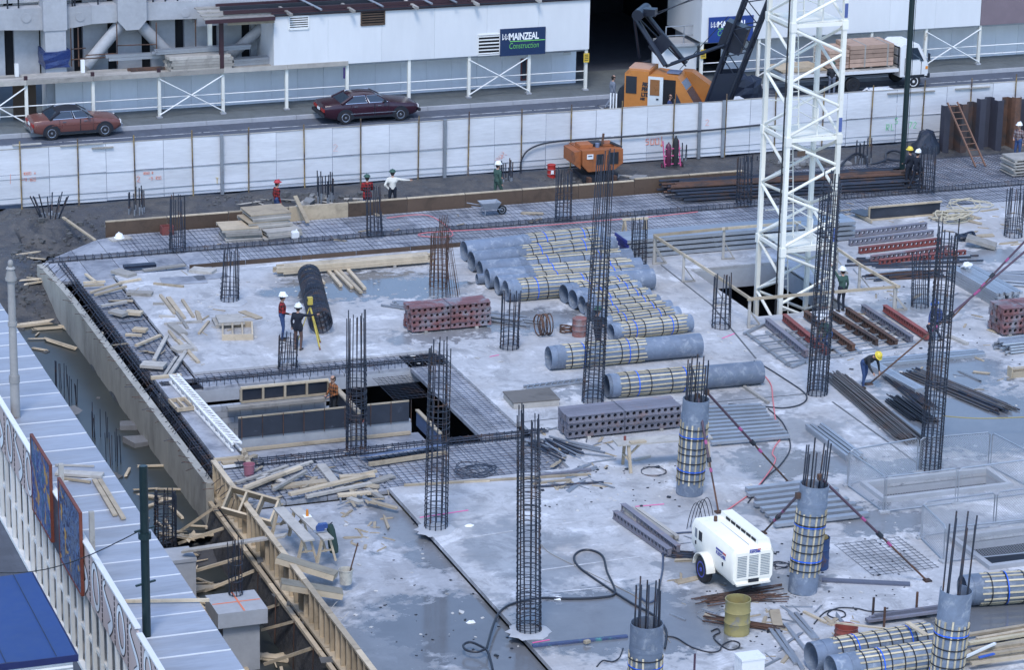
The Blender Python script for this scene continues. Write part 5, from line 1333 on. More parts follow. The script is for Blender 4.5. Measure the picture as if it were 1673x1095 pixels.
# things beyond the crane boom
p = G(1198, 157, 0); p = Vector((PY(1198, 150, 117.5).x, 117.5, 0))
b = MB(); b.loft([[(p.x-.5, p.y-.3, .0), (p.x+.5, p.y-.3, 0), (p.x+.5, p.y+.3, 0), (p.x-.5, p.y+.3, 0)], [(p.x-.42, p.y-.25, .85), (p.x+.42, p.y-.25, .85), (p.x+.42, p.y+.25, .85), (p.x-.42, p.y+.25, .85)]]); o = b.obj('white_bin', m_whitecar); recalc(o.data); tag(o, 'white box standing in the street right of the crane boom', 'box')
p = G(1206, 145, 0)
t = thing('covered_load', 'dark tarpaulin covered load standing behind the crane boom', 'covered load', (p.x, 119.4, 0)); b = MB(); q = random.Random(8); n = 14; secs = []
for f, z in ((1.0, .05), (.95, .6), (.98, 1.0), (.9, 1.2), (.5, 1.3)):
    secs.append([(PY(1212, 130, 119.4).x+1.0*f*math.cos(math.tau*i/n)*1.0+q.uniform(-.13, .13), 119.4+.6*f*math.sin(math.tau*i/n)+q.uniform(-.12, .12), z+q.uniform(-.12, .12)) for i in range(n)])
b.loft(secs); o = b.obj('tarpaulin', m_tarpb, t); recalc(o.data)
# traffic cone at the rear of the crane
p = G(1005, 181); p = Vector((PY(1005, 178, 114).x, 114.2, 0)); t = thing('marker_post', 'white and red marker post standing at the tail of the orange crane', 'marker post', p)
b = MB(); b.cyl(p, p+Vector((0, 0, 1.45)), .07, .05, 10); b.obj('post', m_white, t); bar('red_band', p+Vector((0, 0, 1.28)), p+Vector((0, 0, 1.45)), .085, M('cone_red', (.7, .09, .05), .5, .1), t, 10)

# ------------------------------------------------ generator and gas trolley by the fence
p0 = G(940, 292, -.1)
YG = 108.9; g2 = lambda px, py: (lambda v: (v.x, v.z))(PY(px, py, YG))
gt = thing('generator', 'rusty orange generator set on skids against the white fence', 'generator', (g2(985, 285)[0], YG+.7, -.3))
prismY([g2(952, 247), g2(952, 271), g2(961, 281), g2(1004, 277), g2(1018, 266), g2(1018, 243)], YG, YG+1.5, 'housing', m_rustorange, gt)
prismY([(g2(952, 247)[0]-.28, g2(952, 250)[1]), (g2(952, 247)[0]-.28, g2(952, 270)[1]), (g2(952, 247)[0]-.01, g2(952, 278)[1]), (g2(952, 247)[0]-.01, g2(952, 248)[1])], YG+.15, YG+1.4, 'end_cowl', m_rustorange, gt)
a, c = g2(994, 249), g2(1010, 267); box('radiator_grille', ((a[0]+c[0])/2, YG-.01, (a[1]+c[1])/2), (c[0]-a[0], .03, a[1]-c[1]), m_dark, gt)
a, c = g2(975, 252), g2(986, 268); box('radiator_grille', ((a[0]+c[0])/2, YG-.01, (a[1]+c[1])/2), (c[0]-a[0], .03, a[1]-c[1]), m_dark, gt)
a = g2(964, 256); lb_ = box('label_plate', (a[0], YG-.012, a[1]), (.27, .02, .2), m_lw, gt); box('label_print', (a[0], YG-.026, a[1]+.03), (.17, .006, .04), M('navy_sign'), lb_)
zg = g2(985, 244)[1]; xg = g2(985, 244)[0]
for dx, dy, w_, h_, m_ in ((-.55, .7, .55, .14, m_rustorange), (.05, .9, .5, .1, m_dark), (.45, .8, .5, .09, m_rustorange)): box('top_box', (xg+dx, YG+dy, zg+h_/2-.01), (w_, .6, h_), m_, gt)
bar('silencer', (xg-.05, YG+.5, zg-.02), (xg-.05, YG+.5, zg+.14), .09, M('blue_grey'), gt, 12); bar('exhaust', (xg+.2, YG+.6, zg), (xg+.25, YG+.6, zg+.5), .05, m_rust, gt, 10)
bar('lifting_arm', (xg+.5, YG+.5, zg+.15), (xg+.95, YG+.3, zg-.05), .05, m_dark, gt)
for dx in (-.55, .55): box('skid', (xg+dx, YG+.7, -.02), (.14, 1.6, .34), m_rust, gt)
box('sump', (xg, YG+.75, .06), (1.5, 1.2, .3), m_dark, gt)
def drum(px, py, d, h, mat, label, z=0.0, tilt=0.0, open_=True, dents=False):
    p = G(px, py, z); p.y += d/2; t = thing('oil_drum', label, 'drum', p); n = 22; R = d/2; q = random.Random(px)
    b = MB(); prof = [(0, R), (h*.05, R*1.02), (h*.08, R), (h*.31, R), (h*.33, R*1.035), (h*.36, R), (h*.63, R), (h*.65, R*1.035), (h*.68, R), (h*.95, R), (h*.97, R*1.03), (h, R*1.03), (h, R*.96), (h*(.45 if open_ else .97), R*.95)]
    b.loft([[(p.x+r*math.cos(math.tau*i/n), p.y+r*math.sin(math.tau*i/n), z+zz_) for i in range(n)] for zz_, r in prof], cap=True); o = b.obj('drum_shell', mat, t, smooth=True); recalc(o.data)
    for f in (.33, .65): b = MB(); b.tube([(p.x+R*1.03*math.cos(math.tau*i/n), p.y+R*1.03*math.sin(math.tau*i/n), z+h*f+.01) for i in range(n)], .008, 5, True); b.obj('rolling_hoop', m_greysteel if not open_ else mat, t)
    return t, p
m_drumy = M('drum_yellow', (.30, .25, .10), .6, .3, 2, second=(.2, .19, .18), second_scale=2.5, second_amt=(.57, .7))
m_drumb = M('drum_blue', (.025, .06, .16), .5, .25, 2, second=(.14, .07, .04), second_scale=2, second_amt=(.58, .7))
m_drumr = M('drum_red', (.42, .03, .025), .45, .2, 2)
drum(1212, 1042, .66, .95, m_drumy, 'battered yellow drum with an open top below the white compressor')
t, p = drum(1344, 934, .56, .9, m_drumb, 'dark blue drum standing behind the standing battened column form'); b = MB(); b.ell((p.x, p.y, .9), (.24, .24, .09)); b.obj('fill_heap', M('ochre', (.22, .15, .05), .8, .4, 5, bump=.5), t, smooth=True)
t, p = drum(903, 293, .34, .58, m_drumr, 'small red drum left of the orange generator', z=-.1, open_=False); box('label_plate', (p.x-.03, p.y-.19, .2), (.12, .03, .14), m_lw, t)
drum(1390, 1056, .6, .42, M('drum_rusty_red', (.24, .06, .045), .6, .3, 2, second=(.14, .08, .06), second_scale=2, second_amt=(.5, .68)), 'open rusty red drum half hidden behind the tubes at the bottom right')
drum(951, 552, .5, .62, M('rusty_pink_drum', (.24, .10, .085), .7, .4, 2, second=(.25, .2, .19), second_scale=2, second_amt=(.5, .65)), 'rusty pinkish drum before the tall cage by the wire coils', open_=False)
p = G(1097, 276, -.1); tt = thing('gas_trolley', 'pink gas bottle trolley leaning by the white fence', 'trolley', p)
m_pinkf = M('pink_frame', (.6, .10, .25), .5, .2)
for dx, m_, h_ in ((-.12, M('maroon_bottle', (.10, .02, .05), .4, .2), 1.0), (.2, m_rubber, 1.25)):
    b = MB(); c = p+Vector((dx, .1, .12)); n = 14
    b.loft([[(c.x+r*math.cos(math.tau*i/n), c.y+r*math.sin(math.tau*i/n), c.z+z_*h_) for i in range(n)] for z_, r in ((0, .11), (.05, .125), (.8, .125), (.9, .09), (.95, .035), (1.0, .03))]); o = b.obj('gas_bottle', m_, tt, smooth=True); recalc(o.data)
for dx in (-.3, .4): bar('frame_tube', p+Vector((dx, 0, .1)), p+Vector((dx-.02, .25, 1.15)), .028, m_pinkf, tt)
for z_ in (.2, .55, .85): bar('frame_rung', p+Vector((-.3, .05, z_)), p+Vector((.4, .05, z_)), .025, m_pinkf, tt)
for dx in (-.38, .48): wheel(tt, TR(p+Vector((dx, .05, 0)), math.pi/2), 0, 0, .14, .06, 1, m_pinkf)
for dx, h_ in ((.55, .95), (.72, .6), (.8, .85), (.86, .55)):
    pass

# ------------------------------------------------ white compressor on the slab
zc0, zc1 = .42, 1.42
cp0, cp1 = G(1190, 957, zc0), G(1263, 951, zc0)
Wc = cp1.x-cp0.x; Lc = 2.55
T = TR(((cp0.x+cp1.x)/2, (cp0.y+cp1.y)/2+Lc/2, 0), .035)
cm = thing('air_compressor', 'white wheeled air compressor with louvred end and arched mudguard', 'compressor', None, T=T)
m_cmp = M('compressor_white', (.85, .81, .70), .4, .08, 1, second=(.5, .48, .42), second_scale=1.4, second_amt=(.62, .8))
hw = Wc/2
def cring(y, f, z0, zt): return [(-hw*f*.86, y, z0), (-hw*f, y, z0+.14), (-hw*f, y, zt-.16), (-hw*f*.86, y, zt), (hw*f*.86, y, zt), (hw*f, y, zt-.16), (hw*f, y, z0+.14), (hw*f*.86, y, z0)]
b = MB(); b.loft([cring(-Lc/2, .93, zc0+.03, zc1-.05), cring(-Lc/2+.06, 1, zc0, zc1), cring(Lc/2-.35, 1, zc0+.05, zc1+.02), cring(Lc/2-.02, .97, zc0+.18, zc1), cring(Lc/2, .92, zc0+.22, zc1-.06)])
o = b.obj('body', m_cmp, cm, T, smooth=True); recalc(o.data)
b = MB(); b.loft([[(hw*.30, y, zc1-.01), (hw*.34, y, zc1+.16), (hw*.86, y, zc1+.16), (hw*.97, y, zc1-.06), (hw*.6, y, zc1-.1)] for y in (-Lc/2+.16, Lc/2-.12)]); o = b.obj('roof_duct', m_cmp, cm, T); recalc(o.data)
for k in range(6):
    bb = MB(); bb.box((hw*.315, -Lc/2+.42+.31*k, zc1+.085), (.02, .25, .07)); bb.obj('duct_vent', m_blackh, cm, T)
bb = MB(); bb.box((-.02, 0, zc1+.012), (.012, Lc-.5, .012)); bb.obj('roof_seam', m_greysteel, cm, T)
bb = MB(); bb.box((0, -Lc/2-.008, (zc0+zc1)/2+.03), (Wc*.80, .03, zc1-zc0-.24)); gp = bb.obj('end_panel', m_cmp, cm, T)
for i in range(3):
    for k in range(13):
        bb = MB(); bb.box((-.34+.34*i, -Lc/2-.028, zc0+.24+.047*k), (.27, .016, .016)); bb.obj('louvre', m_greysteel, gp, T)
bb = MB(); bb.box((.02, -Lc/2-.02, zc0+.10), (.3, .03, .1)); bb.obj('number_plate', m_dark, cm, T)
bb = MB(); bb.box((0, -Lc/2-.04, zc0+.02), (Wc*.8, .08, .05)); bb.obj('tow_bar', m_cmp, cm, T)
m_stripe = M('stripe_blue', (.06, .07, .33), .5, .1); m_striper = M('stripe_red', (.5, .06, .06), .5, .1)
for (T2, s) in ((T @ Matrix.Translation((-hw-.006, -.30, zc1-.42)) @ Matrix.Rotation(-math.pi/2, 4, 'Z') @ Matrix.Rotation(math.pi/2, 4, 'X'), 1.0), (T @ Matrix.Translation((-.13, -Lc/2-.026, zc1-.115)) @ Matrix.Rotation(math.pi/2, 4, 'X'), .55)):
    text_obj('lettering', 'FLETCHER', .125*s, m_stripe, cm, T2, bold=.004)
    for x0_, x1_, mt in ((0, .42*s, m_stripe), (.42*s, .60*s, m_striper)):
        bb = MB(); bb.box(((x0_+x1_)/2, .155*s, .003), (x1_-x0_, .055*s, .006)); bb.obj('stripe', mt, cm, T2)
for k, yy in ((0, .68), (1, .95)):
    bb = MB(); bb.box((-hw-.004, yy, zc1-.30), (.012, .2 if k == 0 else .13, .26)); bb.obj('side_window', m_dark if k == 0 else m_greysteel, cm, T)
for yy in (-.72, .95): bb = MB(); bb.box((-hw-.01, yy, zc0+.42), (.02, .05, .1)); bb.obj('latch', m_dark, cm, T)
for s in (-1, 1):
    wheel(cm, T, s*(hw+.06), .18, .36, .2, s, m_stripe) if False else None
    Tw = T @ Matrix.Translation((s*(hw+.10), .18, 0)) @ Matrix.Rotation(-math.pi/2, 4, 'Z')
    wheel(cm, Tw, 0, 0, .37, .2, s, m_stripe)
    b = MB(); n = 12
    arc = lambda r, x: [(x, .18+r*math.cos(math.pi*(i/(n-1))), .40+r*math.sin(math.pi*(i/(n-1)))) for i in range(n)]
    x0_, x1_ = s*(hw-.02), s*(hw+.24)
    b.loft([arc(.44, x0_), arc(.44, x1_), arc(.41, x1_), arc(.41, x0_), arc(.44, x0_)], closed=False, cap=False); o = b.obj('mudguard', m_cmp, cm, T, smooth=True); recalc(o.data)
bb = MB(); bb.box((0, .18, .37), (Wc+.3, .1, .1)); bb.box((0, 0, zc0-.03), (Wc*.6, Lc*.9, .1)); bb.obj('axle_frame', m_dark, cm, T)
bb = MB(); bb.cyl((-.12, Lc/2-.45, zc1), (-.12, Lc/2-.45, zc1+.16), .05, n=10); bb.obj('exhaust', m_rust, cm, T)
bb = MB(); bb.cyl((-.12, Lc/2-.45, zc1+.004), (-.12, Lc/2-.45, zc1+.012), .14, .05, 14); bb.obj('soot_ring', m_dark, cm, T)
bb = MB(); bb.beam((0, Lc/2-.1, zc0+.2), (0, Lc/2+.9, .45), .1, .1); bb.obj('draw_bar', m_greysteel, cm, T); bar('jockey_leg', T @ Vector((0, Lc/2+.75, 0)), T @ Vector((0, Lc/2+.75, .5)), .035, m_greysteel, cm)
# ---------------------------------------------------------------- reinforcement laid on the deck
def wires(name, label, x0, x1, y0, y1, z, sx, sy, r=.009, mat=None, seed=1):
    b = MB(); q = random.Random(seed); x = x0
    while x <= x1: b.cyl((x, y0, z), (x+q.uniform(-.03, .03), y1, z+.01), r, n=3, cap=False); x += sx*q.uniform(.9, 1.1)
    y = y0
    while y <= y1: b.cyl((x0, y, z+.018), (x1, y+q.uniform(-.03, .03), z+.018), r, n=3, cap=False); y += sy*q.uniform(.9, 1.1)
    return tag(b.obj(name, mat or m_rebar), label, 'rebar mesh', 'sheets of reinforcing mesh on the deck', 'stuff')
wires('rebar_mesh', 'reinforcing mesh on the deck strip behind the timber stack along the street side', 23.4, 52, 104.3, 106.6, -.06, .17, .5, .008)
wires('rebar_mesh', 'reinforcing mesh on the narrow deck strip in front of the far beam cage', 26, 62, 101.6, 103.7, -.06, .17, .5, .008)
wires('rebar_mesh', 'dense dark reinforcing mesh on the far right deck below the sheet piles', 52.1, 72, 104.3, 108.5, -.05, .16, .2, .011)
wires('rebar_mesh', 'reinforcing mesh on the deck strip along the left retaining wall', 20.95, 22.2, 89.8, 99.5, -.06, .22, .22)
wires('rebar_mesh', 'reinforcing mesh on the strip behind the formwork opening', 22.3, 30.4, 89.1, 89.85, -.06, .25, .22)
wires('rebar_mesh', 'reinforcing mesh on the strip right of the formwork opening', 29.3, 30.5, 82, 89.6, -.06, .2, .2, .007)
wires('rebar_mesh', 'reinforcing mesh on the near strip under the loose timbers', 20.9, 30.6, 78.1, 81.0, -.06, .22, .22)
wires('rebar_mesh', 'reinforcing mesh projecting into the dark right corner of the opening', 27.9, 29.1, 86.2, 88.5, -.3, .16, .16, .008)
wires('rebar_mesh', 'patch of mesh showing through the floor left of the second pit fence', *[v for p in (G(1420, 900), G(1500, 850)) for v in ()] or (35.6, 37.6, 67.6, 70.0), .012, .2, .2, .006)
def beam_cage(label, p, q, w_, h_, sp, nb=6, z=0.0, r=.02, mat=None):
    p, q = Vector(p), Vector(q); mat = mat or m_rebar; t = thing('beam_cage', label, 'beam cage', p, 'rebar beam cages on the deck')
    d = (q-p).normalized(); s = Vector((-d.y, d.x, 0)); L = (q-p).length; g = random.Random(int(L*10))
    for k in range(nb):
        u = (k % (nb//2))/(nb//2-1)-.5; v = 0 if k < nb//2 else h_
        bar('long_bar', p+s*u*w_+Vector((0, 0, z+v)), q+s*(u*w_+g.uniform(-.03, .03))+Vector((0, 0, z+v)), r, mat, t)
    key = ('stir', w_, h_, mat.name)
    if key not in CACHE:
        b = MB(); b.tube([(0, -w_/2-.03, -.02), (0, w_/2+.03, -.02), (0, w_/2+.03, h_+.03), (0, -w_/2-.03, h_+.03)], .011, 4, True); CACHE[key] = b.mesh('stirrup', [mat])
    n = int(L/sp)
    for k in range(n):
        c = p+d*(L*(k+.5)/n)+Vector((0, 0, z))
        link('stirrup', CACHE[key], t, Matrix.Translation(c) @ Matrix.Rotation(math.atan2(d.y, d.x)+g.uniform(-.12, .12), 4, 'Z') @ Matrix.Rotation(g.uniform(-.1, .1), 4, 'Y'))
    return t
beam_cage('long beam cage running the whole width of the far deck', (20.4, 103.95, 0), (62, 103.95, 0), .24, .14, .3, z=-.12, r=.013)
beam_cage('beam cage along the far edge of the formwork opening', (20.9, 88.85, 0), (30.5, 88.85, 0), .3, .22, .24, z=-.14)
beam_cage('beam cage along the near edge of the formwork opening', (21.3, 81.2, 0), (31.2, 81.2, 0), .3, .2, .24, z=-.14)
beam_cage('beam cage along the left edge beside the precast ramp', (20.72, 78.5, 0), (20.72, 89.2, 0), .22, .25, .26, z=-.3)
beam_cage('beam cage along the left deck edge above the ditch wall', (20.78, 89.6, 0), (20.78, 103.6, 0), .2, .2, .3, z=-.24)
# bars sticking out over the retaining wall
wb_ = thing('wall_starter_bars', 'bent starter bars poking from the top of the retaining wall', 'starter bars', (20.2, 90, 0)); q = random.Random(6)
for k in range(110):
    y = 103.5-k*.24; x = wallx(y)+.12
    if q.random() < .5: bar('rebar', (x, y, -.02), (x+q.uniform(.1, .5), y+q.uniform(-.2, .2), q.uniform(.1, .35)), .011, m_rebar, wb_)
    else: bar('rebar', (x, y, -.02), (x-q.uniform(.05, .45), y+q.uniform(-.1, .1), q.uniform(-.12, .12)), .010, m_rust if k % 3 else m_rebar, wb_)
# lying cage behind the surveyors
a, c = G(505, 468), G(524, 546); d = (c-a); R_ = .40
t = thing('lying_cage', 'dense dark spiral cage lying on the slab behind the theodolite', 'rebar cage', a); n = 64
Rm = Vector((0, 0, 1)).rotation_difference(d.normalized()).to_matrix().to_4x4()
for k in range(n): link('hoop', ring_mesh(R_, .016, m_rebar), t, Matrix.Translation(a+d*(k/(n-1))+Vector((0, 0, R_+.02))) @ Rm @ Matrix.Rotation(.1*math.sin(k), 4, 'X'))
for k in range(16):
    e = Rm @ Vector((math.cos(math.tau*k/16), math.sin(math.tau*k/16), 0))*(R_-.02); bar('rebar', a+e+Vector((0, 0, R_+.02)), c+e+Vector((0, 0, R_+.02)), .018, m_rebar, t)
# rusty mesh hung beside the cage
t = thing('hanging_mesh', 'rusty fan of thin mesh wires hanging beside the rusty cage', 'rebar mesh', G(738, 486)); top = G(738, 486)+Vector((-.35, 0, HT(G(738, 486), 350)))
for k in range(16):
    e = G(738, 486)+Vector((-.35+.7*k/15, .2*math.sin(k), .02)); bar('wire', e, top+Vector((.02*k-.15, 0, -.1*(k % 3))), .009, m_rust, t)
for k in range(6): z = .3+.45*k; f = 1-z/3.2; bar('wire', G(738, 486)+Vector((-.35*f-.1, 0, z)), G(738, 486)+Vector((.35*f-.1, .1, z+.05)), .007, m_rust, t)

# ---------------------------------------------------------------- formwork round the deck
ef = thing('edge_formwork', 'brown plywood edge form along the street side of the deck', 'formwork', (33, 106.9, -.1))
x = 23.15; k = 0
while x < 49:
    x1 = x+2.38; hgt = HT((x, 106.9), PJ((x, 106.9, 0))[1]-17) if x < 44 else .5
    box('form_board', ((x+x1)/2, 106.9, (hgt-.35)/2), (x1-x-.02, .04, hgt+.35), m_brownply if k != 3 else m_ply, ef)
    beam('top_rail', (x+.02, 106.93, hgt+.02), (x1-.02, 106.93, hgt+.02), .1, .045, m_board, ef)
    box('waler', ((x+x1)/2, 106.98, hgt-.18), (x1-x-.03, .09, .07), m_boardg, ef)
    for dx in (.5, 1.8):
        if rr.random() < .7: beam('strut', (x+dx, 107.0, hgt-.1), (x+dx-.35, 108.2, -.5+rr.uniform(0, .3)), .09, .06, m_board, ef)
    x = x1; k += 1
ef2 = thing('edge_formwork', 'dark brown edge board along the back of the poured slab beside the puddle', 'formwork', (30, 101.4, 0))
for k in range(5):
    x0 = 25.0+k*2.1; box('form_board', (x0+1.04, 101.38, .02), (2.07, .05, .26), m_brownply, ef2)
ef3 = thing('edge_formwork', 'long studded timber edge formwork along the near left slab edge', 'formwork', (20.4, 70, -.2))
y = 80.6
while y > 53:
    y1 = y-2.4; rz = .0
    box('form_board', (20.56, (y+y1)/2, -.08), (.03, 2.36, .95), m_ply, ef3)
    beam('top_plate', (20.50, y-.02, .42), (20.50, y1+.02, .42), .16, .06, m_board, ef3); beam('bottom_plate', (20.44, y-.02, -.55), (20.44, y1+.02, -.55), .2, .08, m_board, ef3)
    for j in range(5): box('stud', (20.47, y-.24-.48*j, -.065), (.11, .055, .9), m_board, ef3)
    beam('outer_waler', (20.22, y-.02, -.62), (20.22, y1+.02, -.62), .12, .1, m_board, ef3)
    y = y1
for k in range(9): bar('tie_bar', (20.1, 76-k*1.8, -.55), (20.05, 76-k*1.8, -2.4), .015, m_rust, ef3)
PG = 'timber props leaning from the ditch to the formwork'
for i, (x0, y0, x1, y1, m_, lab) in enumerate(((285, 875, 362, 822, m_board, 'hindmost timber prop reaching from the ditch to the formwork end'), (292, 888, 370, 862, m_board, 'second timber prop from the back, above the pale plank'), (310, 936, 402, 909, m_board, 'timber prop passing behind the thin cage on the column head'), (350, 960, 420, 931, m_board, 'timber prop right of the column head'),
    (420, 1000, 462, 986, m_board, 'timber prop below the column head, fifth from the back'), (428, 1030, 488, 1014, m_board, 'timber prop above the lowest crossing timber'), (432, 1086, 515, 1058, m_board, 'nearest timber prop at the bottom edge'))):
    a, c = G(x0, y0, -1.5), PX(x1, y1, 20.3); tag(beam('timber_prop', a, c, .08, .08, m_), lab, 'prop', PG)
tag(beam('long_plank', G(299, 901, -.4), G(467, 875, .45), .26, .06, m_boardg), 'long pale plank bridging from the ditch pier over the edge formwork', 'plank')

# ---------------------------------------------------------------- inside the formwork opening
t = thing('core_formwork', 'half built wall formwork of black panels inside the opening', 'formwork', (25, 84.5, -3.4))
YR, YN = 86.2, 82.9
r2 = lambda px, py, Y: (lambda v: (v.x, v.z))(PY(px, py, Y))
xa, za = r2(393, 634, YR); xb, zb_ = r2(536, 621, YR); _, zlo = r2(394, 657, YR)
box('film_panel', ((xa+xb)/2, YR, (za+zlo)/2), (xb-xa-.08, .03, za-zlo-.06), m_blackply, t)
for z_ in (za, zlo): box('frame_rail', ((xa+xb)/2, YR-.03, z_), (xb-xa, .09, .07), m_board, t)
for k in range(5): box('frame_stud', (xa+(xb-xa)*k/4, YR-.032, (za+zlo)/2), (.07, .09, za-zlo-.08), m_board, t)
box('scaffold_plank', ((xa+xb)/2-.35, YR-.25, zlo-.08), (xb-xa+.3, .22, .1), m_boardg, t)
zbw = zlo-.08; nrow = 12
for j in range(nrow):
    zz_ = zbw-.1-.2*j
    n = int((xb-xa+1.2)/.4)
    for k in range(n):
        xx = xa-1.0+.4*(k+.5+(.5 if j % 2 else 0)); 
        if xx < xb: box('block', (xx, YR+.12, zz_-.0), (.388, .18, .188), m_conc, t)
xc_, zc_ = r2(389, 684, YN); xd_, zd_ = r2(668, 665, YN); _, ze_ = r2(389, 716, YN)
for x0, x1 in ((xc_, r2(566, 670, YN)[0]), (r2(600, 670, YN)[0], xd_)):
    box('film_panel', ((x0+x1)/2, YN, (zc_+ze_)/2), (x1-x0, .04, zc_-ze_), m_blackply, t); box('top_edge', ((x0+x1)/2, YN, zc_+.02), (x1-x0, .06, .04), m_board, t)
    for k in range(int((x1-x0)/.65)+1): bar('tie_rod', (x0+.1+.65*k, YN-.05, ze_-.05), (x0+.1+.65*k, YN-.05, zc_+.06), .012, m_rust, t)
box('core_wall', ((xc_+xd_)/2, YN+.12, (ze_-3.4)/2), (xd_-xc_+.2, .18, 3.4+ze_), m_conc, t)
box('pit_floor_or_shade', ((xc_+xd_)/2, (YN+81.5)/2, ze_-.45), (xd_-xc_+.6, YN-81.5-.02, .08), m_plank, t); beam('floor_batten', (xc_, YN-.16, ze_-.34), (xd_, YN-.16, ze_-.34), .1, .09, m_board, t)
box('side_film', (xb+.05, (YR+YN)/2, (za+zlo)/2-.1), (.04, YR-YN-.1, za-zlo), m_blackply, t); box('top_edge', (xb+.05, (YR+YN)/2, za-.06), (.16, YR-YN-.15, .06), m_board, t)
for k in range(5): box('frame_stud', (xb+.10, YN+.3+.7*k, (za+zlo)/2-.14), (.07, .06, za-zlo-.1), m_board, t)
a, c = G(678, 668, .1), G(723, 706, .1); box('side_film', ((a.x+c.x)/2, (a.y+c.y)/2, -.22), (.04, a.y-c.y, .5), m_blueply, t); box('top_edge', ((a.x+c.x)/2, (a.y+c.y)/2, .05), (.12, a.y-c.y, .05), m_board, t)
tf = thing('support_trestle', 'thin steel support frame standing in the dark corner of the opening', 'support frame', (27.3, 86, -3.4))
for x, y in ((26.9, 86), (27.8, 86.3)): bar('frame_leg', (x, y, -3.4), (x, y, -.5), .03, m_greysteel, tf)
bar('frame_brace', (26.9, 86, -1.1), (27.8, 86.3, -2.0), .025, m_greysteel, tf); bar('frame_brace', (26.9, 86, -.7), (25.6, 85.6, -2.0), .02, m_red, tf)
# precast ramp plank and the galvanised truss on it
t = thing('precast_ramp', 'long precast plank along the left side of the opening', 'precast plank', (21.2, 85.4, -.1)); box('plank', (21.25, 85.4, -.02), (.78, 8.0, .16), m_plank, t); box('edge_rib', (21.25, 89.5, .09), (1.0, .12, .1), m_board, t); box('edge_rib', (21.2, 81.5, .09), (.9, .12, .1), m_board, t)
a, c = G(284, 622, .15), G(387, 735, .15)
t = thing('steel_truss', 'pale galvanised truss beam lying along the precast plank', 'truss', a)
for s_ in (-.13, .13):
    for z_ in (.02, .24): beam('chord', a+Vector((s_, 0, z_-.05)), c+Vector((s_, 0, z_-.05)), .07, .06, m_white, t)
for k in range(26):
    u, v = a.lerp(c, k/26), a.lerp(c, (k+1)/26); z0, z1 = (.0, .2) if k % 2 else (.2, .0)
    bar('web_bar', u+Vector((-.13, 0, z0-.02)), v+Vector((-.13, 0, z1-.02)), .026, m_white, t); bar('cross_bar', u+Vector((-.13, 0, .2)), v+Vector((.13, 0, .2)), .028, m_white, t)
def timber_frame(label, px, py, w_, d_, h_, rz, z=0.0, tilt=0.0, tx=0.0, ribs=1, ply=None, lab2=None):
    T = TR(G(px, py, z), rz) @ Matrix.Rotation(tilt, 4, 'Y') @ Matrix.Rotation(tx, 4, 'X'); t = thing('formwork_box', label, 'formwork', None, T=T)
    e = .06
    for s in (-1, 1):
        bb = MB(); bb.box((0, s*(d_/2-e/2), h_/2), (w_, e, h_)); bb.obj('side_board', m_board, t, T)
    for k in range(ribs+2):
        bb = MB(); bb.box((-w_/2+e/2+(w_-e)*k/(ribs+1), 0, h_/2), (e, d_-2*e-.004, h_*.96)); bb.obj('cross_piece', m_board, t, T)
    if ply: bb = MB(); bb.box((0, 0, h_+.012), (w_, d_, .024)); bb.obj('plywood_face', ply, t, T)
    return t
timber_frame('small open timber frame lying on the precast plank', 296, 664, .55, 1.0, .12, .05, z=.1)
m_wply = wood('weathered_ply', (.21, .185, .14))
timber_frame('hollow timber box frame leaning on the end of the edge formwork', 412, 832, 1.5, .75, .36, -.62, z=.22, tilt=.16, tx=.75, ribs=2)
timber_frame('upper of the two plywood form boxes by the edge formwork', 500, 932, 1.65, .55, .15, -.55, z=.2, tilt=.22, tx=-.15, ribs=2, ply=m_wply)
timber_frame('lower of the two plywood form boxes by the edge formwork', 508, 968, 1.65, .6, .15, -.25, z=.2, tilt=.2, tx=-.12, ribs=2, ply=m_wply)
for i in range(3): pass

# ---------------------------------------------------------------- boards and scraps
def board(label, x0, y0, x1, y1, w_=.12, h_=.05, mat=None, z=0.0, z1=None, cat='board', name='loose_board', group=None):
    a, c = G(x0, y0, z+h_/2+.004), G(x1, y1, (z if z1 is None else z1)+h_/2+.004)
    return tag(beam(name, a, c, w_, h_, mat or m_board), label, cat, group)
LT = 'new short timbers lying in the puddle'
for i, (a_, b_, c_, d_, lab) in enumerate(((509, 443, 529, 463, 'leftmost new timber in the puddle below the long timbers'), (536, 442, 557, 467, 'second new timber from the left in the puddle'), (547, 442, 575, 470, 'third new timber in the puddle'), (553, 441, 590, 478, 'longest of the new timbers in the puddle'), (569, 441, 596, 472, 'rightmost new timber in the puddle'))): board(lab, a_, b_, c_, d_, .12, .09, z=.02, group=LT)
nt_ = m_board
stack('timber_stack', 'strapped stack of long new timbers lying across the puddle', 'timber stack', G(581, 440), (1, 0, 0), 4, 3, 5.7, .11, .09, m_board, seed=21, up=.1, jitter=.05, piece='timber')
for px, lab in ((500, 'left bearer under the long new timbers'), (640, 'right bearer under the long new timbers')): p = G(px, 446-(px-500)*.09); tag(box('bearer', (p.x, p.y, .05), (.1, .8, .09), m_boardg), lab, 'bearer')
board('pale plank leaning on the brown edge form by the formwork stack', 482, 320, 503, 364, .16, .05, z=.85, z1=0, mat=m_board)
q = random.Random(12)
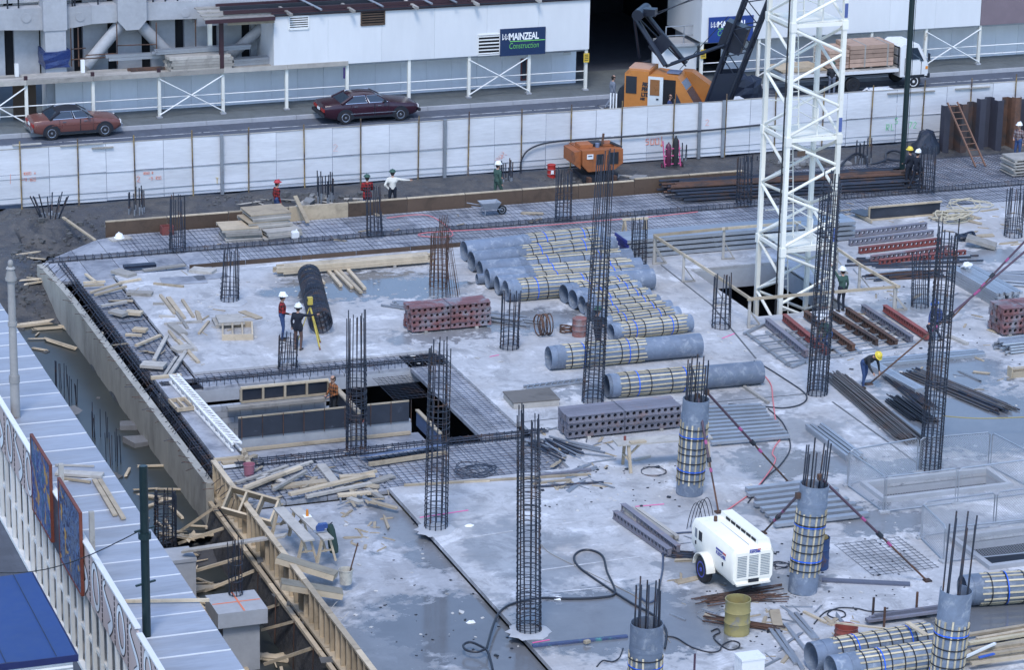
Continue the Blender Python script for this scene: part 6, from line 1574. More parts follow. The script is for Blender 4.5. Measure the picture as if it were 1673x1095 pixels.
def panel_stack(name, label, px, py, w_, d_, layers, h_, rz, mats, z=-.1, jit=.08):
    t = thing(name, label, 'formwork stack', G(px, py, z)); p = G(px, py, z); zz_ = z
    for k in range(layers):
        T = TR((p.x+q.uniform(-jit, jit), p.y+q.uniform(-jit, jit), zz_), rz+q.uniform(-jit, jit)*.6); b = MB(); ww = w_*q.uniform(.85, 1.02); dd = d_*q.uniform(.85, 1)
        b.box((0, 0, h_-.02), (ww, dd, .035)); b.obj('panel_face', q.choice(mats), t, T)
        for s in (-1, 1): bb = MB(); bb.box((0, s*(dd/2-.04), (h_-.04)/2), (ww, .07, h_-.045)); bb.obj('panel_rib', m_boardg, t, T)
        zz_ += h_+.004
    return t
panel_stack('formwork_stack', 'tall untidy stack of used formwork panels behind the brown edge form', 432, 379, 1.7, 1.5, 7, .12, .05, [m_boardg, m_ply])
panel_stack('formwork_stack', 'lower stack of used formwork panels left of the tall stack', 392, 388, 1.5, 1.3, 4, .12, -.05, [m_boardg, m_ply])
panel_stack('formwork_stack', 'low stack of formwork panels between the tall stack and the white can', 455, 386, 1.5, 1.2, 3, .12, .15, [m_boardg])
# scraps on the slab left of the surveyors
LS = 'loose scraps on the deck left of the surveyors'
for a_, b_, c_, d_, w_, m_, lab in (
    (202, 436, 254, 432, .32, m_tarpb, 'dark roll of felt at the back of the timber scraps'), (234, 442, 302, 433, .22, m_boardg, 'long grey board beside the dark felt roll'), (188, 442, 216, 450, .45, m_boardg, 'grey panel piece below the dark felt roll'),
    (313, 440, 350, 444, .5, m_boardg, 'broad board piece near the ply sheets'), (251, 463, 300, 468, .08, m_board, 'thin pale batten lying alone on the slab'), (136, 462, 172, 460, .1, m_board, 'pale batten at the left deck edge, hindmost'), (137, 467, 170, 465, .1, m_board, 'pale batten at the left deck edge, second'), (140, 448, 158, 462, .1, m_board, 'short batten slanting at the left deck edge'),
    (148, 478, 200, 462, .1, m_board, 'ladder like batten pair, upper rail'), (155, 482, 206, 468, .1, m_board, 'ladder like batten pair, lower rail'), (195, 462, 230, 456, .1, m_board, 'batten right of the ladder like pair'), (208, 478, 249, 480, .35, m_boardg, 'grey box board in the middle of the scraps'), (166, 500, 207, 493, .12, m_boardg, 'grey batten over the mesh'),
    (183, 508, 206, 514, .4, m_boardg, 'grey board end above the mesh'), (206, 510, 232, 512, .35, m_board, 'cluster of pale board ends'), (262, 482, 285, 512, .1, m_board, 'left long scrap of the slanting trio'), (275, 486, 300, 520, .16, m_board, 'middle scrap of the slanting trio'), (298, 490, 316, 518, .1, m_board, 'right scrap of the slanting trio'), (288, 510, 306, 536, .1, m_boardg, 'scrap below the slanting trio'),
    (250, 496, 268, 496, .08, m_boardg, 'short crosswise scrap left of the trio'), (260, 516, 286, 517, .06, m_boardg, 'second crosswise scrap left of the trio'), (268, 529, 330, 525, .06, m_boardg, 'long thin crosswise scrap below the trio'), (325, 545, 341, 525, .08, m_board, 'slanting batten left of the open frame'), (280, 530, 300, 546, .3, m_boardg, 'grey board piece below the trio'),
    (252, 588, 273, 548, .13, m_boardg, 'long pale plank slanting at the beam cage, left'), (274, 618, 310, 565, .13, m_boardg, 'long pale plank slanting at the beam cage, right'), (290, 556, 324, 592, .12, m_board, 'board crossing the long pale planks'), (296, 545, 320, 572, .12, m_boardg, 'grey board above the crossing board'), (268, 615, 288, 584, .1, m_boardg, 'short pale plank by the truss head'), (284, 572, 312, 567, .5, m_boardg, 'grey sheet under the crossing board'),
    (205, 547, 232, 548, .14, m_board, 'pale board over the mesh left edge'), (218, 538, 240, 540, .3, m_ply, 'ply offcut above the pale board'), (222, 565, 262, 548, .12, m_board, 'pale batten by the ply offcut'), (232, 595, 270, 598, .5, m_boardg, 'grey sheet lying on the mesh by the planks')):
    board(lab, a_, b_, c_, d_, w_, .07 if w_ < .3 else .10, m_, group=LS)
for px, py, w_, d_, rz, lab in ((326, 440, .9, .5, -.2, 'cut plywood sheet with round holes, hindmost'), (300, 458, 1.6, .9, -.1, 'larger cut plywood sheet with round holes'), (345, 452, 1.2, .6, .1, 'cut plywood sheet beside the short cage')): tag(box('cut_ply_sheet', G(px, py, .015), (w_, d_, .02), m_plank, rz=rz), lab, 'plywood')
timber_frame('open timber frame with grey ply lying left of the surveyors', 388, 545, 1.05, 1.5, .2, -.25, ribs=2, ply=None); 
panel_stack('formwork_stack', 'small pile of grey ply and timber frames left of the surveyors', 372, 530, .9, 1.0, 2, .12, -.1, [m_boardg], z=0)
# timbers heaped on the near strip
LM = 'timbers heaped on the near strip'
for a_, b_, c_, d_, w_, m_, z_, lab in (
    (385, 790, 470, 762, .12, m_boardg, .0, 'longest grey timber at the back of the near heap'), (400, 797, 492, 764, .14, m_board, .05, 'pale timber slanting up to the back of the near heap'), (395, 802, 465, 774, .12, m_board, .1, 'second pale timber of the slanting bundle'), (445, 797, 533, 787, .3, m_board, .0, 'broad yellowish board in the middle of the near heap'), (447, 800, 500, 770, .1, m_boardg, .12, 'grey timber crossing the broad board'),
    (473, 808, 598, 778, .17, m_board, .16, 'longest yellow timber on top of the near heap'), (500, 812, 606, 790, .14, m_boardg, .04, 'grey timber below the yellow one'), (555, 780, 612, 776, .22, m_board, .12, 'short thick yellow timber at the right of the heap'), (552, 810, 617, 804, .18, m_board, .0, 'front pale board of the near heap'), (524, 760, 556, 800, .28, m_boardg, .0, 'grey plank lying away from the camera in the heap'),
    (604, 790, 642, 778, .24, m_boardg, .0, 'grey board end right of the heap'), (590, 776, 615, 770, .08, m_board, .15, 'thin batten on the right of the heap'), (420, 785, 510, 755, .1, m_boardg, .0, 'long thin pale batten behind the heap'), (570, 815, 590, 822, .2, m_boardg, .0, 'small grey offcut in front of the heap'), (600, 800, 625, 815, .15, m_boardg, 0, 'small grey offcut at the near right of the heap'),
    (430, 776, 470, 790, .2, m_boardg, .0, 'dark offcut inside the heap')):
    board(lab, a_, b_, c_, d_, w_, .08, m_, z=z_-.08, group=LM)
board('long pale batten lying along the back edge of the raised slab', 660, 793, 965, 775, .1, .05, m_board); board('second batten end lying by the tall cage at the slab step', 700, 790, 800, 786, .08, .04, m_board)
board('short board beside the near cage foot', 870, 790, 932, 784, .1, .05, m_board); board('dark ribbed bar left of the trestle table', 880, 778, 965, 768, .12, .08, m_purple, cat='steel bar', name='steel_bar')
t = thing('film_form', 'blue film faced form panel with timber edge lying on the near mesh', 'formwork', G(655, 745)); a, c = G(595, 752, .02), G(722, 733, .02)
beam('film_face', a+Vector((0, 0, .12)), c+Vector((0, 0, .12)), .75, .03, m_blueply, t, up=(0, .35, 1)); beam('timber_edge', a+Vector((.02, -.4, .0)), c+Vector((.02, -.4, .0)), .09, .12, m_board, t)
# plywood bits by the truss foot
for px, py, w_, d_, z_, m_, lab in ((380, 752, .75, .5, .05, m_ply, 'ply offcut at the foot of the truss'), (378, 760, .6, .3, -.02, m_whitecar, 'white slab under the ply offcut at the truss foot')): tag(box('offcut', G(px, py, z_), (w_, d_, .06), m_, rz=.05), lab, 'offcut')
for a_, b_, c_, d_, lab in ((392, 752, 402, 742, 'short pale block right of the truss foot'), (400, 754, 418, 745, 'second pale block by the pink bucket'), (396, 735, 408, 762, 'grey board at the opening corner by the pink bucket')): board(lab, a_, b_, c_, d_, .14, .1)
# ---------------------------------------------------------------- perforated floor joists
def joist_mesh(L, h_, w_, mat, pitch=.20):
    k = ('joist', round(L, 2), h_, w_, mat.name)
    if k in CACHE: return CACHE[k]
    b = MB(); n = max(2, int(L/pitch)); d = L/n; r = h_*.33; t_ = .012
    for s in (-1, 1):
        y = s*(w_/2-.006)
        for i in range(n):
            cx = -L/2+d*(i+.5); o = [(cx-d/2, -h_/2), (cx, -h_/2), (cx+d/2, -h_/2), (cx+d/2, 0), (cx+d/2, h_/2), (cx, h_/2), (cx-d/2, h_/2), (cx-d/2, 0)]
            inn = [(cx+r*math.cos(a), r*math.sin(a)) for a in [math.radians(225+45*j) for j in range(8)]]
            vs = [(x, y, z) for x, z in o]+[(x, y, z) for x, z in inn]+[(x, y-s*.05, z) for x, z in inn]
            fs = []
            for j in range(8): j2 = (j+1) % 8; fs += [(j, j2, 8+j2, 8+j), (8+j, 8+j2, 16+j2, 16+j)]
            if s > 0: fs = [f[::-1] for f in fs]
            b.add(vs, fs)
    b.box((0, 0, h_/2+.008), (L, w_+.05, .016)); b.box((0, 0, -h_/2-.008), (L, w_+.05, .016))
    for s in (-1, 1): b.box((s*(L/2-.008), 0, 0), (.016, w_-.02, h_-.02))
    CACHE[k] = b.mesh('joist', [mat]); return CACHE[k]
def joist(label, x0, y0, x1, y1, mat, h_=.2, w_=.12, z=.0, group=None):
    a, c = G(x0, y0, z+h_/2+.02), G(x1, y1, z+h_/2+.02); R_, L = frame_of(a, c)
    return tag(link('floor_joist', joist_mesh(round(L, 1), h_, w_, mat), None, Matrix.Translation((a+c)/2) @ R_), label, 'steel joist', group)
def joist_stack(name, label, px, py, L, layers, n, mats, h_=.25, w_=.26, rz=0.0, z=.09):
    p = G(px, py); t = thing(name, label, 'joist stack', p); qq = random.Random(px)
    for j in range(layers):
        m_ = mats[j % len(mats)]
        for i in range(n):
            T = TR(p+Vector((qq.uniform(-.04, .04), i*(w_+.06)+.15, z+h_/2+(h_+.045)*j)), rz); link('joist', joist_mesh(L, h_, w_, m_), t, T)
    for dx in (-L*.32, L*.32): box('bearer', (p.x+dx, p.y+.15+(n-1)*(w_+.06)/2, .04), (.1, n*(w_+.06)+.1, .08), m_boardg, t)
    for dx in (-.05,): 
        zt = z+(h_+.045)*layers; b = MB(); y0, y1 = p.y-.03, p.y+.15+(n-.5)*(w_+.06)+.05
        b.tube([(p.x+dx, y0, .08), (p.x+dx, y0, zt), (p.x+dx, y1, zt), (p.x+dx, y1, .08)], .008, 4, True); b.obj('binding', m_dark, t)
    return t
joist_stack('joist_stack', 'strapped stack of red perforated steel joists near the puddle', 738, 541, 2.85, 4, 4, [m_redgrey], h_=.165, w_=.15)
joist_stack('joist_stack', 'strapped stack of purple grey perforated steel joists before the battened tubes', 1022, 711, 3.75, 3, 4, [m_purple], h_=.19, w_=.19)
joist_stack('joist_stack', 'rusty joist stack cut by the right edge of the photo', 1672, 548, 1.6, 4, 4, [m_redgrey], h_=.19, w_=.2)
JG = 'perforated joists lying apart on the slab'
for x0, y0, x1, y1, m_, lab in ((1375, 384, 1513, 368, m_purple, 'hindmost grey joist below the blue film form'), (1387, 396, 1525, 380, m_purple, 'second grey joist below the blue film form'), (1403, 409, 1538, 393, m_red, 'red joist between the grey joists and the red pair'), (1423, 423, 1559, 405, m_redgrey, 'brownish joist just behind the front red one'), (1437, 429, 1577, 413, m_red, 'front red joist of the far group'),
    (1253, 525, 1318, 578, m_purple, 'grey joist at the near left corner of the crane opening'), (1281, 518, 1352, 577, m_red, 'leftmost red joist before the crane mast'), (1315, 512, 1395, 569, m_rust, 'rusty joist behind the tall cage before the mast'), (1357, 512, 1432, 560, m_rust, 'rusty joist right of the tall cage before the mast'), (1383, 507, 1465, 562, m_rust, 'third rusty joist in the row before the guard rail'), (1409, 502, 1490, 555, m_purple, 'grey joist in the row before the guard rail'), (1445, 503, 1516, 550, m_red, 'rightmost red joist in the row before the guard rail'),
    (1004, 840, 1095, 904, m_purple, 'purple perforated joist lying left of the compressor'), (1018, 829, 1108, 898, m_purple, 'second perforated joist behind the one left of the compressor')):
    joist(lab, x0, y0, x1, y1, m_, group=JG, z=.06 if x0 > 1240 and y0 > 500 else .02)
# flat steel pieces among them
def bundle(name, label, p, q_, width, n, layers, r, mat, cat='bar bundle', jit=.03, group=None, piece='rod', lenj=.25, z=0.02, seed=None):
    p, q_ = Vector(p), Vector(q_); d = (q_-p).normalized(); s = Vector((-d.y, d.x, 0)); t = thing(name, label, cat, p, group); g = random.Random(seed or int(p.x*100))
    for j in range(layers):
        nn = max(2, n-j*max(1, n//(layers+1)))
        for i in range(nn):
            o = s*((i/(nn-1)-.5)*width*(nn/n))+Vector((0, 0, z+r+r*1.9*j)); e = s*g.uniform(-jit, jit)*3
            bar(piece, p+o+d*g.uniform(-lenj, lenj)+s*g.uniform(-jit, jit), q_+o+e+d*g.uniform(-lenj, lenj), r, mat if not isinstance(mat, list) else g.choice(mat), t)
    return t
m_bars = M('bar_grey', (.115, .11, .11), .6, .4, 3, metal=.3, second=(.14, .09, .07), second_scale=1.5, second_amt=(.52, .7), rand=.3)
bundle('bar_bundle', 'long stack of rusty bars on the far deck behind the crane mast', G(1100, 318), G(1478, 296), 2.3, 15, 5, .05, [m_rust, m_rebar, m_rebar], seed=3, lenj=.5)
bundle('bar_bundle', 'wide bundle of reinforcing bars at the feet of the bending man', G(1366, 618), G(1490, 722), .85, 16, 4, .022, m_bars, lenj=.4)
bundle('bar_bundle', 'dark bundle of bent bars behind the wide bundle', G(1462, 655), G(1512, 690), .7, 12, 4, .022, m_dark)
bundle('bar_bundle', 'flat bundle of bars at the right below the wet patch', G(1495, 612), G(1640, 672), .85, 18, 3, .025, [m_rebar, m_bars, m_bars], lenj=.3)
bundle('bar_bundle', 'thin dark bars behind the pale channel sections', G(1448, 612), G(1516, 668), .5, 8, 2, .022, m_rebar)
bundle('bar_bundle', 'loose black rods lying left of the compressor wheel', G(1092, 908), G(1143, 912), .45, 9, 2, .018, m_rebar)
bundle('bar_bundle', 'tangle of rusty rods behind the yellow drum', G(1148, 985), G(1268, 968), .55, 12, 2, .014, m_rust, jit=.2, lenj=.4)
bundle('bar_bundle', 'dark rods and planks lying right of the yellow drum', G(1160, 1012), G(1265, 1032), .4, 6, 2, .02, m_rust, jit=.1)
bundle('bar_bundle', 'scattered steel angles left of the trestle table', G(885, 722), G(950, 745), .9, 9, 2, .03, [m_greysteel, m_rebar], jit=.16, lenj=.4)
bundle('bar_bundle', 'rusty rods lying behind the pale square sections', G(1430, 455), G(1530, 448), .9, 12, 2, .03, [m_rust, m_rebar, m_galv], jit=.1, lenj=.5)
bundle('bar_bundle', 'grey rods and tubes among the red joists at the right', G(1400, 432), G(1590, 425), 1.3, 9, 1, .035, [m_galv, m_rebar], jit=.1, lenj=.6)
bundle('bar_bundle', 'grey pipes lying at the right edge beside the square sections', G(1590, 455), G(1690, 462), 1.4, 10, 2, .045, [m_galv, m_greysteel], jit=.06)
bundle('bar_bundle', 'pale thin sections sticking out behind the red joist stack', G(645, 500), G(865, 528), .7, 8, 2, .035, [m_galv, m_greysteel], jit=.05, lenj=.5)
bundle('bar_bundle', 'stacked grey steel bars at the far right edge', G(1636, 574), G(1700, 566), .9, 8, 4, .045, m_galv)
# galvanised plank stacks
def slats(label, corners, n, w_, h_, mat, z=.12, group='spread galvanised planks'):
    a, b_, c, d = [G(*p, z) for p in corners]; t = thing('plank_set', label, 'steel planks', a, group); g = random.Random(int(a.x*50))
    for k in range(n):
        u = k/(n-1); p, q_ = a.lerp(d, u), b_.lerp(c, u); e = Vector((g.uniform(-.08, .08), 0, 0))
        beam('steel_plank', p+e, q_+e, w_, h_, mat, t)
    for u in (.12, .85):
        p, q_ = a.lerp(b_, u), d.lerp(c, u); beam('bearer', p-Vector((0, 0, z*.5+h_*.25)), q_-Vector((0, 0, z*.5+h_*.25)), .1, z-h_*.5-.02, m_boardg, t)
slats('spread of galvanised planks right of the standing column form', ((1138, 668), (1243, 662), (1288, 713), (1160, 724)), 10, .16, .09, m_galv)
slats('spread of galvanised planks behind the second standing column form', ((1218, 800), (1345, 785), (1415, 840), (1262, 858)), 8, .2, .1, m_galv)
slats('grid of pale square tubes under the joists before the crane mast', ((1218, 545), (1262, 524), (1340, 580), (1290, 600)), 2, .1, .08, m_galv, z=.06)
gt_ = thing('tube_grid', 'pale square tubes lying side by side at the near corner of the crane opening', 'steel tubes', G(1260, 560))
for k in range(9):
    a = G(1220+k*32, 545-k*3.0, .05); c = G(1290+k*29, 598-k*5.5, .05); beam('square_tube', a, c, .09, .07, m_galv, gt_)
for k in range(5):
    a, c = G(1225+14*k, 551+10.5*k, .12), G(1440+14*k, 524+9*k, .12); beam('cross_tube', a, c, .05, .05, m_greysteel, gt_)
stack('section_stack', 'bundle of pale square steel sections seen end on at the right', 'steel sections', G(1608, 478), G(1650, 503)-G(1556, 450), 9, 5, 3.4, .105, .105, m_galv, seed=31, piece='section', gap=.008, jitter=.04)
stack('section_stack', 'pair of pale channel sections left of the mesh fence', 'steel sections', G(1365, 728), G(1375, 752)-G(1318, 708), 4, 2, 2.9, .11, .09, m_galv, seed=32, piece='section', gap=.05)
stack('section_stack', 'pale channel sections beside the rods at the bending man', 'steel sections', G(1462, 622), G(1508, 645)-G(1422, 598), 3, 2, 3.0, .13, .1, m_galv, seed=33, piece='section')
stack('section_stack', 'long pale flat sections lying before the wet patch at the right', 'steel sections', G(1510, 588), (1, -.02, 0), 3, 1, 4.2, .16, .12, m_galv, seed=34, piece='section', gap=.06)
stack('section_stack', 'pale sections lying on the joists left of the compressor', 'steel sections', G(1062, 862), G(1118, 880)-G(1040, 825), 3, 2, 2.4, .12, .1, m_boardg, seed=35, piece='section', gap=.04)
board('single pale plank lying before the joists at the right', 1548, 548, 1580, 562, .16, .08, m_boardg)
# grey steel decking stack
t = thing('steel_section_stack', 'long stack of grey steel deck sections with blue end plates by the guard rail', 'steel sections', G(1040, 418))
for k in range(4):
    a, c = G(1034, 420, .1), G(1400, 390, .1); a = Vector((a.x-.07*k, a.y+.65, .1+.19*k)); c = Vector((c.x, a.y, .1+.19*k))
    for s_ in (-.3, .31): beam('deck_section', a+Vector((0, s_, 0)), c+Vector((0, s_, 0)), .58, .13, m_galv, t)
    box('end_plate', (a.x-.02, a.y, a.z), (.03, 1.2, .12), M('end_blue', (.035, .04, .22), .5, .1), t)
    for dx in (.8, 3.5, 6.2): box('spacer', (a.x+dx, a.y, a.z-.1), (.1, 1.0, .06), m_boardg, t)
spr = lambda px, py, l: None
# formwork panel on the ground, trestles and benches
p = G(876, 664); t = thing('formwork_slab', 'weathered square formwork panel lying behind the nearest tall cage', 'formwork', p)
T = TR((p.x, p.y+.45, 0), -.06); b = MB(); b.box((0, 0, .2), (1.55, 1.15, .04)); b.obj('panel_face', wood('dark_weathered', (.16, .145, .13)), t, T)
for x_, y_, dx, dy in ((0, -.54, 1.5, .07), (0, .54, 1.5, .07), (-.73, 0, .07, 1.0), (.73, 0, .07, 1.0), (0, 0, .07, 1.0)): bb = MB(); bb.box((x_, y_, .09), (dx, dy, .17)); bb.obj('panel_rib', m_boardg, t, T)
def trestle(label, x0, y0, x1, y1, z, w_=.3, mats=None, legs=(.08, .92), cat='bench', th=.045):
    a, c = G(x0, y0, z), G(x1, y1, z); t = thing('trestle_bench', label, cat, (a.x, a.y, 0)); d = (c-a).normalized(); s = Vector((-d.y, d.x, 0))
    beam('top_plank', a, c, w_, th, m_boardg, t)
    for f in legs:
        o = a.lerp(c, f)
        for s_ in (-1, 1): beam('leg', o+s*s_*w_*.35-Vector((0, 0, th)), Vector((o.x, o.y, .0))+s*s_*(w_*.5+.12)+d*.03, .09, .06, m_board, t)
        beam('leg_brace', o+s*(w_*.5+.03)-Vector((0, 0, z*.55)), o-s*(w_*.5+.03)-Vector((0, 0, z*.55)), .08, .03, m_board, t); beam('knee', o-Vector((0, 0, z*.6)), o+d*.45*(1 if f < .5 else -1)-Vector((0, 0, .07)), .07, .05, m_board, t)
    return t
trestle('trestle table of a long plank on A legs left of the first column form', 1005, 724, 1160, 712, .85, .55, legs=(.12, .95))
p = G(1042, 722, .9); tag(box('cut_block', (p.x, p.y, .9), (.5, .18, .05), m_board), 'pale timber offcut lying on the trestle table', 'offcut'); p = G(1021, 718, .9); b = MB(); b.cyl((p.x, p.y, .875), (p.x, p.y, 1.0), .04, n=10); tag(b.obj('plastic_bottle', m_red), 'small red bottle standing on the trestle table', 'bottle')
trestle('left sawhorse bench with a long weathered plank by the form boxes', 455, 830, 505, 884, .72, .32, cat='bench')
trestle('right sawhorse bench carrying a blue saw and an orange bottle', 482, 830, 537, 882, .72, .3, cat='bench')
p = G(523, 870, .74); t = thing('circular_saw', 'small blue circular saw on the right sawhorse bench', 'saw', p); b = MB(); b.box((p.x, p.y, p.z+.03), (.36, .2, .02)); b.obj('base_plate', m_greysteel, t); b = MB(); b.cyl((p.x, p.y-.04, p.z+.12), (p.x, p.y+.04, p.z+.12), .12, n=14); b.obj('blade_guard', M('tool_blue', (.03, .07, .22), .45, .2), t); b = MB(); b.box((p.x+.1, p.y+.08, p.z+.15), (.24, .14, .12)); b.obj('motor', M('tool_blue'), t)
p = G(502, 844, .75); t = thing('spray_bottle', 'orange topped bottle on a white square on the right bench', 'bottle', p); box('pad', (p.x, p.y, p.z+.006), (.22, .22, .012), m_lw, t); b = MB(); b.cyl((p.x, p.y, p.z+.012), (p.x, p.y, p.z+.2), .045, .03, 10); b.obj('bottle', M('bottle_orange', (.7, .25, .03), .4, .1), t)
p = G(546, 903, 0); t = thing('tool_bag', 'dark green bag of tools standing on end by the sawhorse bench', 'bag', p); b = MB(); secs = []
for k, z_ in enumerate((0, .15, .4, .65, .8)): r = (.10, .12, .11, .1, .07)[k]; secs.append([(p.x-.12*z_+r*math.cos(math.tau*i/9)*1.2, p.y+.1*z_+r*math.sin(math.tau*i/9), z_) for i in range(9)])
b.loft(secs); o = b.obj('bag_body', M('green_bag', (.02, .045, .04), .8, .3), t, smooth=True); recalc(o.data); bar('bag_handle', p+Vector((-.15, .1, .75)), p+Vector((-.02, .1, .86)), .015, m_dark, t)
def bucket(label, px, py, r, h_, mat, z=0.0):
    p = G(px, py, z); n = 16; t = thing('bucket', label, 'bucket', p); b = MB()
    b.loft([[(p.x+R_*math.cos(math.tau*i/n), p.y+R_*math.sin(math.tau*i/n), z+zz_) for i in range(n)] for zz_, R_ in ((0, r*.84), (h_, r), (h_, r*1.06), (h_-.03, r*1.06), (h_-.03, r*.95), (h_*.5, r*.86))]); o = b.obj('shell', mat, t, smooth=True); recalc(o.data)
    b = MB(); b.tube([(p.x+r*1.05*math.cos(a), p.y-.02-.05*math.sin(a), z+h_-.02-.12*math.sin(a)) for a in [math.pi*k/10 for k in range(11)]], .006, 4); b.obj('wire_handle', m_greysteel, t); return t, p
m_buck = M('bucket_cream', (.48, .45, .38), .6, .3, 2, second=(.3, .28, .25), second_scale=4, second_amt=(.5, .65))
t, p = bucket('cream bucket with a long stick standing in it on the near slab', 565, 954, .19, .42, m_buck); bar('mixing_stick', p+Vector((.05, 0, .1)), p+Vector((.32, -.05, 1.15)), .02, m_rust, t)
bucket('pink bucket at the near left corner of the opening', 407, 777, .17, .36, M('bucket_pink', (.33, .13, .17), .6, .2), z=-.1)
p = G(482, 392, -.1); t = thing('plastic_can', 'white plastic jerry can at the right of the formwork stacks', 'jerry can', p); b = MB(); b.loft([[(p.x+x*f, p.y+y*f, p.z+z_) for x, y in ((-.14, -.1), (.14, -.1), (.14, .1), (-.14, .1))] for z_, f in ((0, .95), (.03, 1), (.3, 1), (.36, .7))]); o = b.obj('can_body', m_white, t); recalc(o.data); bar('cap', p+Vector((.06, 0, .35)), p+Vector((.06, 0, .41)), .035, m_white, t)
p = G(1668, 614); t = thing('tool_tray', 'wooden carpenter tool tray at the right edge of the photo', 'tool box', p)
for s_ in (-1, 1): box('end_board', (p.x+s_*.42, p.y, .17), (.04, .3, .34), m_board, t); box('side_board', (p.x, p.y+s_*.15, .1), (.8, .03, .2), m_board, t)
bar('carry_bar', p+Vector((-.42, 0, .3)), p+Vector((.42, 0, .3)), .02, m_board, t)
# ---------------------------------------------------------------- guard rails of rough timber
def rail(label, posts, tops, extra=()):
    t = thing('guard_rail', label, 'guard rail', G(*posts[0])); P_ = []
    for (px, py), ty in zip(posts, tops):
        p = G(px, py); h_ = HT(p, ty); P_.append(Vector((p.x, p.y, h_)))
        beam('post', p, (p.x, p.y, h_), .09, .06, m_boardg, t, up=(0, 1, 0)); beam('foot', p+Vector((-.05, 0, .03)), p+Vector((.45, -.05, .03)), .09, .05, m_boardg, t); beam('knee_brace', p+Vector((.4, -.05, .06)), Vector((p.x+.02, p.y, h_*.55)), .07, .04, m_boardg, t)
    for a, c in zip(P_, P_[1:]): d = (c-a).normalized()*.12; beam('rail', a-d+Vector((0, -.06, -.04)), c+d+Vector((0, -.06, -.04)), .06, .1, m_board, t)
rail('long timber guard rail running down the left side of the crane opening', [(1068, 432), (1116, 461), (1168, 500), (1223, 534)], [384, 415, 449, 486])
rail('timber guard rail along the back before the grey deck sections', [(1070, 431), (1181, 424), (1300, 414)], [382, 371, 361])
rail('timber guard rail along the near side of the crane opening', [(1223, 536), (1462, 507)], [486, 466])
rail('timber guard rail slanting at the right side of the crane opening', [(1366, 448), (1403, 474), (1460, 508)], [405, 431, 464])
t = thing('small_trestle', 'small timber trestle behind the cage at the steel deck sections', 'trestle', G(1036, 380)); a, c = G(1020, 385), G(1054, 383)
for p in (a, c):
    for s_ in (-1, 1): beam('leg', p+Vector((0, s_*.25, 0)), (p.x, p.y, .62), .08, .05, m_board, t)
beam('top_bar', (a.x-.1, a.y, .64), (c.x+.1, c.y, .64), .1, .07, m_board, t)
# ---------------------------------------------------------------- push pull props
def prop(label, p, q_):
    p, q_ = Vector(p), Vector(q_); t = thing('push_pull_prop', label, 'prop', q_, 'steel props bracing the columns'); m_ = M('prop_steel', (.07, .04, .06), .5, .4, 3)
    bar('outer_tube', p, p.lerp(q_, .55), .038, m_, t, 8); bar('inner_tube', p.lerp(q_, .5), q_, .028, m_rust, t, 8); bar('collar', p.lerp(q_, .53), p.lerp(q_, .57), .07, m_dark, t, 8)
    for f in (.38, .62): bar('pink_band', p.lerp(q_, f), p.lerp(q_, f+.035), .045, M('band_pink', (.32, .06, .17), .5, .1), t, 8)
    box('foot_plate', (q_.x, q_.y, .02), (.2, .2, .04), m_rust, t); box('head_plate', (p.x, p.y, p.z), (.12, .12, .16), m_rust, t)
def on_top(px, py, base): b_ = G(*base); return Vector((b_.x, b_.y, HT(b_, py)))+Vector(((px-base[0])/SC(b_), 0, 0))
prop('longest prop slanting from the first column form towards the second', on_top(1150, 643, (1128, 806)), G(1290, 790))
prop('steep prop from the first column form down to behind the compressor', on_top(1134, 648, (1128, 806)), G(1174, 838))
prop('prop slanting right from the second column form to the floor by the pit fence', on_top(1332, 782, (1312, 966)), G(1515, 950))
prop('short prop left of the second column form above the compressor', on_top(1294, 808, (1312, 966)), G(1246, 872))
prop('prop coming in from the right edge down to the bending man', Vector((G(1545, 640).x+4.2, G(1545, 640).y+1.5, 4.6)), G(1420, 628))
prop('prop at the right edge slanting down behind the tall cage', Vector((G(1545, 560).x+4.5, G(1545, 560).y+1.6, 3.6)), G(1548, 527))
# ---------------------------------------------------------------- mesh fences round the pits
def fence_panel(label, b0, b1, h_, lean=0.0):
    a, c = G(*b0), G(*b1); a.z = c.z = .05; t = thing('mesh_fence_panel', label, 'fence panel', a, 'galvanised mesh panels round the floor pits'); d = (c-a); L = d.length; d.normalize(); up = Vector((0, 0, h_))
    b = MB(); r = .022; k = .08
    pts = [a, a+up*.93, a+up+d*k, c+up-d*k, c+up*.93, c]; b.tube(pts, r, 6, True); b.obj('tube_frame', m_galv, t)
    b = MB(); s_ = .085; n = int((L+h_)/s_)
    for i in range(n):
        u = i*s_
        for sg in (0, 1):
            x0, z0 = (u, 0) if u < L else (L, u-L); x1, z1 = (u-h_, h_) if u > h_ else (0, u)
            if sg: x0, x1 = L-x0, L-x1
            b.cyl(a+d*x0+Vector((0, 0, z0)), a+d*x1+Vector((0, 0, z1)), .0042, n=3, cap=False)
    tag(b.obj('chain_mesh', m_galv, t), kind='stuff')
    for e in (a, c): box('foot_block', (e.x, e.y, .03), (.25, .14, .06), m_conc, t)
fence_panel('mesh panel along the back of the first pit, left half', (1386, 793), (1497, 773), 1.05)
fence_panel('mesh panel along the back of the first pit, right half', (1501, 773), (1614, 763), 1.05)
fence_panel('mesh panel closing the left side of the first pit', (1384, 795), (1443, 838), 1.05)
fence_panel('mesh panel along the front of the first pit, left half', (1446, 838), (1560, 824), 1.05)
fence_panel('mesh panel along the front of the first pit, right half', (1564, 824), (1682, 808), 1.05)
fence_panel('mesh panel closing the right side of the first pit', (1618, 764), (1700, 808), 1.05)
fence_panel('mesh panel at the back of the second pit', (1506, 878), (1622, 862), 1.0)
fence_panel('mesh panel at the back of the second pit by the right edge', (1626, 861), (1740, 846), 1.0)
fence_panel('mesh panel closing the left side of the second pit', (1504, 881), (1541, 918), 1.0)
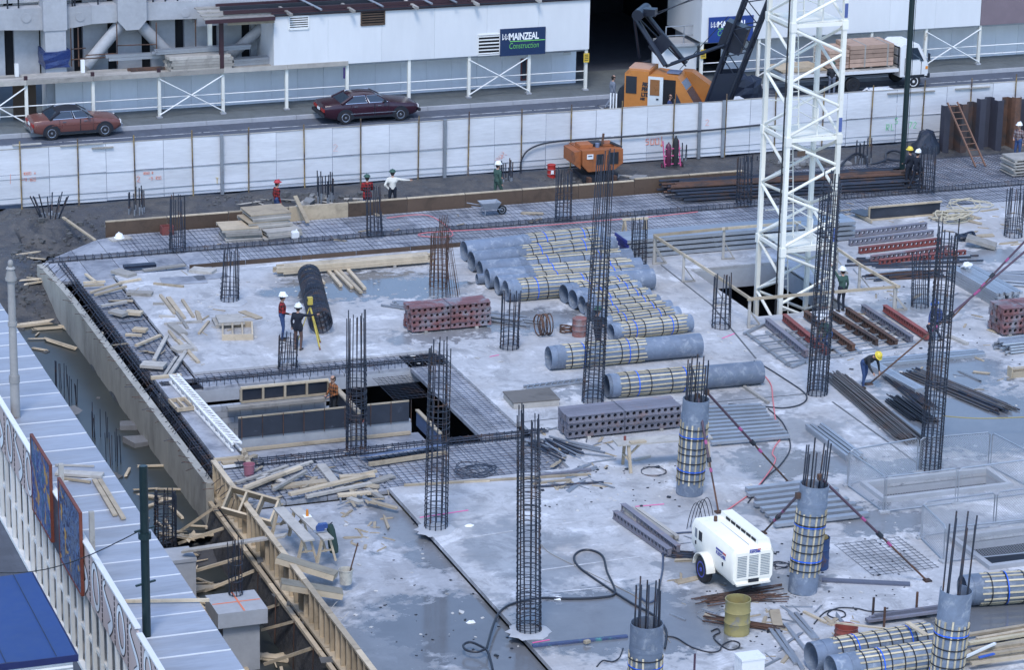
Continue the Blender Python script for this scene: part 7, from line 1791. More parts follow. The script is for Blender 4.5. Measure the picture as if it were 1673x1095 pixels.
fence_panel('mesh panel along the front of the second pit', (1545, 920), (1680, 906), 1.0)
# ---------------------------------------------------------------- sheet piles, ladder and goods at the far right
t = thing('sheet_pile_wall', 'wall of rusty interlocking sheet piles at the far right', 'sheet pile wall', G(1534, 250)); YS = 109.6
hts = [172, 172, 170, 168, 162, 160, 163, 161, 160, 163, 162, 161, 156, 158, 160, 165, 164, 164, 165, 165, 166, 166, 168, 168, 168, 168]
xs0 = PY(1534, 240, YS).x
m_pile = [m_rust, m_rust, M('pile_blue', (.035, .035, .05), .6, .4, 2), M('pile_brown', (.075, .04, .03), .75, .5, 2, second=(.03, .03, .035), second_scale=1, second_amt=(.4, .6))]
for k in range(26):
    x = xs0+k*.42; px = PJ((x, YS, 1.5))[0]; zt = PY(px, hts[k], YS).z+rr.uniform(-.05, .05); o = .16 if k % 2 else 0; b = MB()
    prof = [(x, YS-.0), (x+.07, YS-.2), (x+.35, YS-.2), (x+.42, YS)] if k % 2 == 0 else [(x, YS), (x+.07, YS+.2), (x+.35, YS+.2), (x+.42, YS)]
    th = .03; b.loft([[(a_, c_, z_) for a_, c_ in prof]+[(a_, c_+th, z_) for a_, c_ in prof[::-1]] for z_ in (-1, zt)]); o = b.obj('sheet_pile', rr.choice(m_pile), t); recalc(o.data)
def ladder(label, foot, top, w_, n, mat):
    foot, top = Vector(foot), Vector(top); t = thing('ladder', label, 'ladder', foot); s = Vector((w_/2, 0, 0))
    for k in (-1, 1): beam('stile', foot+s*k, top+s*k, .05, .07, mat, t)
    for i in range(n): p = foot.lerp(top, (i+.6)/(n+.2)); bar('rung', p-s, p+s, .018, mat, t)
a = G(1602, 272); c = PY(1556, 167, 109.2); ladder('wooden ladder leaning on the rusty sheet piles', a, c, .46, 10, M('ladder_wood', (.17, .09, .06), .7, .3))
t = thing('black_bundle', 'black plastic covered bundle between the starter bars and sheet piles', 'covered bundle', G(1512, 248)); p = G(1512, 246); b = MB(); qq = random.Random(9)
b.loft([[(p.x+.6*f*math.cos(math.tau*i/12)+qq.uniform(-.06, .06), p.y+.45*f*math.sin(math.tau*i/12), z_+qq.uniform(-.05, .05)) for i in range(12)] for f, z_ in ((1.15, -.1), (1.0, .25), (.72, .5), (.5, .8), (.22, .9))]); o = b.obj('cover', m_tarpb, t); recalc(o.data)
t = thing('pallet_stack', 'stack of pale formwork panels at the right edge below the sheet piles', 'pallet stack', G(1665, 292, -.1)); p = G(1672, 288, -.1)
for k in range(6): box('panel', (p.x+.06*(k % 2), p.y+.5, p.z+.06+.13*k), (1.1, 1.1, .06), m_boardg, t, rz=.05*math.sin(k*2)); [box('bearer', (p.x+.06*(k % 2)+dx, p.y+.5, p.z+.0+.13*k), (.09, 1.05, .06), m_boardg, t) for dx in (-.45, .45)]
t = thing('film_form', 'blue black film faced form box with pale timber edges at the right back', 'formwork', G(1470, 360)); a, c = G(1420, 360, .02), G(1536, 350, .02); d = (c-a).normalized()
T = None
beam('film_face', a+Vector((0, .06, .26)), c+Vector((0, .06, .26)), .03, .5, m_blackply, t); 
for z_ in (.0, .52): beam('timber_edge', a+Vector((-.03, 0, z_)), c+Vector((.03, 0, z_)), .1, .06, m_board, t)
beam('timber_edge', a+Vector((-.02, .0, 0)), a+Vector((-.02, .0, .5)), .06, .08, m_board, t, up=(0, 1, 0)); beam('film_face', G(1398, 343, .2), G(1424, 352, .2), .7, .03, m_blackply, t); beam('timber_edge', G(1398, 348, .1), G(1424, 362, .1), .07, .14, m_board, t)
def tangle(name, label, px, py, R_, n, r, mat, cat, h_=.15, seed=1, z=0.0):
    qq = random.Random(seed); p = G(px, py, z); b = MB(); pts = []
    a = 0
    for i in range(n): a += qq.uniform(.5, 1.6); rad = R_*qq.uniform(.25, 1); pts.append((p.x+rad*math.cos(a)*1.2, p.y+rad*math.sin(a), z+r+qq.uniform(0, h_)))
    b.tube(smooth_path(pts, 5), r, 5); return tag(b.obj(name, mat), label, cat)
m_rope = M('rope_cream', (.52, .46, .34), .85, .2)
tangle('rope_heap', 'tangled heap of cream rope beside the blue black form box', 1556, 360, .75, 46, .03, m_rope, 'rope', .3, 3); tangle('rope_heap', 'thin tangle of rope and wire above the right cage', 1585, 338, .9, 26, .018, m_rope, 'rope', .15, 5)
tangle('wire_heap', 'dark smear of tie wire on the slab near the slab step', 782, 768, .75, 40, .012, m_rebar, 'wire', .05, 6); tangle('wire_heap', 'black tangle of wire behind the compressor', 1275, 925, .35, 20, .012, m_rebar, 'wire', .04, 7)
tangle('wire_heap', 'rusty tie wire tangle at the foot of the near column drum', 1225, 978, .5, 24, .012, m_rust, 'wire', .08, 8)
def coil(label, px, py, R_, n, r, mat, axis='z', w_=.5, z=0.0, cat='wire coil'):
    p = G(px, py, z); b = MB(); pts = []
    for i in range(n*12+1):
        a = math.tau*i/12; u = i/(n*12)
        pts.append((p.x+R_*math.cos(a), p.y+R_*math.sin(a), z+r+.3*u*w_+.03*math.sin(a*1.7)) if axis == 'z' else (p.x-w_/2+w_*u+.04*math.sin(a*.7), p.y+R_*math.cos(a), z+R_+r+R_*math.sin(a)))
    b.tube(pts, r, 5); return tag(b.obj('wire_coil', mat), label, cat)
coil('upright rusty coil of wire right of the short cage', 888, 548, .36, 7, .022, m_rust, 'x', .5); coil('flat rusty coil of wire beside the pinkish drum', 925, 543, .22, 6, .02, m_rust, 'z', .7); coil('flat ring of wire on the slab right of the trestle table', 1068, 772, .38, 2, .012, m_rebar, 'z', .05)
p = G(800, 352, -.1); t = thing('wheelbarrow', 'grey wheelbarrow standing on the far deck strip', 'wheelbarrow', p); b = MB(); b.loft([[(p.x+x*f, p.y+y*f, p.z+z_) for x, y in ((-.42, -.28), (.38, -.28), (.38, .28), (-.42, .28))] for z_, f in ((.28, .62), (.56, 1), (.54, .95), (.30, .58))]); o = b.obj('tray', m_greysteel, t); recalc(o.data)
for s_ in (-1, 1): bar('handle', p+Vector((.5, s_*.1, .22)), p+Vector((-.85, s_*.28, .5)), .02, m_galv, t); bar('stand_leg', p+Vector((-.25, s_*.22, .3)), p+Vector((-.28, s_*.22, 0)), .018, m_galv, t)
wheel(t, TR(p+Vector((.5, 0, 0))), 0, 0, .19, .08, -1, m_galv)
# hats, cloths, boxes
def helmet_mesh(mat):
    k = ('helmet', mat.name)
    if k not in CACHE:
        b = MB(); n = 18
        b.loft([[(r*math.cos(math.tau*i/n)*1.0, r*1.18*math.sin(math.tau*i/n)+o, z) for i in range(n)] for r, z, o in ((.155, .0, .02), (.155, .012, .02), (.128, .018, 0), (.122, .07, 0), (.09, .125, 0), (.04, .15, 0), (.002, .155, 0))]); b.box((0, 0, .15), (.03, .2, .02)); CACHE[k] = b.mesh('helmet', [mat], True)
    return CACHE[k]
p = G(196, 391, -.1); tag(box('folded_cloth', p+Vector((0, 0, .03)), (.8, .45, .06), m_boardg, rz=.2), 'folded cloth lying under the white hard hat', 'cloth'); tag(link('hard_hat', helmet_mesh(m_lw), None, Matrix.Translation(p+Vector((-.02, 0, .06))) @ Matrix.Diagonal((1.25, 1.25, 1.25, 1))), 'white hard hat left on a folded cloth at the corner of the deck', 'hard hat')
p = G(273, 382, -.1); t = thing('red_crate', 'small red crate left of the far corner cage', 'crate', p)
for s_ in (-1, 1): box('side', (p.x+s_*.22, p.y, p.z+.16), (.03, .36, .32), m_red, t); box('side', (p.x, p.y+s_*.18, p.z+.16), (.41, .03, .32), m_red, t)
box('base', (p.x, p.y, p.z+.02), (.4, .32, .03), m_red, t)
p = G(1224, 1100); t = thing('white_chest', 'white plastic chest cut by the bottom edge of the photo', 'chest', p); box('chest_body', (p.x, p.y, .22), (.62, .45, .44), m_whitecar, t); box('lid', (p.x, p.y, .46), (.66, .49, .05), m_whitecar, t)
b = MB(); a, c = G(870, 1056, .03), G(1025, 1040, .03); b.beam(a, c, .13, .05); tag(b.obj('screed_rail', M('rail_blue', (.05, .07, .15), .6, .5, 3, second=(.08, .28, .24), second_scale=3, second_amt=(.55, .7))), 'blue green painted screed rail lying across the puddle', 'rail'); p = G(959, 1051, .06); tag(box('wood_block', p+Vector((0, 0, .03)), (.16, .1, .08), m_board, rz=.3), 'small wood block sitting on the screed rail', 'block')
board('dark plank lying on the floor right of the second column form', 1343, 948, 1487, 955, .2, .06, M('bluegrey_plank', (.10, .11, .15), .7, .3), name='plank', cat='plank'); 
b = MB(); b.tube([G(1250, 560, .01), G(1330, 655, .01), G(1400, 720, .01)], .01, 4); 
bar_ = bar('steel_bar', G(872, 796, .04), G(986, 788, .04), .035, m_rebar); tag(bar_, 'dark threaded bar lying on the wet slab beside the near cage', 'steel bar')
# planks, lumber and steel at the bottom right
t = thing('lumber_pile', 'loose pile of pale sawn timber at the bottom right corner', 'timber pile', G(1620, 1075)); qq = random.Random(22)
for k in range(15):
    x0, y0 = 1556+qq.uniform(0, 45), 1040+k*3.2; a = G(x0, y0+qq.uniform(-3, 3), .06+.07*(k % 4)); d = Vector((1, .03+qq.uniform(-.05, .05), 0)); beam('timber', a, a+d*qq.uniform(2.2, 3.0), .12, .07, m_board if k % 3 else m_batten, t)
tag(beam('white_batten', G(1560, 1082, .35), G(1626, 1052, .42), .07, .05, m_whitecar), 'white batten lying across the pale timber pile', 'batten'); tag(box('blue_strip', G(1612, 1072, .32), (.5, .08, .03), M('strip_blue', (.03, .1, .45), .5, .1), rz=.2), 'bright blue strip lying on the pale timber pile', 'strip')
t = thing('steel_pile', 'stack of dark steel planks between two rusty stakes', 'steel planks', G(1465, 1020))
for k in range(3):
    for j in range(2): a = G(1416+6*k, 1014-k*3, .06+.1*j); beam('steel_plank', a, a+Vector((2.1, .02*k, 0)), .2, .07, m_purple if j else m_rust, t)
for px, py, ty in ((1426, 1006, 977), (1444, 1026, 993), (1497, 999, 968)): p = G(px, py); bar('stake', p, (p.x, p.y, HT(p, ty)), .035, m_rust, t)
p = G(1133, 1130); o = bar('steel_stake', p, (p.x, p.y, HT(p, 1069)), .03, M('prop_steel')); tag(o, 'single dark stake at the bottom edge below the compressor', 'stake')
t = thing('steel_lengths', 'pale steel lengths lying left of the bottom right tubes', 'steel sections', G(1290, 1060))
for a_, b_, c_, d_ in ((1258, 1028, 1300, 1085), (1268, 1028, 1312, 1095), (1290, 1002, 1330, 1045), (1300, 1002, 1336, 1045), (1282, 1020, 1322, 1070)): beam('section', G(a_, b_, .04), G(c_, d_, .04), .1, .06, m_galv, t)
board('small batten lying by the rusty red drum', 1313, 1000, 1350, 1018, .08, .05); board('pale board leaning on the nearest tubes', 1482, 1018, 1512, 1038, .14, .05, z=.9, z1=.95); board('thin batten across the bottom right tubes', 1365, 1018, 1448, 1028, .06, .04, z=.6)
board('short batten on the slab in front of the trestle table', 1036, 752, 1062, 745, .1, .06, m_boardg); board('grey timber lying by the front battened tube', 1216, 632, 1255, 658, .1, .08, m_boardg)
t = thing('truss_beam', 'pale lattice beam lying left of the front battened tube', 'truss', G(860, 632)); a, c = G(858, 634, .05), G(955, 622, .05)
for s_ in (-.14, .14): beam('chord', a+Vector((0, s_, 0)), c+Vector((0, s_, 0)), .07, .07, m_galv, t)
for k in range(10): bar('web_bar', a.lerp(c, k/10)+Vector((0, -.14, .04)), a.lerp(c, (k+1)/10)+Vector((0, .14, .04)), .018, m_galv, t)
t = thing('broken_slab', 'thick broken concrete slab piece by the right cage', 'concrete piece', G(1600, 402)); T = TR(G(1602, 400, .1), -.6) @ Matrix.Rotation(.22, 4, 'Y'); b = MB(); b.box((0, 0, .12), (1.15, .62, .14)); b.obj('slab_piece', m_boardg, t, T); tangle('dark_bag', 'dark crumpled bag behind the broken slab piece', 1578, 392, .35, 30, .06, m_tarpb, 'bag', .2, 14)
tangle('plastic_scrap', 'crumpled white plastic on the pale square sections', 1580, 440, .2, 16, .05, m_lw, 'plastic', .15, 15, z=.5)
# hoses
def hose(label, pts, r, mat, cat='hose', name='hose', z=.0):
    b = MB(); b.tube(smooth_path([G(x, y, z+r) for x, y in pts], 6), r, 6); return tag(b.obj(name, mat, smooth=True), label, cat)
hose('black hose looping across the wet slab behind the near column form', [(795, 1060), (806, 1022), (817, 1000), (838, 987), (881, 978), (930, 979), (980, 977), (1005, 969), (992, 935), (985, 910), (968, 900), (950, 900), (938, 910), (946, 927), (980, 952), (1030, 985), (1068, 1006), (1088, 1030), (1086, 1060)], .032, m_hose)
hose('black hose curled at the bottom left of the puddle', [(795, 1060), (780, 1066), (762, 1063), (757, 1055), (768, 1050), (784, 1056), (797, 1066), (805, 1095)], .032, m_hose)
hose('blue grey air hose running from the compressor over the slab', [(1130, 870), (1105, 872), (1090, 878), (1084, 895), (1083, 925), (1080, 945), (1072, 977), (1060, 985), (1048, 978)], .03, M('hose_blue', (.06, .08, .13), .5, .2))
hose('thin black hose looping under the yellow drum', [(1086, 1040), (1105, 1043), (1130, 1058), (1158, 1066), (1175, 1064), (1180, 1055), (1195, 1048), (1208, 1052), (1205, 1060), (1190, 1062), (1172, 1050), (1166, 1040), (1176, 1034), (1172, 1028), (1162, 1032)], .02, m_hose)
hose('thin hose below the near column form', [(975, 1090), (985, 1080), (1000, 1082), (1012, 1075), (1018, 1060)], .018, m_hose)
hose('dark hose circling the foot of the tall cage before the mast', [(1232, 590), (1253, 601), (1283, 620), (1312, 640), (1318, 652), (1306, 662), (1280, 667), (1253, 665), (1190, 661)], .025, m_hose)
hose('dark cable running past the galvanised planks', [(1255, 668), (1278, 690), (1289, 715), (1290, 737), (1273, 762), (1253, 780), (1222, 822)], .022, m_hose)
hose('pink hose winding beside the galvanised planks', [(1250, 615), (1260, 630), (1263, 655), (1268, 690), (1277, 712), (1266, 730), (1262, 742), (1267, 752), (1254, 775), (1228, 805), (1185, 836)], .022, m_pink)
hose('red hose lying along the far deck strip', [(632, 356), (700, 352), (740, 384), (690, 386), (700, 380), (840, 372), (965, 362), (1065, 354), (1140, 346)], .02, m_pink, z=-.05)
hose('white cord trailing down the near slab', [(570, 965), (545, 990), (540, 1005), (560, 1010), (570, 1000), (556, 1015), (545, 1020)], .008, m_boardg, 'cord', 'cord'); hose('white cord from the tall cage across the wet slab', [(884, 890), (900, 905), (960, 935), (1010, 960), (1050, 985), (1095, 1050)], .01, m_boardg, 'cord', 'cord')
hose('coiled hose lying by the bottom right tubes', [(1330, 1020), (1345, 1003), (1360, 997), (1378, 1000), (1380, 1008), (1362, 1010), (1352, 1003), (1370, 994), (1400, 995), (1430, 1000), (1510, 996)], .02, m_hose)
hose('yellow cable strung across the right of the wet patch', [(1540, 680), (1600, 684), (1673, 682), (1720, 680)], .02, M('cable_yellow', (.3, .25, .1), .6, .2), 'cable', 'cable', z=.6)
b = MB()
for k in range(4):
    c = G(1122+7*k, 866-2*k); b.tube([(c.x+.0+.5*f, c.y+.05*k, .03+.75*math.sin(math.pi*f)**.8) for f in [i/14 for i in range(15)]], .012, 5)
tag(b.obj('hose_loop', m_hose), 'standing loops of thin hose behind the compressor', 'hose', None, 'stuff')
hose('thick black hose hung behind the generator along the fence foot', [(850, 300), (850, 275), (862, 258), (900, 250)], .04, m_hose) if False else None
b = MB(); b.tube(smooth_path([PY(851, 290, FENCE-.15), PY(852, 262, FENCE-.15), PY(868, 242, FENCE-.15), PY(910, 231, FENCE-.15), PY(1010, 224, FENCE-.14), PY(1130, 215, FENCE-.14), PY(1200, 208, FENCE-.14), PY(1250, 203, FENCE-.14)], 6), .035, 6); tag(b.obj('fence_hose', m_hose), 'black hose hung along the white fence behind the generator', 'hose')
hose('black hose looped on the soil beside the starter bars', [(1372, 272), (1385, 258), (1400, 250), (1415, 256), (1420, 268), (1445, 262), (1448, 250), (1462, 246), (1475, 252), (1470, 262), (1450, 260)], .05, m_hose, z=.05)
# spray marks and rubbish on the slab
for x0, y0, x1, y1, m_, lab in ((686, 846, 765, 834, m_sprayp, 'pink sprayed line at the foot of the cage by the slab step'), (870, 1051, 898, 1046, m_sprayp, 'pink sprayed line at the left end of the screed rail'), (800, 583, 815, 580, m_sprayp, 'faint pink line on the slab left of the short cage'), (1145, 1, 1145, 1, None, ''), (1038, 828, 1085, 824, m_sprayp, 'pink sprayed line before the first column form'), (1180, 553, 1200, 545, m_sprayp, 'pink mark by the short cage at the guard rail')):
    if m_: tag(beam('spray_line', G(x0, y0, .007), G(x1, y1, .007), .05, .006, m_), lab, 'paint mark')
def scatter(name, regs, n, s0, s1, mat, label=None, flat=.3, seed=1, zf=None, asp=(.5, 1)):
    b = MB(); q = random.Random(seed)
    for i in range(n):
        px0, py0, px1, py1, z = q.choice(regs); p = G(q.uniform(px0, px1), q.uniform(py0, py1), z); 
        if zf: p.z = zf(p.x, p.y)
        s = q.uniform(s0, s1)*(1 if q.random() < .8 else 1.8); a = q.uniform(0, 6.3); el = q.uniform(*asp)
        T = Matrix.Translation(p+Vector((0, 0, s*flat*.3))) @ Matrix.Rotation(a, 4, 'Z') @ Matrix.Rotation(q.uniform(-.3, .3), 4, 'X') @ Matrix.Diagonal((s, s*el, s*flat, 1))
        vs = [T @ Vector((x*q.uniform(.6, 1)/2, y*q.uniform(.6, 1)/2, z_*q.uniform(.6, 1)/2)) for z_ in (-1, 1) for y in (-1, 1) for x in (-1, 1)]
        b.add(vs, [(0, 2, 3, 1), (4, 5, 7, 6), (0, 1, 5, 4), (2, 6, 7, 3), (0, 4, 6, 2), (1, 3, 7, 5)])
    return tag(b.obj(name, mat), kind='stuff')
soilr = [(20, 345, 170, 420, 0), (20, 400, 75, 520, 0), (330, 318, 900, 332, 0), (880, 292, 1240, 306, 0), (1240, 262, 1500, 280, 0), (60, 470, 120, 520, 0)]
scatter('rubble', soilr, 1300, .03, .16, M('rubble_stone', (.10, .10, .10), .85, .5, 2, rand=0), flat=.6, seed=2, zf=hills)
scatter('rubble', [(100, 560, 200, 760, 0), (190, 760, 330, 1000, 0), (300, 880, 430, 1090, 0), (400, 900, 560, 1095, 0)], 500, .06, .26, M('rubble_stone'), flat=.6, seed=4, zf=hills)
scatter('timber_rubbish', [(40, 400, 110, 520, 0), (150, 690, 290, 900, 0), (250, 780, 340, 900, 0), (250, 780, 340, 900, 0), (340, 960, 520, 1090, 0), (340, 960, 520, 1090, 0)], 95, .4, 1.5, m_board, asp=(.06, .16), flat=.06, seed=5, zf=lambda x, y: max(hills(x, y), -1.42 if y > 79 else -1.98)+.07)
scatter('concrete_lumps', [(500, 318, 900, 330, 0), (900, 286, 1240, 300, 0), (1260, 262, 1480, 274, 0)], 40, .2, .45, M('lump_grey', (.2, .2, .2), .85, .4, 2), flat=.5, seed=16, zf=hills)
scatter('timber_rubbish', [(400, 322, 900, 334, 0), (1000, 285, 1200, 296, 0)], 50, .4, 1.5, m_boardg, asp=(.06, .14), flat=.05, seed=6, zf=lambda x, y: hills(x, y)+.04)
scatter('litter', [(480, 450, 700, 490, 0), (300, 460, 460, 560, 0), (650, 560, 820, 600, 0), (560, 830, 850, 1080, -.2), (880, 760, 1120, 860, 0), (1150, 760, 1480, 1000, 0), (1100, 480, 1240, 620, 0), (1350, 560, 1670, 720, 0), (1400, 330, 1670, 480, 0)], 260, .03, .12, M('pale_litter', (.5, .48, .45), .8, .3, rand=0), flat=.15, seed=7)
scatter('offcuts', [(150, 445, 330, 600, -.05), (230, 470, 420, 600, 0), (385, 745, 640, 830, -.06), (560, 840, 640, 900, -.2), (880, 700, 1000, 800, 0), (1250, 990, 1400, 1090, 0), (1100, 880, 1260, 1020, 0), (1380, 410, 1670, 640, 0), (340, 330, 900, 400, -.08), (1380, 330, 1670, 400, 0)], 230, .15, .7, m_board, asp=(.07, .3), flat=.07, seed=31)
scatter('offcuts', [(150, 445, 330, 600, -.05), (385, 745, 640, 830, -.06), (880, 700, 1000, 800, 0), (1250, 990, 1400, 1090, 0), (1100, 880, 1260, 1020, 0), (1380, 410, 1670, 640, 0)], 160, .15, .9, m_greysteel, asp=(.05, .15), flat=.05, seed=32)
scatter('dark_litter', [(560, 830, 850, 1080, -.2), (1250, 880, 1480, 1000, 0), (1150, 960, 1330, 1060, 0), (880, 760, 1120, 830, 0), (180, 440, 330, 600, -.05), (380, 745, 640, 820, -.08), (1380, 430, 1670, 620, 0)], 420, .02, .09, m_dark, flat=.3, seed=8)
for px, py, s_, lab, z_ in ((912, 979, .34, 'white rag on the hose by the near cage', .0), (770, 1018, .3, 'white scrap on the wet low slab', -.2), (767, 860, .3, 'white scrap right of the tall cage at the slab step', 0), (494, 583, .3, 'white scrap beside the cage by the surveyors', -.1), (637, 731, .3, 'white scrap on the mesh by the opening corner', -.1), (568, 738, .3, 'white scrap at the foot of the cage by the opening', -.1), (533, 480, .1, 'small white scrap in the puddle', 0)):
    p = G(px, py, z_); b = MB(); qq = random.Random(px); n = 9; ring = [(p.x+s_*.5*qq.uniform(.5, 1.1)*math.cos(math.tau*i/n), p.y+s_*.4*qq.uniform(.5, 1.1)*math.sin(math.tau*i/n)) for i in range(n)]
    b.loft([[(x, y, p.z+.006) for x, y in ring], [(p.x+(x-p.x)*.7, p.y+(y-p.y)*.7, p.z+.03+.02*qq.random()) for x, y in ring]]); o = b.obj('white_scrap', m_lw); recalc(o.data); tag(o, lab, 'scrap')
board('black pipe length lying at the back of the soil by the fence', 330, 330, 352, 318, .12, .1, m_boardg, z=-.3); board('timber lying on the dark soil at the far left', 0, 415, 32, 432, .12, .08, m_board, z=-.5); board('long thin timber slanting over the soil to the deck corner', 103, 355, 155, 392, .1, .06, m_board, z=.1, z1=-.1)
t = thing('wheel_block', 'rough timber block on the dark soil by the wall end', 'block', G(46, 468, -.8)); p = G(46, 468, -.9); box('block_body', p+Vector((0, 0, .1)), (.4, .3, .3), m_board, t, rz=.5); box('block_face', p+Vector((-.1, -.2, .1)), (.2, .03, .2), m_brownply, t, rz=.5)
# ---------------------------------------------------------------- people
def plaid(name, a, c):
    m, nt, b = newmat(name)
    co = node(nt, 'ShaderNodeTexCoord').outputs['Object']; s = node(nt, 'ShaderNodeSeparateXYZ'); nt.links.new(co, s.inputs[0])
    st = lambda o: mth(nt, 'GREATER_THAN', mth(nt, 'SINE', mth(nt, 'MULTIPLY', o, 45.0)), .0)
    f = mth(nt, 'MULTIPLY', mth(nt, 'ADD', st(mth(nt, 'ADD', s.outputs[0], s.outputs[1])), st(s.outputs[2])), .5)
    nt.links.new(mixc(nt, f, a, c), b.inputs['Base Color']); b.inputs['Roughness'].default_value = .9
    return m
m_skin = M('skin', (.42, .24, .17), .6, .1, 4); m_boot = M('boots', (.05, .035, .025), .7, .2); m_hair = M('hair', (.025, .018, .014), .8, .2)
m_plaid = plaid('red_plaid', (.008, .007, .008), (.30, .02, .022)); m_plaid2 = plaid('orange_plaid', (.02, .015, .012), (.30, .10, .03))
m_jean = M('denim', (.03, .06, .15), .85, .2, 4); m_navyc = M('navy_cloth', (.010, .014, .026), .85, .2); m_dkc = M('dark_cloth', (.02, .022, .026), .85, .2); m_greyc = M('grey_suit', (.16, .18, .22), .85, .15)
m_greenc = M('green_overalls', (.035, .075, .06), .85, .2); m_shirt = M('white_shirt', (.58, .56, .50), .8, .12); m_brownc = M('brown_cloth', (.13, .075, .06), .85, .2)
m_hw, m_hy, m_hr, m_hg, m_hb = m_lw, M('hat_yellow', (.72, .55, .06), .4, .05), M('cap_red', (.42, .04, .05), .6, .1), M('cap_green', (.03, .08, .06), .6, .1), M('hat_blue', (.03, .09, .35), .4, .1)
def person(label, loc, face, top, legs, hat=None, hat_kind='helmet', H=1.78, armR='down', armL='down', bend=0.0, stride=0.0, crouch=0.0, boots=None, earmuff=False, shirt_len=0.0, group='workers on the building site'):
    k = H/1.78*.9; V = lambda x, y, z: Vector((x, y, z))
    hipz = .93-crouch*.45
    Rb = Matrix.Rotation(-bend, 3, 'X'); piv = V(0, 0, hipz)
    up = lambda v: piv+Rb @ (v+V(0, 0, hipz-.93)-piv)
    C = []   # capsules: a, b, ra, rb, material
    def cap(a, b, ra, rb, m_): C.append((a, b, ra, rb, m_))
    TOP, LEG, SK, BT = 0, 1, 2, 3
    cap(up(V(-.07, 0, .98)), up(V(.07, 0, .98)), .125, .125, TOP if shirt_len else LEG); cap(up(V(0, 0, 1.02)), up(V(0, .01, 1.28)), .135, .15, TOP)
    cap(up(V(-.10, 0, 1.32)), up(V(.10, 0, 1.32)), .125, .125, TOP); cap(up(V(-.15, -.01, 1.41)), up(V(.15, -.01, 1.41)), .075, .075, TOP)
    cap(up(V(0, 0, 1.44)), up(V(0, .02, 1.56)), .058, .052, SK)
    hd = up(V(0, .03, 1.655)); hup = (up(V(0, .03, 1.75))-hd).normalized(); hfw = (Rb @ V(0, 1, 0)); hfw = (hfw-.6*math.sin(bend)*V(0, 0, -1)*0).normalized()
    cap(hd-hup*.055+hfw*.01, hd+hup*.04, .078, .098, SK); cap(hd-hup*.085+hfw*.045, hd-hup*.06+hfw*.03, .045, .05, SK)
    cap(hd+hfw*.085-hup*.005, hd+hfw*.112-hup*.03, .012, .017, SK)
    for s in (-1, 1): cap(hd+V(s*.092, 0, 0)-hup*.03, hd+V(s*.095, -.01, 0)+hup*.015, .016, .018, SK)
    hands = []
    for s, arm in ((1, armR), (-1, armL)):
        sh = up(V(s*.19, 0, 1.40))
        if arm == 'down': el, wr = up(V(s*.25, -.03, 1.13)), up(V(s*.27, .05, .88))
        elif arm == 'front': el, wr = up(V(s*.25, .03, 1.14)), up(V(s*.12, .25, 1.05))
        elif arm == 'hip': el, wr = up(V(s*.33, -.10, 1.16)), up(V(s*.17, -.05, .98))
        elif arm == 'reach': el, wr = sh+V(s*.05, .08, -.27), sh+V(-s*.02, .2, -.48)
        else: d = Vector(arm).normalized(); el, wr = sh+d*.29+V(0, 0, -.02), sh+d*.54
        if bend > .5 and arm == 'down': el, wr = sh+V(s*.06, .05, -.28), sh+V(-s*.06, .16, -.5)
        cap(sh, el, .066, .052, TOP); cap(el, wr, .052, .038, TOP)
        d = (wr-el).normalized(); pe = wr+d*.085; cap(wr, pe, .030, .034, SK); hands.append((wr, pe, d, s))
    for s in (-1, 1):
        st = stride*s; hip = V(s*.09, 0, hipz-.02)
        ft = V(s*.11, st*.42, .06+max(0, -st)*.10); kn = (hip+ft)/2+V(s*.02, .05+crouch*.32+abs(st)*.06, .02+crouch*.06)
        if crouch: ft = V(s*.13, -.05+.22*(s > 0), .06); kn = V(s*.15, .33+.1*(s > 0), hipz*.78)
        cap(hip, kn, .095, .062, LEG); cap(kn, ft+V(0, 0, .03), .06, .045, LEG); cap(ft+V(0, -.04, -.02), ft+V(s*.02, .15, -.025), .045, .038, BT)
        if shirt_len: cap(up(V(s*.07, 0, .98)), up(V(s*.085, 0, .98-shirt_len)), .125, .125, TOP)
    b = MB()
    for a, c, ra, rb, m_ in C:
        if (c-a).length > 1e-4: b.cyl(a, c, ra, rb, 10)
        for p, r in ((a, ra), (c, rb)): b.ell(p, (r, r, r), nu=10, nv=6)
    me = b.mesh('tmp'); o = bpy.data.objects.new('tmp', me); COL.objects.link(o)
    rm = o.modifiers.new('r', 'REMESH'); rm.mode = 'VOXEL'; rm.voxel_size = .024; rm.use_smooth_shade = True
    sm = o.modifiers.new('s', 'SMOOTH'); sm.factor = .5; sm.iterations = 2
    me2 = bpy.data.meshes.new_from_object(o.evaluated_get(bpy.context.evaluated_depsgraph_get())); bpy.data.objects.remove(o)
    # fingers: four unequal bent chains and a thumb from the side of each palm; eyes
    f = MB()
    for wr, pe, d, s in hands:
        side = d.cross(V(0, 1, 0) if abs(d.y) < .8 else V(0, 0, 1)).normalized(); nrm = side.cross(d)
        for i, L in enumerate((.062, .072, .068, .054)):
            o_ = pe-d*.012+side*(-.024+.016*i); m1 = o_+d*L*.55+nrm*.006*s; m2 = m1+d*L*.42+nrm*.022*s
            f.cyl(o_, m1, .0095, .0088, 6); f.cyl(m1, m2, .0088, .007, 6)
        o_ = wr+d*.03-side*.026; m1 = o_+d*.03-side*.026; f.cyl(o_, m1, .011, .010, 6); f.cyl(m1, m1+d*.03-side*.004, .010, .008, 6)
    nf = len(f.f)
    for s in (-1, 1): f.ell(hd+hfw*.085+hup*.012+V(s*.033, 0, 0), (.011, .011, .009), nu=6, nv=4)
    vs = [tuple(v.co) for v in me2.vertices]; fs = [tuple(p.vertices) for p in me2.polygons]; n0 = len(vs); nb = len(fs)
    me3 = bpy.data.meshes.new('person'); me3.from_pydata(vs+f.v, [], fs+[tuple(i+n0 for i in q) for q in f.f])
    for m_ in (top, legs, m_skin, boots or m_boot, m_hair): me3.materials.append(m_)
    mi = []
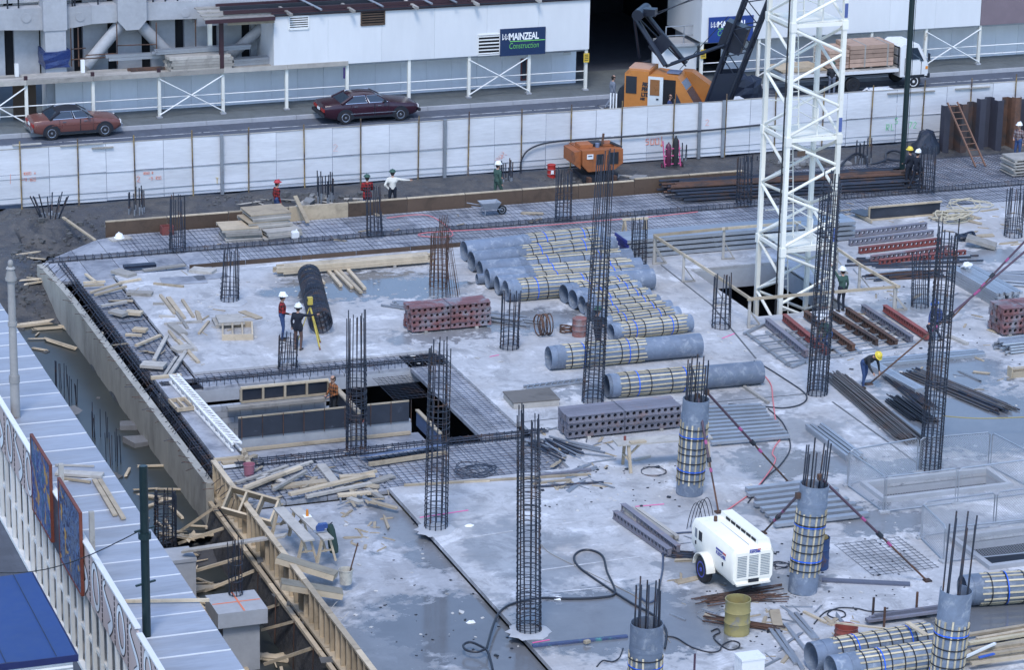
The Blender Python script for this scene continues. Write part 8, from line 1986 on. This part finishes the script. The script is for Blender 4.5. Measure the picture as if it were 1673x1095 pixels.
    for i, p in enumerate(me3.polygons):
        if i >= nb: mi.append(2 if i-nb < nf else 4); continue
        c = p.center; best = (9, 0)
        for a, e, ra, rb, m_ in C:
            ab = e-a; t_ = max(0, min(1, (c-a).dot(ab)/max(ab.length_squared, 1e-9))); dd = (c-a-ab*t_).length-(ra+(rb-ra)*t_)
            if dd < best[0]: best = (dd, m_)
        mi.append(best[1])
    me3.polygons.foreach_set('material_index', mi); me3.polygons.foreach_set('use_smooth', [True]*len(mi)); me3.update()
    T = Matrix.Translation(Vector(loc)) @ Matrix.Rotation(face, 4, 'Z') @ Matrix.Diagonal((k, k, k, 1))
    o = tag(link('person', me3, None, T), label, 'person', group)
    # hair and headgear
    hr = MB(); Rh = Matrix.Translation(hd) @ Matrix.Rotation(-bend, 4, 'X')
    hr.ell((0, -.012, .025), (.102, .108, .10), Rh, 12, 8); hr.ell((0, -.05, -.03), (.085, .06, .075), Rh, 10, 6); hh = hr.obj('hair', m_hair, o, T, True)
    if hat is not None:
        Th = T @ Rh @ Matrix.Translation((0, 0, .052)) @ Matrix.Diagonal((1.02, .98, 1.0 if hat_kind == 'helmet' else .75, 1)); link('helmet' if hat_kind == 'helmet' else 'cap', helmet_mesh(hat), o, Th)
        if earmuff:
            for s in (-1, 1): bb = MB(); bb.ell((s*.125, -.01, .02), (.035, .05, .06), nu=8, nv=6); bb.obj('ear_muff', m_dark, o, T @ Rh, True)
    return o
N_, E_, S_, W_o = 0.0, -math.pi/2, math.pi, math.pi/2
def by_top(px, top_py, z, H=1.78): p = G(px, top_py, z+H*.93); return Vector((p.x, p.y, z))
person('person in a red cap and red black plaid jacket standing in the trench', by_top(452, 293, -.62), E_+.2, m_plaid, m_jean, m_hr, 'cap')
person('person in a long red plaid jacket seen from behind by the starter bars', by_top(600, 284, -.5), N_-.1, m_plaid, m_jean, m_hg, 'cap', shirt_len=.16, armR='front', armL='front')
person('person in a white shirt and jeans pointing right with a stretched arm', G(641, 344, -.1), N_-.25, m_shirt, m_navyc, m_hg, 'cap', armR=(1, .05, -.12), armL='hip', H=1.8)
person('person in green overalls and white helmet stepping along the edge form', G(812, 330, -.05), E_+.3, m_greenc, m_greenc, m_hw, armR='down', armL='front', stride=.5)
person('surveyor in a red plaid jacket and white helmet with ear muffs', G(461, 556, 0), E_-.3, m_plaid, m_jean, m_hw, earmuff=True, armR='front', H=1.8, group='surveyors at the theodolite')
person('surveyor in a black jacket pointing right over the yellow theodolite', G(487, 572, 0), N_-.7, m_navyc, m_brownc, m_hw, earmuff=True, armR=(.85, .75, -.05), shirt_len=.12, H=1.74, group='surveyors at the theodolite')
h_ = PY(545, 614, 85.2); person('person in orange plaid working on the black formwork inside the opening', (h_.x, 85.2, h_.z-1.53), W_o+.3, m_plaid2, m_dkc, None, armR='front', armL='front', H=1.7)
person('person in a yellow helmet and navy clothes at the foot of the dark post', G(1484, 305, 0), N_+.4, m_navyc, m_navyc, m_hy, armR='front', armL='front')
person('person in a white helmet and navy overalls walking right of the dark post', G(1496, 309, 0), E_+.4, m_navyc, m_navyc, m_hw, stride=.8, armL='front')
person('person in a white helmet and dark green jacket holding the tall cage before the mast', G(1374, 509, 0), N_+.2, m_greenc, m_navyc, m_hw, armL=(-.35, .35, .75), armR='down', H=1.75)
person('person in a yellow helmet and black jumper bending over a tool', G(1410, 632, 0), S_+.35, m_dkc, m_jean, m_hy, bend=.95, armR='reach', armL='reach', stride=.25)
person('person in dark blue working behind the tallest rebar cage', G(974, 578, 0), E_, m_navyc, m_navyc, m_hg, 'cap', armR='front', armL='front')
person('person in a green shirt and white helmet crouching among the red joists', G(1354, 572, 0), W_o, m_greenc, m_jean, m_hw, bend=.45, crouch=.7, armR='reach', armL='reach')
person('person in blue with a blue helmet crouching behind the tall cage at the right', G(1531, 556, 0), W_o+.4, M('blue_cloth', (.03, .05, .14), .85, .2), m_navyc, m_hb, bend=.3, crouch=.35, armR='reach', armL='front')
person('pedestrian in a grey suit walking on the street by the dark entrance', G(1000, 180, 0), E_, m_greyc, m_greyc, None, stride=.75, armR='down', H=1.76, group='people on the street')
person('person in a dark top and grey trousers standing beside the flatbed truck', G(1358, 158, 0), N_-.6, m_dkc, m_greyc, m_hg, 'cap', armL='front', group='people on the street')
person('person in a plaid shirt and white helmet at the right edge by the sheet piles', G(1662, 262, -.1), W_o+.5, plaid('grey_plaid', (.25, .22, .22), (.10, .05, .05)), m_jean, m_hw, armR='front')
person('crane driver sitting in dark blue inside the orange cab', cr_.matrix_basis @ WM[cr_.name].inverted() @ Vector((q2(1102, 150)[0], YC-.07, 1.05)), E_-.6, M('blue_cloth'), m_navyc, None, armR='front', armL='front', crouch=.75, H=1.6, group='people on the street')
# theodolite on its tripod
p = G(508, 566); t = thing('theodolite', 'yellow theodolite on a yellow wooden tripod beside the surveyors', 'theodolite', p); hd = p+Vector((0, .1, 1.38)); m_ty = M('tripod_yellow', (.55, .42, .08), .5, .2)
for a in (-1.2, .6, 2.6):
    f = p+Vector((.5*math.cos(a), .5*math.sin(a), 0)); l = beam('tripod_leg', hd, hd.lerp(f, .97), .05, .03, m_ty, t); bar('leg_tip', hd.lerp(f, .93), f, .028, m_red, t)
b = MB(); b.cyl(hd, hd+Vector((0, 0, .05)), .1, n=12); b.obj('tripod_head', m_dark, t); b = MB(); b.box(hd+Vector((0, 0, .18)), (.16, .13, .26)); b.obj('instrument', m_ty, t); b = MB(); b.cyl(hd+Vector((-.12, 0, .22)), hd+Vector((.15, 0, .22)), .04, n=12); b.obj('telescope', m_dark, t)
